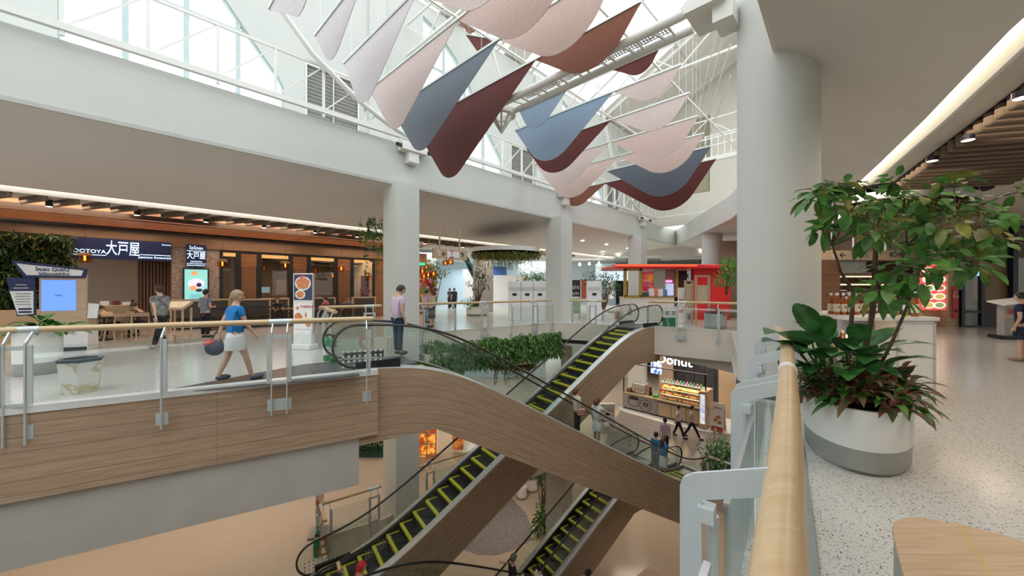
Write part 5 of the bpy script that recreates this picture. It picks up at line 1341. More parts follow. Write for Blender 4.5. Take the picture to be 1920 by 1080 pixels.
def xchair(px, py, label, rz):
    c = lz(px, py, 0); t = thing('wooden_chair', label, 'chair', c); R = Matrix.Rotation(rz, 3, 'Z')
    def q(x, y, z): return c + R @ V((x, y, z))
    MB().box(q(0, 0, .46), (.42, .42, .04), rz=rz).build('seat', DARK, t)
    for a, b in (((-.2, -.2, .46), (-.22, -.3, 0)), ((.2, -.2, .46), (.22, -.3, 0)), ((-.2, .2, .46), (-.22, .28, 0)), ((.2, .2, .46), (.22, .28, 0))): MB().bar(q(*a), q(*b), .035).build('leg', WOODL, t)
    m = MB(); m.bar(q(-.2, .2, .46), q(-.2, .3, .9), .03); m.bar(q(.2, .2, .46), q(.2, .3, .9), .03); m.box(q(0, .29, .84), (.44, .03, .12), rz=rz); m.build('backrest', WOODL, t)
xchair(222, 640, 'wooden chair of the person in the beige top', -1.9); xchair(238, 632, 'wooden chair behind the seated pair', -1.7); xchair(268, 640, 'wooden chair next to the blurred striped person', 1.0)
# green cylinders beside the escalator
for i, px in enumerate((613, 625)):
    c = lz(px, 676 + i * 2, 0); t = thing('extinguisher', ('left of the two green fire extinguishers beside the escalator entrance', 'right of the two green fire extinguishers beside the escalator entrance')[i], 'fire extinguisher', c)
    MB().lathe([(.07, 0), (.085, .03), (.085, .46), (.05, .53), (.02, .55)], c, 16).build('cylinder', pm('green_paint', (.02, .26, .10), .35), t, smooth=True)
    MB().lathe([(.087, .14), (.087, .34)], c, 16).build('label_band', PAPERW, t); MB().box(c + V((.03, 0, .60)), (.14, .03, .05)).box(c + V((0, 0, .56)), (.04, .04, .06)).build('valve', DARK, t)
MB_ = MB().prism([(-3.6, 6.9), (-2.95, 7.28), S(1.7, -7.98).xy, S(2.3, -9.4).xy, S(.9, -9.5).xy, S(-1.6, -8.2).xy], .002, .01)
tag(MB_.build('floor_mat', pm('mat_dark', (.05, .055, .06), .25, var=.3)), 'dark metal entry plate in front of the escalator', 'floor plate')
# ---------------------------------------------------------------- far hall, kiosks, right side
def bx(m, c, size, rz=0): return m.box(c, size, rz=rz)
PB = pm('pale_blue_wall', (.56, .72, .80), .7, var=.04)
struct(MB().box((-4, 40, 2.2), (30, .3, 4.5)), 'wall_far_pale', PB)
struct(MB().box((-2, 33, L5 + 2.5), (26, .3, 5)), 'wall_lower_pale', PB)
struct(MB().box((-19, 34, 2.2), (.3, 14, 4.5)), 'wall_far_side', PB)
struct(MB().box((14, 36, 3.2), (12, .3, 1.6)), 'wall_far_bulkhead', PB)
struct(MB().box((-2.05, 26.6, 2.2), (1.05, 1.05, 4.4), rz=.6), 'wall_column_5', pm('grey_column', (.36, .37, .37), .6))
struct(MB().box((-6.2, 27, 2.2), (1.4, 1.0, 4.4), rz=.3), 'wall_column_6', PB)
# white hoarding and signs on the pale wall
def flat(name, label, px0, px1, py0, py1, Y, mat, cat, d=.06, grp=None, world_kind=None):
    a, b = ly(px0, py1, Y), ly(px1, py0, Y); t = thing(name, label, cat, (a.x / 2 + b.x / 2, Y, a.z), group=grp)
    MB().box(((a.x + b.x) / 2, Y, (a.z + b.z) / 2), (b.x - a.x, d, b.z - a.z)).build('panel', mat, t); return t
flat('hoarding', 'wide white hoarding far behind the wide white cabinet', 922, 990, 516, 572, 36, PAPERW, 'hoarding')
flat('hoarding', 'white hoarding far away left of the grey pillar', 868, 896, 505, 560, 36, PAPERW, 'hoarding')
flat('storefront_sign', 'bright white patterned shopfront far away above the wide white cabinet', 985, 1024, 484, 512, 38, emis('far_white', (.75, .82, .9), .8), 'sign')
flat('advert_panel', 'blue and dark advert panel below the round hanging ring', 921, 950, 500, 517, 38, pm('advert_blue', (.05, .12, .35), .5), 'sign')
# far escalator, seen edge on
t = thing('far_escalator', 'distant escalator rising steeply left of the grey pillar', 'escalator', ly(880, 540, 30))
a, b = ly(897, 532, 30), ly(872, 487, 30)
MB().bar(a, b, .5, .35).build('truss', pm('slate_side', (.16, .24, .28), .5), t); MB().bar(a + V((0, -.3, .5)), b + V((0, -.3, .5)), .05, .06).build('handrail', BLACK, t); MB().bar(a + V((.0, -.3, .25)), b + V((.0, -.3, .25)), .02, .4).build('glass_balustrade', GLASSE, t)
# uplights on bulkhead
for i, px in enumerate((1068, 1087, 1105, 1123)):
    p = ly(px, 499 - i * 1.2, 35.8); tag(MB().lathe([(.06, .25), (.12, 0), (0, .02)], p, 10).build('wall_spotlight', EMC), 'white spotlight washing the distant pale blue wall', 'light', 'spotlights on the distant blue wall')
# striped far shopfronts
random.seed(77)
for i, (px0, px1, py0, py1, Y, col, nm, lab) in enumerate((
    (1066, 1088, 525, 556, 24, (.03, .03, .035), 'poster', 'black poster with pale script right of the second square column'),
    (1090, 1100, 524, 560, 30, (.35, .08, .06), 'poster', 'dark red and black display panel beside the slim white totem'),
    (1139, 1150, 527, 560, 33, (.75, .75, .75), 'poster', 'small white lit panel left of the gold-framed kiosk'))):
    t = flat(nm, lab, px0, px1, py0, py1, Y, pm('pan%d' % i, col, .4), 'poster')
    if i == 0:
        p = ly(1077, 538, Y - .05); text('Sale', .42, PAPERW, t, p, (0, -1)); text('Style', .3, PAPERW, t, p - V((0, 0, .4)), (0, -1))
t = flat('glass_panel_stand', 'green glass screen standing at the second square column', 1067, 1087, 560, 588, 20.5, pm('pale_green', (.30, .42, .28), .4), 'screen')
MB().bar(ly(1067, 600, 20.5), ly(1067, 556, 20.5), .05).bar(ly(1087, 600, 20.5), ly(1087, 556, 20.5), .05).build('upright', STEEL, t)
# white totems
def totem(label, px0, px1, py0, py1, Y, parts=1, z0=0):
    a, b = ly(px0, py1, Y), ly(px1, py0, Y); a.z = z0; w = b.x - a.x; h = b.z - z0; t = thing('totem_cabinet', label, 'cabinet', ((a.x + b.x) / 2, Y, z0))
    MB().box(((a.x + b.x) / 2, Y + .15, z0 + h / 2), (w, .3, h)).build('body', PAPERW, t, bevel=.01)
    m = MB(); g = MB()
    for k in range(parts):
        cx = a.x + w * (k + .5) / parts
        for j in range(9): m.box((cx + (j - 4) * .07, Y - .01, z0 + h * .80), (.03, .02, .2))
        g.box((cx, Y - .01, z0 + h * .66), (.22, .02, .13))
        if k: g.box((a.x + w * k / parts, Y - .005, z0 + h / 2), (.015, .015, h * .97))
    m.build('vent_slot', pm('slot_grey', (.5, .5, .5), .5), t); g.build('control_box', DARK, t); return t
totem('wide white cabinet wall beside the second square column', 953, 1024, 527, 601, 19.6, 3)
totem('slim white totem cabinet between the second square column and the red kiosk', 1101, 1128, 527, 599, 20.2, 1)
c = lz(1138, 812, L5); cx = totem('grey-white totem cabinet on the storey below, beside the escalator riders', 1126, 1153, 758, 812, c.y, 1, L5)
# low seats and things around the slim totem
for lab, px, py, col, s in (('round beige stool right of the slim white totem', 1150, 598, (.45, .30, .20), .3), ('white box stool beside the beige stool', 1142, 603, (.75, .73, .68), .28)):
    c = lz(px, py, 0); tag(MB().lathe([(s, 0), (s * 1.05, .2), (s, .42), (0, .42)], c, 16).build('stool', pm('st%d' % px, col, .6), smooth=True), lab, 'stool')
# red kiosk
KY = 20.0
t = thing('red_kiosk', 'snack kiosk with red canopy, gold window frame and white counter', 'kiosk', ly(1250, 590, KY))
def kx(px, Y=KY): return (px - 960) / FOC * Y
def kz(py, Y=KY): return EYE - (py - 540) / FOC * Y
m = MB(); m.box(((kx(1150) + kx(1368)) / 2, KY + 1.2, kz(500)), (kx(1368) - kx(1150), 3.2, .22)); m.build('canopy', REDM, t, bevel=.05)
MB().box(((kx(1150) + kx(1300)) / 2, KY - .42, kz(498.5)), (kx(1300) - kx(1150), .04, .09)).build('canopy_glow', emis('red_glow', (1, .10, .03), 1.0), t)
MB().box(((kx(1303) + kx(1372)) / 2, KY + .3, (0 + kz(499)) / 2), (kx(1372) - kx(1303), .3, kz(499))).build('red_wall', REDM, t)
MB().box(((kx(1303) + kx(1372)) / 2, KY + .13, kz(500)), (kx(1372) - kx(1303), .05, .08)).build('gold_trim', emis('gold_glow', (1, .40, .06), .8), t)
GOLD = pm('gold_paint', (.42, .28, .05), .4, metal=.2)
m = MB()
for px in (1172, 1201): m.box((kx(px), KY, (kz(557) + kz(504)) / 2), (.14, .16, kz(504) - kz(557)))
for py in (505, 556): m.box((kx(1186.5), KY, kz(py)), (kx(1204) - kx(1170), .16, .12))
m.box((kx(1275), KY + .4, (kz(557) + kz(504)) / 2), (.1, .16, 1.5)); m.build('gold_frame', GOLD, t)
MB().box(((kx(1169) + kx(1262)) / 2, KY + .3, kz(557) / 2), (kx(1262) - kx(1169), .9, kz(557))).build('counter', pm('counter_white', (.72, .66, .62), .4), t, bevel=.01)
MB().box(((kx(1169) + kx(1262)) / 2, KY + .28, kz(557)), (kx(1263) - kx(1168), .96, .05)).build('counter_edge', GOLD, t)
MB().box((kx(1217.5), KY + .5, (kz(508) + kz(546)) / 2), (kx(1231) - kx(1204), .06, kz(508) - kz(546))).build('magenta_poster', speck('poster_magenta', (.55, .02, .10), (.85, .30, .03), 1.6, .5, rough=.4, emit=.25), t)
text('Milk\nTea', .22, PAPERW, t, (kx(1219), KY + .46, kz(531)), (0, -1)); text('CRISPY', .20, PAPERW, t, (kx(1217), KY + .46, kz(508)), (0, -1))
MB().box((kx(1242), KY + .6, (kz(504) + kz(556)) / 2), (kx(1253) - kx(1231), .4, kz(504) - kz(556))).build('steel_pillar', STEEL, t)
MB().box((kx(1264), KY + .7, (kz(504) + kz(556)) / 2), (kx(1275) - kx(1253), .1, kz(504) - kz(556))).build('pink_panel', pm('pink_panel', (.42, .22, .22), .5), t)
MB().box((kx(1263), KY + .6, kz(527)), (.34, .06, .12)).build('pink_lamp', emis('pink_lamp', (1, .25, .55), 1.5), t)
MB().box((kx(1262), KY + .5, kz(543)), (.36, .3, .65)).build('drink_fridge', emis('fridge_glow', (.45, .5, .75), .7), t)
m = MB()
for py in (514, 520): m.box((kx(1290), KY + .8, kz(py)), (.75, .3, .03))
for k in range(8): m.box((kx(1280 + k * 3), KY + .75, kz(516)), (.06, .08, .14))
m.box((kx(1290), KY + 1.0, kz(530)), (.8, .05, 1.4)); m.build('shelf', pm('shelf_dark', (.10, .07, .06), .6), t)
m = MB()
for px in (1218, 1227, 1239, 1283, 1299): m.lathe([(0, 0), (.05, 0), (.05, .02)], (kx(px), KY - .25, kz(503.5)), 10)
m.build('spot_lens', EMC, t)
for i, (px, w, h, col) in enumerate(((1222, .30, .42, (.8, .78, .76)), (1230, .26, .46, (.7, .2, .15)), (1238, .30, .40, (.8, .8, .8)), (1247, .24, .36, (.1, .25, .6)), (1210, .36, .24, (.08, .08, .09)))):
    q = V((kx(px), KY + .1, kz(557) + .03)); tag(MB().box(q + V((0, 0, h / 2)), (w, .25, h)).build('counter_item', pm('ci%d' % i, col, .4), bevel=.03), ('white paper bag at the left of the kiosk counter', 'red-fronted box on the kiosk counter', 'white rounded container on the kiosk counter', 'small blue container on the kiosk counter', 'black till at the left end of the kiosk counter')[i], 'container' if i < 4 else 'till')
t = thing('menu_standee', 'white vertical sign with red lettering before the red kiosk counter', 'sign', ly(1279, 600, 18))
MB().box(((kx(1271, 18) + kx(1288, 18)) / 2, 18, .02 + kz(540, 18) / 2), (kx(1288, 18) - kx(1271, 18), .05, kz(540, 18))).build('panel', PAPERW, t)
text('POP', .17, REDM, t, (kx(1278, 18), 17.96, kz(563, 18)), (0, -1)); text('POP', .17, REDM, t, (kx(1278, 18), 17.96, kz(584, 18)), (0, -1))
def gate(label, px0, px1, py0, Y, fill):
    t = thing('timber_gate', label, 'frame', ((kx(px0, Y) + kx(px1, Y)) / 2, Y, 0)); h = kz(py0, Y); x0, x1 = kx(px0, Y), kx(px1, Y); m = MB()
    for x in (x0, x1): m.box((x, Y, h / 2), (.07, .1, h))
    m.box(((x0 + x1) / 2, Y, h - .04), (x1 - x0, .1, .08)); m.build('frame', WOODL, t); MB().box(((x0 + x1) / 2, Y + .03, h * fill[0] / 2 + h * fill[1] / 2), (x1 - x0 - .05, .03, h * (fill[0] - fill[1]))).build('panel', pm('cream_panel', (.62, .50, .38), .5), t)
gate('tall pale timber frame in front of the red wall', 1305, 1329, 516, 17.2, (.80, .45)); gate('lower pale timber frame left of the tall one', 1285, 1298, 525, 17.6, (.92, .4))
for i, px in enumerate((1249, 1261)):
    c = lz(px, 611, 0); c = V((kx(px, 16.7), 16.7, 0)); t = thing('cleaning_box', ('left white dispenser box with green base at the landing edge', 'right white dispenser box with green base at the landing edge')[i], 'box', c)
    MB().box(c + V((0, 0, .55)), (.30, .2, .34)).build('white_top', PAPERW, t, bevel=.02); MB().box(c + V((0, 0, .2)), (.26, .2, .38)).build('green_base', pm('green_base', (.02, .20, .10), .4), t); MB().box(c + V((0, -.11, .6)), (.16, .01, .18)).build('grey_label', GREYP, t)
# ceiling downlights in the far soffits
for px, py in ((1092, 452), (1137, 459), (1177, 466), (1130, 477), (1104, 482), (1078, 477), (1160, 480), (1140, 487), (1155, 490), (1315, 471), (1186, 492)):
    z = 4.46 if py > 476 else 4.9
    q = lz(px, py, z - .02); flush(q, 'small round ceiling light far beyond the second square column', 'small far ceiling lights', EMC, .09)
# wayfinding sign
t = thing('wayfinding_sign', 'wooden overhead direction sign with arrows right of the first square column', 'sign', ly(840, 478, 15.5))
a, b = ly(812, 482, 15.0), ly(874, 473, 16.3); mid = (a + b) / 2; dd = (b - a); dd.z = 0; dd.normalize(); nf = V((dd.y, -dd.x, 0)); rz = math.atan2(dd.y, dd.x)
MB().box(mid, ((b - a).length, .1, .40), rz=rz).build('panel', WOODL, t)
for e_ in (-.55, .5): MB().bar(mid + dd * e_ + V((0, 0, .2)), mid + dd * e_ + V((0, 0, 1.2)), .05).build('hanger', WOODL, t)
text('5', .32, PAPERW, t, mid - dd * .62 + nf * .06, nf); text('←', .30, DARK, t, mid - dd * .36 + nf * .06, nf); text('↑', .30, DARK, t, mid + dd * .60 + nf * .06, nf)
MB().box(mid + nf * .055 + dd * .02, (.18, .01, .3), rz=rz).build('red_pictogram', REDM, t); MB().box(mid + nf * .055 - dd * .14, (.12, .01, .3), rz=rz).box(mid + nf * .055 + dd * .28, (.3, .01, .26), rz=rz).build('white_pictogram', PAPERW, t)
text('♿', .2, PAPERW, t, mid + dd * .02 + nf * .062, nf)
# colourful figures behind the cluster of pendants
random.seed(91)
t = thing('floral_display', 'colourful red, green and pink hanging display right of the first square column', 'display', ly(800, 545, 22))
for nm, col in (('red_flower', (.5, .03, .05)), ('green_leaf', (.15, .32, .05)), ('pink_flower', (.55, .20, .30)), ('yellow_flower', (.6, .42, .05))):
    m = MB()
    for k in range(14): q = ly(rnd(786, 818), rnd(518, 566), rnd(21.5, 22.5)); m.ball(q, rnd(.07, .16), 8)
    m.build(nm, pm(nm + '_mat', col, .5), t, smooth=True)
t = thing('exit_sign', 'small green lit exit sign right of the first square column', 'sign', ly(791, 495, 20)); MB().box(ly(791, 495, 20), (.3, .05, .13)).build('panel', emis('exit_green', (.02, .6, .30), 1.2), t)
m = MB()
for px in (863, 868, 872): pass
# ---- doughnut kiosk one storey down
A, B_ = V((7.15, 24.3, L5)), V((10.75, 20.7, L5)); kd = (B_ - A).normalized(); kn = V((-kd.y, kd.x, 0)); kn = kn if kn.y > 0 else -kn; rz = math.atan2(kd.y, kd.x); LK = (B_ - A).length
t = thing('doughnut_kiosk', 'wooden doughnut kiosk with lit sign and grey drawn front, one storey down', 'kiosk', A)
def K5(x, y, z): return A + kd * x + kn * y + V((0, 0, z))
def kb(m, x0, x1, y0, y1, z0, z1): return m.box(K5((x0 + x1) / 2, (y0 + y1) / 2, (z0 + z1) / 2), (x1 - x0, y1 - y0, z1 - z0), rz=rz)
struct(MB().prism([K5(x, y, 0).xy for x, y in ((-.3, -.1), (.4, -.55), (2.6, -.75), (5.2, -.5), (6.3, .1), (6.5, 1.2), (6.3, 3.4), (-.2, 3.4))], L5 + .013, L5 + .05), 'floor', WHITEP)
kb(MB(), 0, 5.1, .08, .9, .05, .15).build('plinth', DARK, t); kb(MB(), 0, 2.3, 0, .9, .15, 1.05).build('drawn_front', pm('grey_front', (.30, .28, .26), .6, var=.1), t)
m = kb(kb(MB(), 2.3, 5.1, 0, .9, .15, 1.05), 0, 5.1, -.04, .95, 1.05, 1.1); m.build('timber_counter', WOODL, t)
m = MB()
for x in (2.3, 3.1, 3.95, 4.8): kb(m, x - .01, x + .01, -.01, 0, .15, .95)
kb(m, 2.3, 5.1, -.012, 0, .93, .99); m.build('door_gap', DARK, t)
# drawn doughnut and cup
def ringk(cx, cz, r, sx, mat, w=.025):
    pts = [K5(cx + math.cos(a) * r * sx * (1 + .06 * math.sin(6 * a)), -.02, cz + math.sin(a) * r * (1 + .06 * math.sin(6 * a))) for a in [2 * PI * k / 28 for k in range(28)]]
    return MB().tube(pts, w * .5, 5, closed=True).build('drawn_line', mat, t)
ringk(1.55, .55, .33, 1.15, DARK); ringk(1.55, .6, .09, 1.5, DARK, .06); ringk(.75, .62, .28, 1.3, DARK)
MB().plate([K5(.75 + math.cos(a) * .36, -.015, .85 + math.sin(a) * .11) for a in [2 * PI * k / 18 for k in range(18)]], kn, .01).build('drawn_cup', DARK, t)
# display case
m = MB(); 
for k, (z, y) in enumerate(((1.12, .12), (1.42, .26), (1.72, .40))): kb(m, 2.35, 4.65, y, .9, z, z + .03)
for x in (2.35, 4.65): kb(m, x - .02, x + .02, .85, .9, 1.1, 2.05)
m.build('display_shelf', STEEL, t)
m = MB(); 
for z, y in ((1.40, .2), (1.70, .35), (2.0, .5)): kb(m, 2.4, 4.6, y, y + .04, z, z + .015)
m.build('shelf_light', emis('shelf_warm', (1, .70, .35), 1.6), t)
kb(MB(), 2.35, 4.65, .02, .04, 1.1, 1.95).build('glass_front', GLASS, t); kb(MB(), 2.3, 4.7, .3, .9, 2.05, 2.1).build('case_top', GREYP, t)
p = V((0, 0, 0)); d0 = None; random.seed(5)
dm = [pm('doughnut_gold', (.85, .42, .08), .5, var=.2, scale=30), pm('doughnut_choc', (.16, .05, .02), .4), pm('doughnut_pink', (.80, .30, .28), .4)]
protos = []
for k in range(3):
    mm = MB().tube([(math.cos(a) * .058, math.sin(a) * .075, .045) for a in [2 * PI * j / 14 for j in range(14)]], .042, 8, closed=True)
    protos.append(mm)
objs = [None] * 3
for row, (z, y) in enumerate(((1.15, .3), (1.45, .42), (1.75, .55))):
    for i in range(19):
        for j in range(2):
            k = 0 if rnd(0, 1) < .72 else (1 if rnd(0, 1) < .5 else 2)
            if objs[k] is None: o = protos[k].build('doughnut', dm[k], smooth=True, world=False); o.location = (0, 0, 0); me = o.data; objs[k] = o
            else: o = objs[k].copy(); COL.objects.link(o)
            o.location = K5(2.48 + i * .117, y + j * .17 - .06, z + j * .05); tag(o, ('golden', 'chocolate brown', 'pink iced')[k] + ' doughnut in the lit display case on the kiosk', 'doughnut', ('golden', 'chocolate', 'pink iced')[k] + ' doughnuts in the display case')
for i in range(12):
    q = K5(2.5 + i * .19, .55, 2.1); tag(MB().lathe([(.05, 0), (.06, .16), (.03, .2), (0, .2)], q, 10).build('jar', (pm('jar_teal', (.06, .28, .26), .4), pm('jar_pink', (.6, .25, .28), .4), pm('jar_green', (.12, .4, .12), .4))[i % 3], smooth=True), ('teal', 'pink', 'green')[i % 3] + ' jar on top of the doughnut display case', 'jar', ('teal', 'pink', 'green')[i % 3] + ' jars on the display case')
# right end: light box post, timber wall, frame
kb(MB(), 4.75, 5.1, -.25, .95, .1, 2.1).build('timber_post', WOODL, t)
kb(MB(), 4.80, 5.05, -.27, -.25, .35, 1.95).build('light_box', speck('lightbox', (.45, .55, .9), (1, 1, 1), 3.5, .5, rough=.3, emit=.55), t)
kb(MB(), 4.9, 6.4, 2.6, 2.75, .05, 3.3).build('timber_wall', WOODL, t); kb(MB(), 1.3, 2.2, 2.5, 2.65, .05, 3.3).build('timber_wall', WOODL, t)
m = MB()
for x in (.05, 5.0): kb(m, x - .03, x + .03, .02, .08, 1.1, 3.0)
kb(m, 0, 5.1, .0, .08, 2.96, 3.02)
for x in (2.3, 2.9, 3.5, 4.1, 4.7): kb(m, x - .02, x + .02, 2.6, 2.65, 1.0, 3.2)
for a, b in (((2.3, 3.2), (2.9, 2.6)), ((2.9, 2.6), (3.5, 3.0)), ((3.5, 3.0), (4.1, 2.4)), ((4.1, 2.4), (4.7, 2.9)), ((2.9, 2.6), (2.9, 1.6))): m.bar(K5(a[0], 2.6, a[1]), K5(b[0], 2.6, b[1]), .05)
m.build('black_frame', DARK, t)
kb(MB(), 2.2, 4.9, 3.0, 3.1, .05, 3.3).build('dark_back', pm('dark_back', (.05, .05, .06), .6), t)
WS = emis('white_sign', (.95, .97, 1), 3.0)
text('ster Donut', .78, WS, t, K5(2.55, -.02, 3.55), -kn, th=.03)
kb(MB(), 1.05, 1.75, 1.8, 1.86, 2.2, 2.95).build('blue_screen', speck('screen_bw', (.05, .15, .6), (.7, .8, 1), 5, .5, rough=.3, emit=.9), t)
t = thing('coffee_machine', 'steel espresso machine on the left end of the doughnut kiosk', 'coffee machine', K5(.9, .5, 1.1))
kb(kb(MB(), .5, 1.4, .25, .85, 1.2, 1.75), .6, 1.3, .35, .8, 1.1, 1.2).build('body', STEEL, t, bevel=.04)
m = MB()
for x in (.75, 1.0, 1.2): m.tube([K5(x, .28, 1.42), K5(x, .16, 1.38), K5(x, .14, 1.3)], .02, 6)
kb(m, .55, 1.35, .28, .3, 1.22, 1.56); m.build('group_head', DARK, t); kb(MB(), .6, 1.3, .35, .8, 1.62, 1.65).build('cup_rail', STEEL, t)
t = thing('coffee_grinder', 'small dark coffee grinder beside the espresso machine', 'grinder', K5(1.65, .45, 1.1)); MB().lathe([(.12, 0), (.1, .3), (.06, .34), (.11, .5), (0, .5)], K5(1.65, .45, 1.1), 12).build('body', DARK, t, smooth=True)
tag(kb(MB(), .15, .45, .2, .7, 1.1, 1.3).build('wooden_tray', pm('tray_brown', (.18, .08, .03), .6), bevel=.02), 'brown wooden tray at the far left end of the doughnut kiosk', 'tray')
tag(kb(MB(), 1.95, 2.2, .1, .4, 1.1, 1.28).build('display_box', pm('green_print', (.10, .42, .10), .5, var=.5, scale=20), bevel=.01), 'small green and red display box beside the doughnut case', 'box')
# A-frame poster
t = thing('poster_stand', 'white folding poster stand with red picture at the right end of the doughnut kiosk', 'sign', K5(5.9, -.1, .05))
q = lambda x, y, z: K5(5.35 + x, -.15 + y, .05 + z)
MB().plate([q(0, .3, 1.5), q(-.1, 0, 0), q(.55, 0, 0), q(.55, .3, 1.5)], kn, .02).build('front_board', PAPERW, t); MB().plate([q(0, .32, 1.5), q(-.1, .7, 0), q(.55, .7, 0), q(.55, .32, 1.5)], kn, .02).build('back_board', PAPERW, t)
MB().plate([q(-.02, -.02, .02), q(.52, -.02, .02), q(.54, .03, .28), q(-.02, .03, .28)], kn, .01).build('red_footer', REDM, t)
for (x, z, r, c) in ((.3, .75, .13, FOOD), (.16, .6, .10, FOOD), (.38, .5, .11, FOOD)): MB().plate([q(x + math.cos(a) * r, z * .2 - .02, z + math.sin(a) * r) for a in [2 * PI * k / 14 for k in range(14)]], kn, .01).build('printed_food', c, t)
text('Menu', .16, REDM, t, q(.27, .22, 1.25), -kn)
# lit shelf display one storey down behind the first square column
t = thing('lit_shelf', 'glowing amber shelf of goods seen below the timber landing', 'shelf', V((-3.9, 17.5, L5)))
MB().box((-3.93, 17.6, L5 + 1.0), (.8, .4, 2.0)).build('backlit_goods', speck('amber_goods', (1, .42, .06), (.35, .05, .01), 5, .5, rough=.4, emit=.85), t)
m = MB()
for z in (.1, .6, 1.1, 1.6, 2.0): m.box((-3.93, 17.36, L5 + z), (.85, .06, .04))
for x in (-4.35, -3.93, -3.5): m.box((x, 17.36, L5 + 1.0), (.05, .06, 2.0))
m.build('shelf_frame', STEEL, t)
tag(MB().box((-2.55, 17.8, L5 + .9), (.5, .3, 1.4)).build('standing_panel', speck('orange_panel', (.7, .22, .05), (.3, .08, .02), 4, rough=.5, emit=.5)), 'small orange display panel right of the glowing amber shelf', 'display')
random.seed(15)
t = thing('herb_display', 'dark planted stand visible under the timber landing beside the grey column', 'plant', V((-6.5, 17.6, L5)))
m = MB(); cloud(m, lambda: (V((-6.4 + rnd(-1.6, .7), 17.6 + rnd(-.4, .4), L5 + rnd(.1, .7))), V((0, -.5, .3))), 900, .14, aspect=.5); m.build('leaves', LD, t, recalc=False); MB().box((-6.9, 17.7, L5 + .1), (2.6, .8, .2)).build('trough', pm('teal_trough', (.03, .10, .09), .5), t)
# narrow banner stand below
c = lz(600, 1000, L5); t = thing('narrow_standee', 'narrow poster stand seen edge-on one storey down at the left', 'sign', c)
MB().box(c + V((0, 0, .95)), (.10, .62, 1.75), rz=.25).build('poster', speck('standee_print', (.75, .65, .6), (.6, .18, .15), 3, .55, rough=.5), t); MB().box(c + V((-.05, 0, .05)), (.5, .62, .05), rz=.25).build('foot', GREYP, t)
for i, (dx, dy) in enumerate(((-.05, -.35), (.03, -.6))):
    cc = lz(593 + i * 4, 1043 - i * 16, L5); t = thing('extinguisher', ('nearer green fire extinguisher one storey down by the escalator number', 'further green fire extinguisher one storey down by the escalator number')[i], 'fire extinguisher', cc)
    MB().lathe([(.07, 0), (.085, .03), (.085, .46), (.05, .53), (.02, .55)], cc, 16).build('cylinder', MATS['green_paint'], t, smooth=True); MB().box(cc + V((.03, 0, .60)), (.14, .03, .05)).build('valve', DARK, t)
railing('tiny glass railing stub between the two escalators one storey down', [S(1.66, -9.95), S(1.66, -9.65)], L5, side=-1, off=.1, first_at=.05, spacing=.2, start='single')
# timber deck on the lowest floor
tag(MB().prism([lz(px, py, L4 + .1).xy for px, py in ((1190, 1082), (1217, 1061), (1245, 1082), (1250, 1130), (1190, 1130))], L4 + .01, L4 + .1).build('timber_deck', WOODF), 'corner of a grey timber platform on the lowest floor', 'platform')

# ---------------------------------------------------------------- right side of our floor
RY = 16.6
def rx(px, Y=RY): return (px - 960) / FOC * Y
def rzz(py, Y=RY): return EYE - (py - 540) / FOC * Y
struct(MB().box(((rx(1878) + rx(1540)) / 2, RY + 5, 2.2), (rx(1990) - rx(1500), .2, 4.4)), 'wall_shop_back', pm('shop_brown', (.20, .14, .10), .7))
struct(MB().box((rx(1550), RY, 2.2), (rx(1572) - rx(1532), .3, 4.4)), 'wall_timber_panel', WOODW)
struct(MB().box((rx(1855), RY, (rzz(562) + 4.4) / 2), (rx(1878) - rx(1831), .3, 4.4 - rzz(562))), 'wall_tan_brick', brick('tan_brick', (.42, .30, .18), (.33, .23, .14), .36, .18))
struct(MB().box((rx(1855), RY - .02, rzz(562) / 2), (rx(1878) - rx(1831), .34, rzz(562))), 'wall_dark_dado', pm('dark_dado', (.055, .03, .02), .5))
struct(MB().box((rx(1780), RY, 2.2), (rx(1791) - rx(1771), .3, 4.4)), 'wall_timber_pier', WOODL)
struct(MB().box((rx(1740), RY + .3, rzz(580) / 2), (rx(1771) - rx(1700), .3, rzz(580))), 'wall_timber_base', WOODL)
struct(MB().box((rx(1700), RY + .2, 3.65), (rx(2100) - rx(1530) , .3, 1.5)), 'wall_shop_header', pm('header_brown', (.33, .25, .20), .7))
# dark framed door
d1 = bpy.data.objects.new('door_1', None); COL.objects.link(d1); d1.location = (rx(1811), RY, 0); d1['kind'] = 'structure'; NB = pm('navy_frame', (.012, .018, .035), .4, metal=.3)
m = MB()
for px in (1793, 1829): m.box((rx(px), RY - .2, rzz(500) / 2), (.14, .14, rzz(500)))
for py in (501, 584, 611): m.box((rx(1811), RY - .2, rzz(py)), (rx(1832) - rx(1790), .12, .10))
m.build('door_frame', NB, d1); MB().box((rx(1811), RY - .2, rzz(500) / 2), (rx(1829) - rx(1793), .02, rzz(500))).build('glass', WGLASS, d1)
MB().box((rx(1811), RY - .25, rzz(512)), (.55, .01, .25)).build('lit_sign', emis('sign_blue', (.25, .55, .85), 1.2), d1)
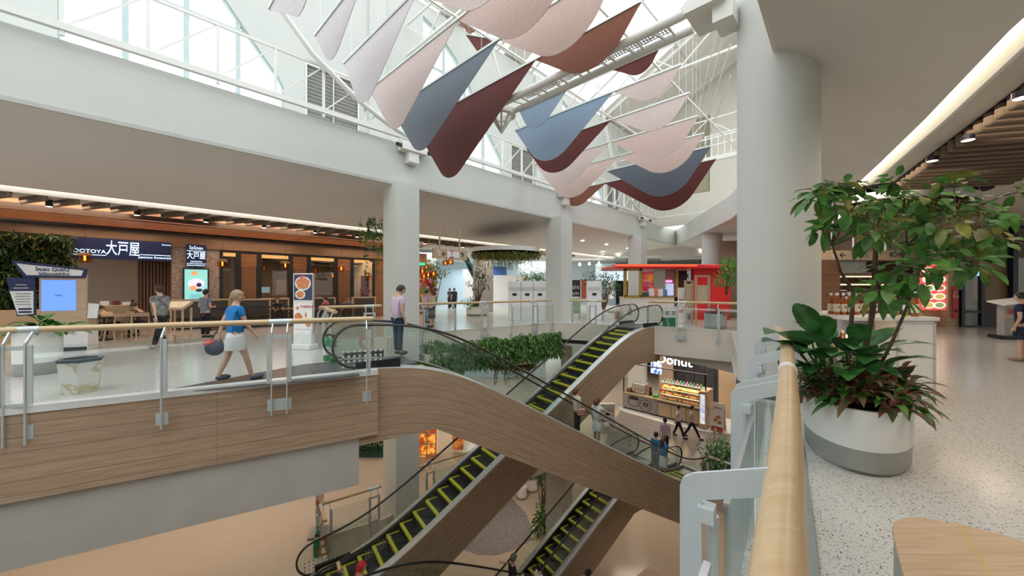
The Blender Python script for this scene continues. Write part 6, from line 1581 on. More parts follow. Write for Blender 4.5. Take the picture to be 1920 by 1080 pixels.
# storefront on the far right
wr = bpy.data.objects.new('window_20', None); COL.objects.link(wr); wr.location = (rx(1940), RY - .3, 0); wr['kind'] = 'structure'
m = MB()
for px in (1882, 1990, 2100): m.box((rx(px), RY - .3, 2.2), (.22, .2, 4.4))
m.bar((rx(1878), RY - .3, rzz(455)), (rx(2100), RY - .3, rzz(440)), .2, .2).bar((rx(1878), RY - .3, rzz(430)), (rx(2100), RY - .3, rzz(410)), .12, .12).build('window_frame', NB, wr)
MB().box(((rx(1882) + rx(2100)) / 2, RY - .3, 1.5), (rx(2100) - rx(1882), .02, 3)).build('pane', WGLASS, wr)
struct(MB().box((rx(1940), RY + 1.5, 1.6), (6, .1, 3.2)), 'wall_shop_inner', pm('warm_inner', (.42, .28, .15), .7))
struct(MB().box((rx(1940), RY + 1.4, rzz(444)), (7, .2, .5)), 'wall_blind', pm('blind_grey', (.42, .42, .40), .6))
t = thing('dome_lamp', 'grey dome pendant lamp inside the far right shopfront', 'lamp', (rx(1905), RY + .6, rzz(520))); MB().lathe([(.42, 0), (.38, .12), (.10, .45), (.03, .5)], (rx(1905), RY + .6, rzz(520)), 24).build('shade', GREYP, t, smooth=True); MB().tube([(rx(1905), RY + .6, rzz(520) + .5), (rx(1905), RY + .6, 4.3)], .01, 5).build('cord', DARK, t)
# lit menu board
t = thing('menu_board', 'tall lit red menu board with dishes behind the bottle counter', 'sign', (rx(1748), RY - .1, rzz(582)))
MB().box((rx(1748), RY, (rzz(495) + rzz(581)) / 2), (rx(1771) - rx(1724), .12, rzz(495) - rzz(581))).build('panel', emis('menu_red', (.85, .12, .09), .75), t)
random.seed(4)
for j in range(5):
    for i in range(2):
        cx, cz = rx(1738 + i * 20), rzz(508 + j * 16); m = MB(); m2 = MB()
        for mm, r, y in ((m, .25, RY - .07), (m2, .17, RY - .08)): mm.add([(cx, y, cz)] + [(cx + math.cos(a) * r * 1.15, y, cz + math.sin(a) * r * .62) for a in [2 * PI * k / 16 for k in range(16)]], [(0, 1 + k, 1 + (k + 1) % 16) for k in range(16)])
        m.build('plate_picture', emis('menu_plate', (.9, .88, .82), .8), t, recalc=False); m2.build('food_picture', (emis('menu_food1', (.45, .18, .06), .7), emis('menu_food2', (.7, .5, .12), .7), emis('menu_food3', (.3, .4, .12), .7))[(i + j) % 3], t, recalc=False)
t = thing('vertical_sign', 'narrow red vertical sign right of the lit menu board', 'sign', (rx(1781), RY - .2, rzz(596))); MB().box((rx(1781), RY - .2, (rzz(536) + rzz(596)) / 2), (rx(1786) - rx(1776), .04, rzz(536) - rzz(596))).build('panel', REDM, t); text('ชา\nไทย', .17, PAPERW, t, (rx(1781), RY - .23, rzz(552)), (0, -1)); text('สด', .2, pm('dark_red_print', (.25, .0, .01), .5), t, (rx(1781), RY - .23, rzz(582)), (0, -1))
# kitchen front
m = MB(); 
for py in (516, 532, 545): m.box((rx(1640), RY + 1.2, rzz(py)), (rx(1700) - rx(1575), .3, .04))
t = thing('kitchen_shelf', 'lit kitchen shelves with jars seen through the tree stems', 'shelf', (rx(1640), RY + 1.2, rzz(550))); m.build('shelf', STEEL, t)
m = MB()
for py in (517.5, 533.5): m.box((rx(1640), RY + 1.1, rzz(py)), (rx(1700) - rx(1575), .03, .04))
m.build('light_strip', emis('strip_yellow', (1, .66, .2), 4), t)
m = MB()
for k in range(22): m.box((rx(1580 + k * 5.3), RY + 1.2, rzz(514) + .05), (.13, .12, rnd(.12, .24)))
m.build('jars', pm('jar_mix', (.35, .28, .2), .5, var=.6, scale=4), t); MB().box((rx(1602), RY + .3, rzz(499)), (rx(1632) - rx(1572), .2, rzz(488) - rzz(512))).build('hood', GREYP, t)
struct(MB().box((rx(1610), RY - .1, rzz(484.5)), (rx(1650) - rx(1532), .14, .10)), 'trim_20', GREYP)
struct(MB().box((rx(1645), RY + .2, rzz(565) / 2), (rx(1715) - rx(1572), .4, rzz(565))), 'wall_kitchen_counter', pm('dark_counter', (.10, .08, .07), .5))
# overhead wooden direction sign
t = thing('direction_sign', 'long wooden overhead sign reading 6 with a left arrow behind the tree', 'sign', (rx(1600, 11), 11, rzz(478, 11)))
MB().box((rx(1608, 11), 11, rzz(478.5, 11)), (rx(1690, 11) - rx(1540, 11), .1, rzz(470, 11) - rzz(487, 11))).build('panel', WOODL, t)
m = MB()
for px in (1560, 1600, 1660): m.bar((rx(px, 11), 11, rzz(470, 11)), (rx(px, 11), 11, 4.4), .04)
m.build('hanger', STEEL, t)
text('6', .22, PAPERW, t, (rx(1561, 11), 10.94, rzz(479, 11)), (0, -1)); text('←', .24, DARK, t, (rx(1577, 11), 10.94, rzz(479, 11)), (0, -1)); MB().box((rx(1618, 11), 10.94, rzz(478, 11)), (.2, .01, .18)).build('pictogram', pm('picto_grey', (.3, .3, .3), .5), t)
text('IOM', .2, DARK, t, (rx(1676, 11), 10.94, rzz(478, 11)), (0, -1))
# display counter with bottles
t = thing('display_counter', 'white display counter with bottles on top, behind the oval planter', 'counter', (5.6, 6.2, 0))
CX0, CX1, CY0, CY1, CH = 4.98, 6.18, 5.45, 7.1, 1.27
m = MB(); m.box(((CX0 + CX1) / 2, (CY0 + CY1) / 2, CH - .02), (CX1 - CX0 + .04, CY1 - CY0, .05)); m.build('top', WHITEP, t)
m = MB(); m.box((5.86, 5.62, CH / 2), (.58, .3, CH - .06)); m.box((CX1 - .02, 6.3, CH / 2), (.04, 1.6, CH - .06)); m.box((5.3, CY1 - .03, CH / 2), (1.3, .04, CH - .06)); m.box((5.55, 6.3, .04), (1.2, 1.6, .08)); m.box((5.28, 6.1, .72), (.55, .9, .03)); m.build('carcass', WHITEP, t)
m = MB()
for x in (5.60, 6.14): m.box((x, 5.46, .64), (.025, .015, 1.16))
for z in (.08, 1.2): m.box((5.87, 5.46, z), (.55, .015, .025))
m.build('panel_moulding', pm('moulding_grey', (.55, .55, .55), .4), t); MB().box((CX1 + .012, 5.9, .42), (.02, .8, .75)).build('timber_side', WOODL, t)
bm_ = [None]
AMB = pm('amber_liquid', (.36, .085, .012), .12, var=.15, coat=.6); RB = pm('red_liquid', (.20, .018, .01), .12, coat=.6)
def bottle(loc, mat, label, grp, s=1.0):
    key = mat.name
    if key not in BP:
        tb = thing('bottle', '', 'bottle', (0, 0, 0)); MB().lathe([(.040, 0), (.043, .01), (.043, .20), (.018, .27), (.015, .31)], (0, 0, 0), 14).build('glass_body', mat, tb, world=False, smooth=True)
        MB().lathe([(.019, .305), (.019, .345), (0, .345)], (0, 0, 0), 12).build('cap', PAPERW, tb, world=False)
        MB().lathe([(.0437, .05), (.0437, .17)], (0, 0, 0), 14).build('paper_label', pm('bottle_label', (.72, .66, .50), .6), tb, world=False); MB().box((0, -.0445, .12), (.022, .002, .03)).build('label_emblem', pm('label_dark', (.12, .06, .03), .6), tb, world=False); BP[key] = tb; q = tb
    else: q = copy_tree(BP[key])
    q.location = loc; q.scale = (s, s, s); return tag(q, label, 'bottle', grp)
BP = {}
for i in range(4):
    for j in range(2): bottle((5.18 + i * .105 + j * .02, 6.0 + j * .13, CH + .005), AMB, 'amber bottle with cream label in the left group on the white counter', 'amber bottles on the counter')
for i in range(5):
    for j in range(2): bottle((5.62 + i * .10, 6.25 + j * .13, CH + .005), RB, 'dark red bottle with cream label in the middle group on the white counter', 'dark red bottles on the counter')
bottle((6.02, 5.62, CH + .005), AMB, 'single amber bottle standing at the right front of the white counter', None, 1.08)
bottle((5.86, 5.75, CH + .005), pm('orange_liquid', (.62, .20, .02), .12, coat=.6), 'lighter orange bottle left of the single amber bottle', None, .98)
for i in range(7):
    bottle((5.1 + (i % 4) * .11, 5.8 + (i // 4) * .14, .735), AMB, 'amber bottle on the inner shelf of the white counter', 'bottles on the inner shelf', .9)
t = thing('green_jar', 'small lime green jar with white lid between the orange bottles', 'jar', (5.94, 5.68, CH + .005)); MB().lathe([(.035, 0), (.035, .1), (0, .1)], (5.94, 5.68, CH + .005), 12).build('jar_body', pm('lime', (.25, .5, .03), .4), t); MB().lathe([(.034, .1), (.03, .17), (0, .17)], (5.94, 5.68, CH + .005), 12).build('lid', PAPERW, t)
tag(MB().box((6.12, 5.66, CH + .04), (.07, .05, .07)).build('small_box', pm('tan_box', (.4, .35, .15), .5)), 'tiny tan box beside the single amber bottle', 'box')
t = thing('table_lamp', 'small glowing warm lamp low behind the broad-leaved plant', 'lamp', (4.93, 5.5, .95)); MB().ball((5.02, 5.55, .98), .07, 14).build('bulb', emis('lamp_warm', (1, .6, .25), 8), t); MB().lathe([(.05, 0), (.01, .02), (.01, .17)], (5.02, 5.55, .745), 10).build('base', DARK, t)
# lectern
c = V((16.7, 12.6, 0)); t = thing('reception_stand', 'dark host stand with a slanted top beside the woman in navy', 'lectern', c)
MB().box(c + V((0, 0, .08)), (1.0, .45, .1)).build('base', DARK, t, bevel=.02); MB().box(c + V((-.25, -.1, .62)), (.42, .2, 1.0)).build('grey_panel', GREYP, t); MB().box(c + V((.2, .1, .6)), (.4, .1, 1.0)).build('post', DARK, t)
MB().box(c + V((0, -.05, 1.25)), (1.1, .5, .04), rot=Matrix.Rotation(.25, 3, 'X') @ Matrix.Rotation(-.12, 3, 'Y')).build('slanted_top', PAPERW, t); m = MB().lathe([(.09, 0), (.09, .004), (0, .004)], (0, 0, 0), 16); 
for i, q in enumerate(m.v): m.v[i] = V((c.x - .25 + q.x, c.y - .205 - q.z, .92 + q.y))
m.build('red_badge', REDM, t)
# ceiling slats on the right
first = None; k = 0; PP = [V((6.75, 5.0, 0)), V((9.6, 9.45, 0))]; QQ = [V((9.45, 6.95, 0)), V((10.9, 9.4, 0))]
n = 26
for i in range(n):
    f = i / (n - 1) * 1.5 - .5
    p = PP[0].lerp(PP[1], f); d = V((-.10, 1, 0)).normalized()
    # slats run roughly towards the back; end on the right boundary
    L_ = 2.2
    e = p + V((2.25 * 1.0, -.55, 0))
    m = MB().bar(p + V((0, 0, 4.26)), e + V((0, 0, 4.26)), .15, .22)
    tag(m.build('ceiling_slat', pm('slat_felt', (.15, .105, .068), .85), bevel=.04), 'brown rounded ceiling slat in the band over the right walkway', 'ceiling slat', 'brown ceiling slats over the right walkway')
struct(MB().prism([(5.3, 2.8), (6.9, 5.2), (9.8, 9.7), (11.9, 9.2), (9.2, 4.7), (7.6, 2.3)], 4.385, 4.395), 'ceiling_slot', pm('black_slot', (.02, .02, .02), .9))
for px, py in ((1815, 263), (1748, 302), (1916, 184)):
    q = copy_tree(pr); q.location = lz(px, py, 4.10); q.scale = (1.0, 1.0, .4); tag(q, 'black can downlight between the brown ceiling slats on the right', 'downlight', 'black can lights between the right ceiling slats')
tag(MB().prism([lz(px, py, 4.38).xy for px, py in ((1880, 300), (1900, 294), (1935, 290), (1935, 297), (1900, 300))], 4.375, 4.385).build('ceiling_slot', MATS['black_slot']), 'small dark curved slot in the right ceiling near the frame edge', 'ceiling slot')
# bench
bc = [lz(px, py, .45) for px, py in ((1672, 990), (1676, 978), (1695, 971), (1735, 971), (1800, 983), (1880, 1002), (1960, 1030), (2040, 1075), (2060, 1180), (1900, 1400), (1755, 1400), (1720, 1180), (1700, 1100))]
t = thing('bench', 'low oak-topped bench with grey sides in the bottom right corner', 'bench', V((bc[3].x, bc[3].y, 0)))
cen = sum(bc, V((0, 0, 0))) / len(bc)
MB().prism([(p.x, p.y) for p in bc], .42, .452).build('oak_top', wood('oak_top', (.52, .35, .21), (.66, .48, .32), plank=9, joint=30, gap=0, gs=1.6), t, bevel=.006)
MB().prism([(cen.x + (p.x - cen.x) * .97, cen.y + (p.y - cen.y) * .97) for p in bc], 0, .42).build('grey_base', pm('bench_grey', (.30, .30, .26), .5), t)
a, b = lz(1798, 982, .4525), lz(1860, 1085, .4525); MB().bar(a, b + (b - a) * .5, .006, .002).build('brass_inlay', pm('brass_inlay', (.72, .52, .16), .35, metal=.3), t)
# ---------------------------------------------------------------- people
SKIN = pm('skin', (.62, .38, .27), .55, var=.04); HAIRB = pm('black_hair', (.015, .011, .010), .5); SKD = pm('shoe_dark', (.03, .03, .035), .5)
def skinmesh(verts, edges, lv=1):
    """verts: (xyz, rx, ry)"""
    me = bpy.data.meshes.new('t'); me.from_pydata([v[0] for v in verts], edges, []); o = bpy.data.objects.new('t', me); COL.objects.link(o)
    md = o.modifiers.new('s', 'SKIN'); md.use_smooth_shade = True
    for i, d in enumerate(me.skin_vertices[0].data): d.radius = (verts[i][1], verts[i][2]); d.use_root = (i == 0)
    if lv: s = o.modifiers.new('u', 'SUBSURF'); s.levels = lv; s.render_levels = lv
    dg = bpy.context.evaluated_depsgraph_get(); dg.update(); r = bpy.data.meshes.new_from_object(o.evaluated_get(dg))
    vs = [v.co.copy() for v in r.vertices]; fs = [tuple(p.vertices) for p in r.polygons]
    bpy.data.objects.remove(o); bpy.data.meshes.remove(me); bpy.data.meshes.remove(r); return vs, fs
def person(label, loc, yaw, H=1.68, top=None, bottom=None, kind='trousers', hair='short', hairmat=None, stride=.0, arms=('down', 'down'), sleeves='short', lean=0., sit=False, build=1.0, headturn=0., headpitch=0., group=None, shoe=None, hem=.5, face=True, lv=1, skin=None):
    """yaw: direction faced (0 = +Y). Everything local, facing +Y, then rotated."""
    skin = skin or SKIN; hairmat = hairmat or HAIRB; t = thing('person', label, 'person', loc, yaw, group); h = H; b = build
    tilt = Matrix.Rotation(-lean, 3, 'X'); hip = V((0, 0, .52 * h)) if not sit else V((0, 0, .50))
    def up(x, y, z): return hip + tilt @ V((x * h, y * h, (z - .52) * h))
    pel, wai, che, nb, nt_ = up(0, 0, .53), up(0, .0, .62), up(0, .005, .735), up(0, -.005, .83), up(0, .01, .875)
    hd = nt_ + (tilt @ V((0, .012 * h, .055 * h)) if not headpitch else V((0, (.02 + .03 * headpitch) * h, .05 * h)))
    body = [(pel, .062 * h * b, .055 * h * b), (wai, .072 * h * b, .055 * h * b), (che, .085 * h * b, .062 * h * b), (nb, .04 * h, .036 * h), (nt_, .031 * h, .033 * h), (hd, .036 * h, .04 * h)]; ed = [(0, 1), (1, 2), (2, 3), (3, 4), (4, 5)]
    legs = []
    for sg in (-1, 1):
        st = stride * sg
        if sit: hipj = hip + V((sg * .055 * h, .02, -.01)); knee = hip + V((sg * .07 * h, .24 * h, .0)); ank = knee + V((0, .02, -.25 * h)); ank.z = .07
        else:
            hipj = hip + V((sg * .05 * h, 0, -.03 * h)); knee = V((sg * .052 * h, st * .5 * .52 * h * .5 + abs(st) * .03 * h, .285 * h)); ank = V((sg * .05 * h, st * .28 * h, (.045 + (.035 if st < 0 else 0)) * h))
        toe = ank + V((sg * .01 * h, .085 * h, -.02 * h)); legs.append((hipj, knee, ank, toe)); i = len(body)
        body += [(hipj, .052 * h * b, .052 * h * b), (knee, .032 * h, .033 * h), (knee.lerp(ank, .35), .03 * h, .033 * h), (ank, .019 * h, .021 * h), (toe, .02 * h, .014 * h)]; ed += [(0, i), (i, i + 1), (i + 1, i + 2), (i + 2, i + 3), (i + 3, i + 4)]
    hands = []; armp = []
    for k, sg in enumerate((-1, 1)):
        a = arms[k]; sh = up(sg * .098 * b, 0, .805)
        if a == 'down': el = up(sg * .125, -.02, .635); wr_ = up(sg * .13, .03, .49)
        elif a == 'bent': el = up(sg * .125, -.02, .64); wr_ = up(sg * .07, .13, .63)
        elif a == 'fwd': el = up(sg * .12, .07, .68); wr_ = up(sg * .10, .22, .64)
        elif a == 'back': el = up(sg * .12, -.07, .66); wr_ = up(sg * .125, -.10, .52)
        elif a == 'swing': el = up(sg * .12, .05, .645); wr_ = up(sg * .12, .13, .53)
        else: el = up(*a[0]); wr_ = up(*a[1])
        i = len(body); d = (wr_ - el).normalized(); armp.append((sh, el, wr_))
        body += [(sh, .032 * h, .032 * h), (el, .023 * h, .023 * h), (wr_, .0145 * h, .016 * h)]; ed += [(2, i), (i, i + 1), (i + 1, i + 2)]; hands.append((wr_, d, sg))
    vs, fs = skinmesh(body, ed, lv); m = MB(); m.add(vs, fs)
    # head
    hr = .062 * h; Rh = Matrix.Rotation(headturn, 3, 'Z') @ Matrix.Rotation(-headpitch * .6 - lean * .5, 3, 'X')
    def hp(x, y, z): return hd + Rh @ V((x * hr, y * hr, z * hr))
    n = 16; rings = []
    for i in range(11):
        th = -PI / 2 + PI * i / 10; z = math.sin(th) * 1.12; c = max(math.cos(th), .02); wx = .80 * c * (1 - .22 * max(0, -math.sin(th))); wy = .95 * c
        for q in range(n):
            an = 2 * PI * q / n; x, y = math.cos(an) * wx, math.sin(an) * wy
            if y > 0 and z < 0: y *= .95
            rings.append(hp(x, y - .02, z))
    ff = [(i * n + q, i * n + (q + 1) % n, (i + 1) * n + (q + 1) % n, (i + 1) * n + q) for i in range(10) for q in range(n)]; m.add(rings, ff)
    if face:
        m.add([hp(-.12, .9, -.15), hp(.12, .9, -.15), hp(0, 1.14, -.18), hp(0, .90, .22), hp(0, .92, -.28)], [(0, 2, 3), (2, 1, 3), (0, 4, 2), (4, 1, 2)])
        for sg in (-1, 1): m.ball(hp(sg * .80, -.05, -.05), hr * .2, 8, (.4, .8, 1.2))
    for wr_, d, sg in hands:      # palm, four fingers and a thumb
        side = d.cross(V((0, 1, 0)));  side = side.normalized() if side.length > .2 else V((1, 0, 0)); nrm_ = d.cross(side).normalized()
        pl = wr_ + d * .035 * h; m.tube([wr_ - d * .01, wr_ + d * .02 * h, wr_ + d * .05 * h], [.014 * h, .021 * h, .022 * h], 8, flat=.6)
        for f, ln in enumerate((.038, .044, .042, .033)):
            o = side * (f - 1.5) * .011 * h; p0 = wr_ + d * .05 * h + o; p1 = p0 + (d + nrm_ * .25 * sg).normalized() * ln * .55 * h; p2 = p1 + (d + nrm_ * .8 * sg).normalized() * ln * .45 * h; m.tube([p0, p1, p2], [.0055 * h, .005 * h, .004 * h], 5)
        p0 = wr_ + d * .018 * h + side * -.02 * h; m.tube([p0, p0 + (d - side * .7).normalized() * .022 * h, p0 + (d - side * .25).normalized() * .042 * h], [.006 * h, .0055 * h, .0045 * h], 5)
    m.build('body', skin, t, smooth=True, world=False)
    if face:
        e = MB()
        for sg in (-1, 1): e.ball(hp(sg * .33, .84, .04), hr * .10, 6)
        e.build('eyes', DARK, t, world=False); MB().ball(hp(0, .84, -.46), hr * .16, 8, (1.5, .5, .4)).build('mouth', pm('lips', (.5, .2, .17), .5), t, world=False)
    # clothes
    g = .011 * h; tb = top or PAPERW; bb = bottom or NAVY
    tv = [(up(0, 0, .475), .102 * h * b, .080 * h * b), (wai, .094 * h * b, .074 * h * b), (che, .106 * h * b, .080 * h * b), (up(0, 0, .815), .062 * h, .05 * h)]; te = [(0, 1), (1, 2), (2, 3)]
    for sh, el, wr_ in armp:
        i = len(tv); en = sh.lerp(el, .62) if sleeves == 'short' else el; tv += [(sh, .040 * h, .038 * h), (en, .035 * h, .033 * h)]; te += [(2, i), (i, i + 1)]
        if sleeves == 'long': tv.append((el.lerp(wr_, .92), .021 * h, .022 * h)); te.append((i + 1, i + 2))
    vs, fs = skinmesh(tv, te, lv); MB().add(vs, fs).build('top', tb, t, smooth=True, world=False)
    if kind == 'trousers':
        bv = [(pel, .066 * h * b, .058 * h * b)]; be = []
        for hipj, knee, ank, toe in legs: i = len(bv); bv += [(hipj, .058 * h * b, .058 * h * b), (knee, .041 * h, .042 * h), (ank + V((0, 0, .01 * h)), .033 * h, .035 * h)]; be += [(0, i), (i, i + 1), (i + 1, i + 2)]
        vs, fs = skinmesh(bv, be, lv); MB().add(vs, fs).build('trousers', bb, t, smooth=True, world=False)
    elif kind == 'shorts':
        bv = [(pel, .094 * h * b, .074 * h * b)]; be = []
        for hipj, knee, ank, toe in legs: i = len(bv); bv += [(hipj, .064 * h * b, .062 * h * b), (hipj.lerp(knee, .55), .060 * h * b, .058 * h)]; be += [(0, i), (i, i + 1)]
        vs, fs = skinmesh(bv, be, lv); MB().add(vs, fs).build('shorts', bb, t, smooth=True, world=False)
    else:
        z0 = hem * .52 * h; pr_ = [(.10 * h, z0), (.098 * h, z0 + .1 * h), (.086 * h, .50 * h), (.070 * h, .55 * h)]
        mm = MB().lathe(pr_, (0, 0, 0), 20, 1.05 * b, .85 * b)
        if lean: mm.v = [p if p.z < .5 * h else hip + tilt @ (p - hip) for p in mm.v]
        mm.build('skirt', bb, t, smooth=True, world=False)
    m = MB()
    for hipj, knee, ank, toe in legs: c = (ank + toe) / 2; m.ball(c + V((0, .01, -.008 * h)), .075 * h, 10, (.42, 1.0, .42))
    m.build('shoes', shoe or SKD, t, smooth=True, world=False)
    m = MB(); top_ = []
    n = 16
    for i in range(8):
        th = -.30 + (PI / 2 + .30) * i / 7; z = math.sin(th) * 1.24; c = max(math.cos(th), .02)
        for q in range(n):
            an = 2 * PI * q / n; fr_ = math.sin(an); zz = z
            if fr_ > .25 and z < .55: zz = .55 + (z - .55) * .1
            top_.append(hp(math.cos(an) * c * .93, math.sin(an) * c * 1.08 - .06, zz + .02))
    m.add(top_, [(i * n + q, i * n + (q + 1) % n, (i + 1) * n + (q + 1) % n, (i + 1) * n + q) for i in range(7) for q in range(n)])
    if hair in ('long', 'pony', 'mid'):
        Ln = {'long': 3.6, 'pony': 3.4, 'mid': 1.5}[hair]; w = {'long': .92, 'pony': .38, 'mid': .95}[hair]
        m.tube([hp(0, -.45, .5), hp(0, -.80, -.1), hp(0, -.98, -.1 - Ln * .35), hp(0, -.90, -.1 - Ln * .7), hp(0, -.75, -.1 - Ln)], [hr * .5, hr * w, hr * w, hr * w * .8, hr * .12], 12, flat=1.0)
    elif hair == 'short': m.ball(hp(0, -.55, -.25), hr * .62, 12, (1.1, .6, .9))
    elif hair == 'bun': m.ball(hp(0, -1.0, .4), hr * .4, 10)
    m.build('hair', hairmat, t, smooth=True, world=False); return t
def face_to(dx, dy): return math.atan2(-dx, dy)
BLUE = pm('bright_blue_cloth', (.012, .20, .55), .8, var=.08); WHC = pm('white_cloth', (.74, .76, .78), .8); LIL = pm('lilac_cloth', (.62, .48, .62), .8); DEN = pm('dark_denim', (.02, .045, .09), .85, var=.2, scale=20)
BLOND = pm('fair_hair', (.32, .22, .13), .6, var=.3, scale=12); BRN = pm('auburn_hair', (.12, .045, .02), .5, var=.2, scale=12); CRM = pm('cream_cloth', (.58, .48, .38), .8); BLK = pm('black_cloth', (.012, .014, .02), .85); GRYC = pm('grey_blue_cloth', (.20, .23, .27), .85)
STR = pm('striped_cloth', (.22, .22, .22), .85, var=.7, scale=9); SHN = pm('shoe_navy', (.06, .09, .13), .6)
# woman in blue
c = lz(441, 716, 0)
w1 = person('woman in bright blue T-shirt and white shorts walking past with long fair hair', c, face_to(.55, .85), 1.66, BLUE, WHC, 'skirt', 'pony', BLOND, hem=.68, stride=.5, arms=('back', 'swing'), shoe=SHN, headturn=-.5, build=1.12)
t = thing('handbag', 'navy and red bag carried by the woman in blue', 'bag', c + V((-.38, -.05, .55))); MB().ball(c + V((-.36, -.02, .62)), .17, 14, (1.0, .6, .85)).build('bag_body', pm('bag_navy', (.03, .04, .09), .6), t, smooth=True); MB().ball(c + V((-.42, -.08, .72)), .09, 10, (1.2, .6, .7)).build('red_patch', REDM, t, smooth=True); MB().tube([c + V((-.45, 0, .72)), c + V((-.34, 0, .92)), c + V((-.24, 0, .72))], .012, 6).build('strap', DARK, t)
# man at the top of the escalator
sb = S(2.75, -8.92, 0.0)
person('man in lilac polo shirt and dark jeans standing at the top of the descending escalator', V((-2.83, 9.35, .04)), face_to(DX, DY) + .25, 1.74, LIL, DEN, 'trousers', 'short', headpitch=.5, headturn=-.3, build=1.05)
# cream blouse walker behind the first column
person('woman in cream blouse and dark wide skirt walking behind the curved railing', V((-3.45, 16.2, 0)), face_to(-1, .3), 1.66, CRM, pm('dark_green_cloth', (.03, .045, .045), .85), 'skirt', 'mid', BRN, hem=.45, arms=('bent', 'bent'))
person('person in dark clothes far away, right of the cream blouse woman', V((-4.6, 30, 0)), .4, 1.7, BLK, BLK, lv=0); person('second person in dark clothes, left of the far walking pair', V((-5.2, 31.5, 0)), .8, 1.68, pm('dark_navy_cloth', (.02, .03, .06), .8), BLK, lv=0)
person('person in lilac blouse standing beside the colourful display', V((-4.2, 18.4, 0)), -.5, 1.6, LIL, GRYC, lv=0)
# striped person crossing the terrace
c = lz(300, 656, 0); person('person in grey striped T-shirt and black trousers crossing in front of the restaurant', c, face_to(-.9, .2), 1.78, STR, BLK, 'trousers', 'short', pm('dark_brown_hair', (.04, .02, .015), .5), stride=.7, arms=('back', 'swing'), build=1.1, face=True)
c = lz(333, 640, 0) + V((.15, .9, 0)); person('person in grey shirt seen from behind at the wooden menu stand', c, face_to(.1, 1), 1.66, GRYC, BLK, 'trousers', 'short', arms=('bent', 'bent'))
# seated pair
c = U(fu(212, -6.3), -6.3, 0)
person('person in beige top leaning forward over the dark table', c, face_to(-1, .1), 1.66, pm('beige_cloth', (.50, .38, .27), .85), BLK, 'trousers', 'short', arms=(((-.08, .12, .70), (-.03, .26, .66)), ((.08, .12, .70), (.03, .26, .66))), sleeves='long', lean=.75, sit=True, headpitch=.6)
person('person in dark brown top leaning behind the one in beige', c + V((.45, .62, 0)), face_to(-1, .1), 1.68, pm('brown_cloth', (.07, .045, .035), .85), BLK, 'trousers', 'short', arms=(((-.08, .12, .70), (-.03, .26, .66)), ((.08, .12, .70), (.03, .26, .66))), sleeves='long', lean=.6, sit=True, headpitch=.6)
# diners
for px, rr, yw, tp, lb in ((520, -8.0, .9, BLK, 'diner with dark hair in black at the left terrace table'), (611, -7.6, -1.4, pm('rose_cloth', (.5, .14, .18), .8), 'diner in a rose-coloured top at the right terrace table'), (654, -8.3, .3, GRYC, 'diner in grey eating at the right terrace table'), (604, -10.6, .2, GRYC, 'diner glimpsed inside the window behind the banner stand')):
    person(lb, U(fu(px, rr), rr, 0), face_to(-.2, -1) + yw, 1.62, tp, BLK, 'trousers', 'short', arms=('fwd', 'fwd'), sit=True, lv=0)
# riders of the descending escalator
def zB(s): return -(s - 3.36) * math.tan(math.radians(30))
s_, n_ = 8.75, -9.02; person('woman in cream top and black trousers riding down, just behind the one in white', S(s_, n_, zB(s_) - .06), face_to(DX, DY) - .3, 1.60, pm('cream_white_cloth', (.70, .66, .60), .8), BLK, 'trousers', 'mid', BRN, arms=('bent', 'down'), headturn=-.5)
s_, n_ = 9.5, -8.85; q = S(s_, n_, zB(s_) - .06); person('woman in a white dress riding down with one hand on the black handrail', q, face_to(DX, DY), 1.62, WHC, WHC, 'skirt', 'mid', BRN, hem=.62, arms=('down', ((.13, .10, .74), (.17, .24, .66))))
t = thing('handbag', 'small pink and black handbag held by the woman in cream on the escalator', 'bag', S(8.7, -8.75, zB(8.7) + .75)); MB().box(S(8.7, -8.78, zB(8.7) + .78), (.28, .12, .2), rz=.5).build('bag_body', pm('bag_pink', (.55, .30, .28), .6, var=.4), t, bevel=.03)
t = thing('handbag', 'pale round handbag at the side of the woman in the white dress', 'bag', S(9.6, -8.5, zB(9.6) + .6)); MB().ball(S(9.62, -8.55, zB(9.6) + .72), .12, 12, (1, .5, 1.1)).build('bag_body', CRM, t, smooth=True)
s_ = 13.0; q = S(s_, -8.7, zB(s_) - .06); person('woman in blue T-shirt and white skirt with very long auburn hair, low on the escalator', q, face_to(DX, DY), 1.60, BLUE, WHC, 'skirt', 'long', BRN, hem=.55, arms=('down', ((.13, .08, .74), (.17, .20, .66))))
s_ = 12.6; person('person with short dark hair in teal blue beside the long-haired woman', S(s_ + .5, -9.1, zB(s_ + .5)), face_to(DX, DY), 1.62, pm('teal_blue_cloth', (.02, .16, .34), .8), GRYC, 'trousers', 'short', arms=('down', 'down'))
# walkers below
c = lz(1247, 850, L5); person('person in lilac top walking away on the storey below', c, face_to(.3, 1), 1.66, LIL, BLK, 'trousers', 'short')
c = lz(1272, 821, L5); person('walker in white shirt and black trousers, left of the pair by the doughnut kiosk', c, face_to(1, -.3), 1.72, WHC, BLK, 'trousers', 'short', stride=.5, arms=('swing', 'back'))
c = lz(1297, 823, L5); person('walker in white shirt with long stride, right of the pair by the doughnut kiosk', c, face_to(1, -.3), 1.72, pm('offwhite_cloth', (.66, .62, .60), .8), BLK, 'trousers', 'short', stride=.75, arms=('swing', 'back'))
person('kiosk worker in red shirt and red cap behind the doughnut counter', K5(2.0, 1.5, .05), face_to(-kn.x, -kn.y), 1.62, REDM, BLK, 'trousers', 'short', pm('red_cap', (.55, .02, .02), .6))
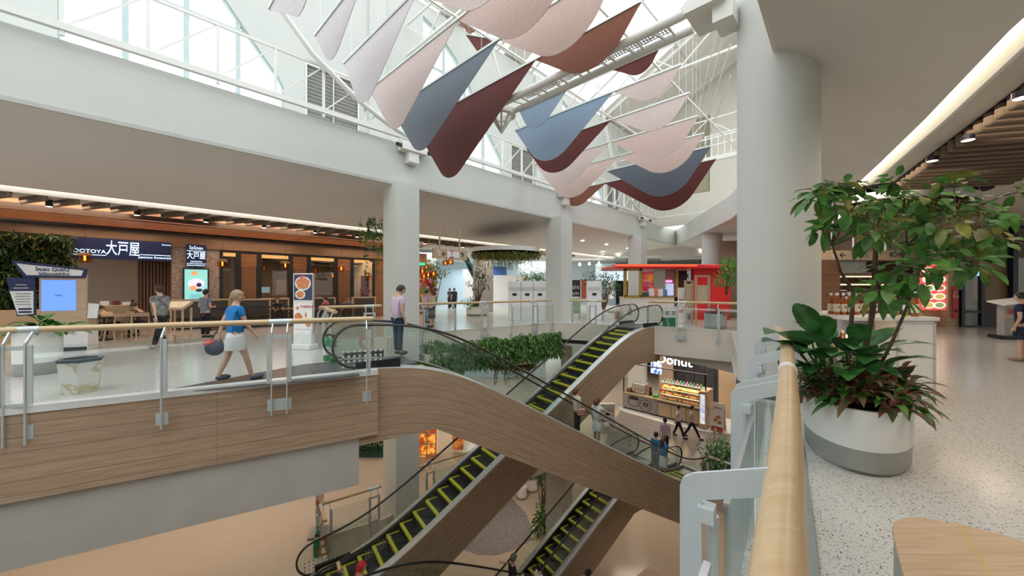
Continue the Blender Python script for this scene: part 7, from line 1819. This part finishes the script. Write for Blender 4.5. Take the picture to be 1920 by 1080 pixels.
# riders one storey down
def zD(s): return L5 - (s - 3.36) * math.tan(math.radians(30))
s_ = 6.15; person('person in black leaning with one arm stretched along the lower black handrail', S(s_, -9.0, zD(s_) + .02), face_to(DX, DY) - .3, 1.68, BLK, BLK, 'trousers', 'short', pm('grey_hair', (.12, .11, .10), .6), arms=(((-.16, -.02, .74), (-.30, -.10, .66)), 'bent'), headturn=.4)
s_ = 6.95; person('man in white shirt behind the one in black at the bottom edge', S(s_, -8.75, zD(s_) + .02), face_to(DX, DY) - .2, 1.68, WHC, BLK, 'trousers', 'short', arms=('bent', 'bent'))
s_ = 8.85; person('man in pale shirt riding alone, lowest of the bottom riders', S(s_, -8.7, zD(s_) + .10), face_to(DX, DY), 1.74, pm('pale_pink_shirt', (.70, .62, .60), .8), BLK, 'trousers', 'short', headpitch=.5)
s_ = 1.9; person('person with a bright red cap cut off by the bottom edge', S(s_, -8.75, L5 + .03), face_to(DX, DY), 1.72, REDM, BLK, 'trousers', 'short', MATS['red_cap'])
# right side
c = V((11.75, 8.7, 0)); person('woman in navy dress with dark bun standing at the right edge of the picture', c + V((.06, 0, 0)), face_to(-.35, 1), 1.60, pm('navy_cloth', (.012, .018, .05), .8), pm('navy_cloth', (.012, .018, .05), .8), 'skirt', 'bun', hem=.62, arms=('down', 'bent'), shoe=pm('nude_shoe', (.3, .2, .16), .5))
c = V(((1592 - 960) / FOC * 15.6, 15.6, 0)); person('woman with loose dark hair seen between the bottles and the tree', c, face_to(-.8, -.6), 1.62, PAPERW, BLK, 'trousers', 'long')
# ---------------------------------------------------------------- light and camera
w = bpy.data.worlds.new('World'); SC.world = w; w.use_nodes = True
nt = w.node_tree; bg = nt.nodes['Background']
sk = nt.nodes.new('ShaderNodeTexSky'); sk.sky_type = 'HOSEK_WILKIE'; sk.turbidity = 8; sk.sun_direction = (.3, .2, .93)
mx = nt.nodes.new('ShaderNodeMixRGB'); mx.inputs['Fac'].default_value = .85; mx.inputs['Color2'].default_value = (.93, .97, 1, 1)
nt.links.new(sk.outputs[0], mx.inputs['Color1']); nt.links.new(mx.outputs[0], bg.inputs['Color'])
bg.inputs['Strength'].default_value = 2.9
def area(name, loc, size, power, col, rot=(0, 0, 0), sy=None, spread=PI):
    l = bpy.data.lights.new(name, 'AREA'); l.energy = power; l.color = col; l.size = size; l.spread = spread
    if sy: l.shape = 'RECTANGLE'; l.size_y = sy
    o = bpy.data.objects.new(name, l); COL.objects.link(o); o.location = loc; o.rotation_euler = rot; return o
for i in range(7):
    p = U(-6 + i * 6, -6.6, 4.3); area('ceiling_lamp', p, 3.5, 95, (1, .80, .62), sy=1.2, rot=(0, 0, math.atan2(EY, EX)))
for i in range(5):
    p = U(-4 + i * 5, -8.6, 3.9); area('slat_lamp', p, 3.5, 20, (1, .68, .44), sy=.6, rot=(0, 0, math.atan2(EY, EX)))
for p in ((9, 9, 4.3), (7.5, 5, 4.3), (14, 12, 4.3), (5.5, 1.5, 4.3), (12, 18, 4.3), (3, 27, 4.3), (10, 29, 4.3), (-6, 27, 4.2), (2, 40, 4.3), (16, 26, 4.3)):
    area('ceiling_lamp', p, 2.5, 85, (1, .84, .68))
for p in ((-9, 13, -1.15), (-4, 20, -1.15), (4, 24, -1.15), (12, 22, -1.15), (15, 17, -1.15), (-13, 9, -1.15), (10, 27, -1.15)):
    area('lower_lamp', p, 2.5, 135, (1, .84, .68))
for p in ((-6, 16, -7.1), (0, 22, -7.1), (8, 24, -7.1), (14, 18, -7.1), (10, 12, -7.1)):
    area('lowest_lamp', p, 2.5, 120, (1, .84, .68))
for p in ((-4, 31, 3.8), (-4, 37, 3.8), (10, 33, 3.8), (-12, 32, 3.8)): area('hall_area_light', p, 4, 190, (.86, .95, 1))
for p in ((-2, 29, -1.2), (1, 20, -1.1)): area('hall_area_light', p, 3, 110, (.95, .97, 1))  # added lamps to brighten the pale wall and hanging foliage one storey down
for i in range(3):
    p = U(4 + i * 4, -12.5, 3.4); area('restaurant_lamp', p, 3, 60, (1, .66, .38), sy=2)
area('case_fill', K5(3.5, .45, 2.03), 2.2, 34, (1, .78, .45), sy=.2, rot=(0, 0, math.atan2(kd.y, kd.x)))  # added light so the doughnuts show up inside the case
area('kiosk_lamp', K5(3, .2, 3.2), 4, 60, (1, .85, .65), sy=.6, rot=(0, 0, math.atan2(kd.y, kd.x)))
cam = bpy.data.cameras.new('camera'); co = bpy.data.objects.new('camera', cam); COL.objects.link(co)
co.location = (0, 0, EYE); co.rotation_euler = (PI / 2, 0, 0)
cam.sensor_width = 36; cam.lens = 36 * FOC / 1920; cam.clip_start = .05; cam.clip_end = 300
SC.camera = co
SC.view_settings.view_transform = 'Standard'; SC.view_settings.look = 'None'; SC.view_settings.gamma = 1; SC.view_settings.use_curve_mapping = False
SC.view_settings.exposure = .12
cy = SC.cycles; cy.use_denoising = True; cy.max_bounces = 7; cy.diffuse_bounces = 4; cy.glossy_bounces = 3; cy.transparent_max_bounces = 24; cy.caustics_reflective = False; cy.caustics_refractive = False
cy.sample_clamp_indirect = 6
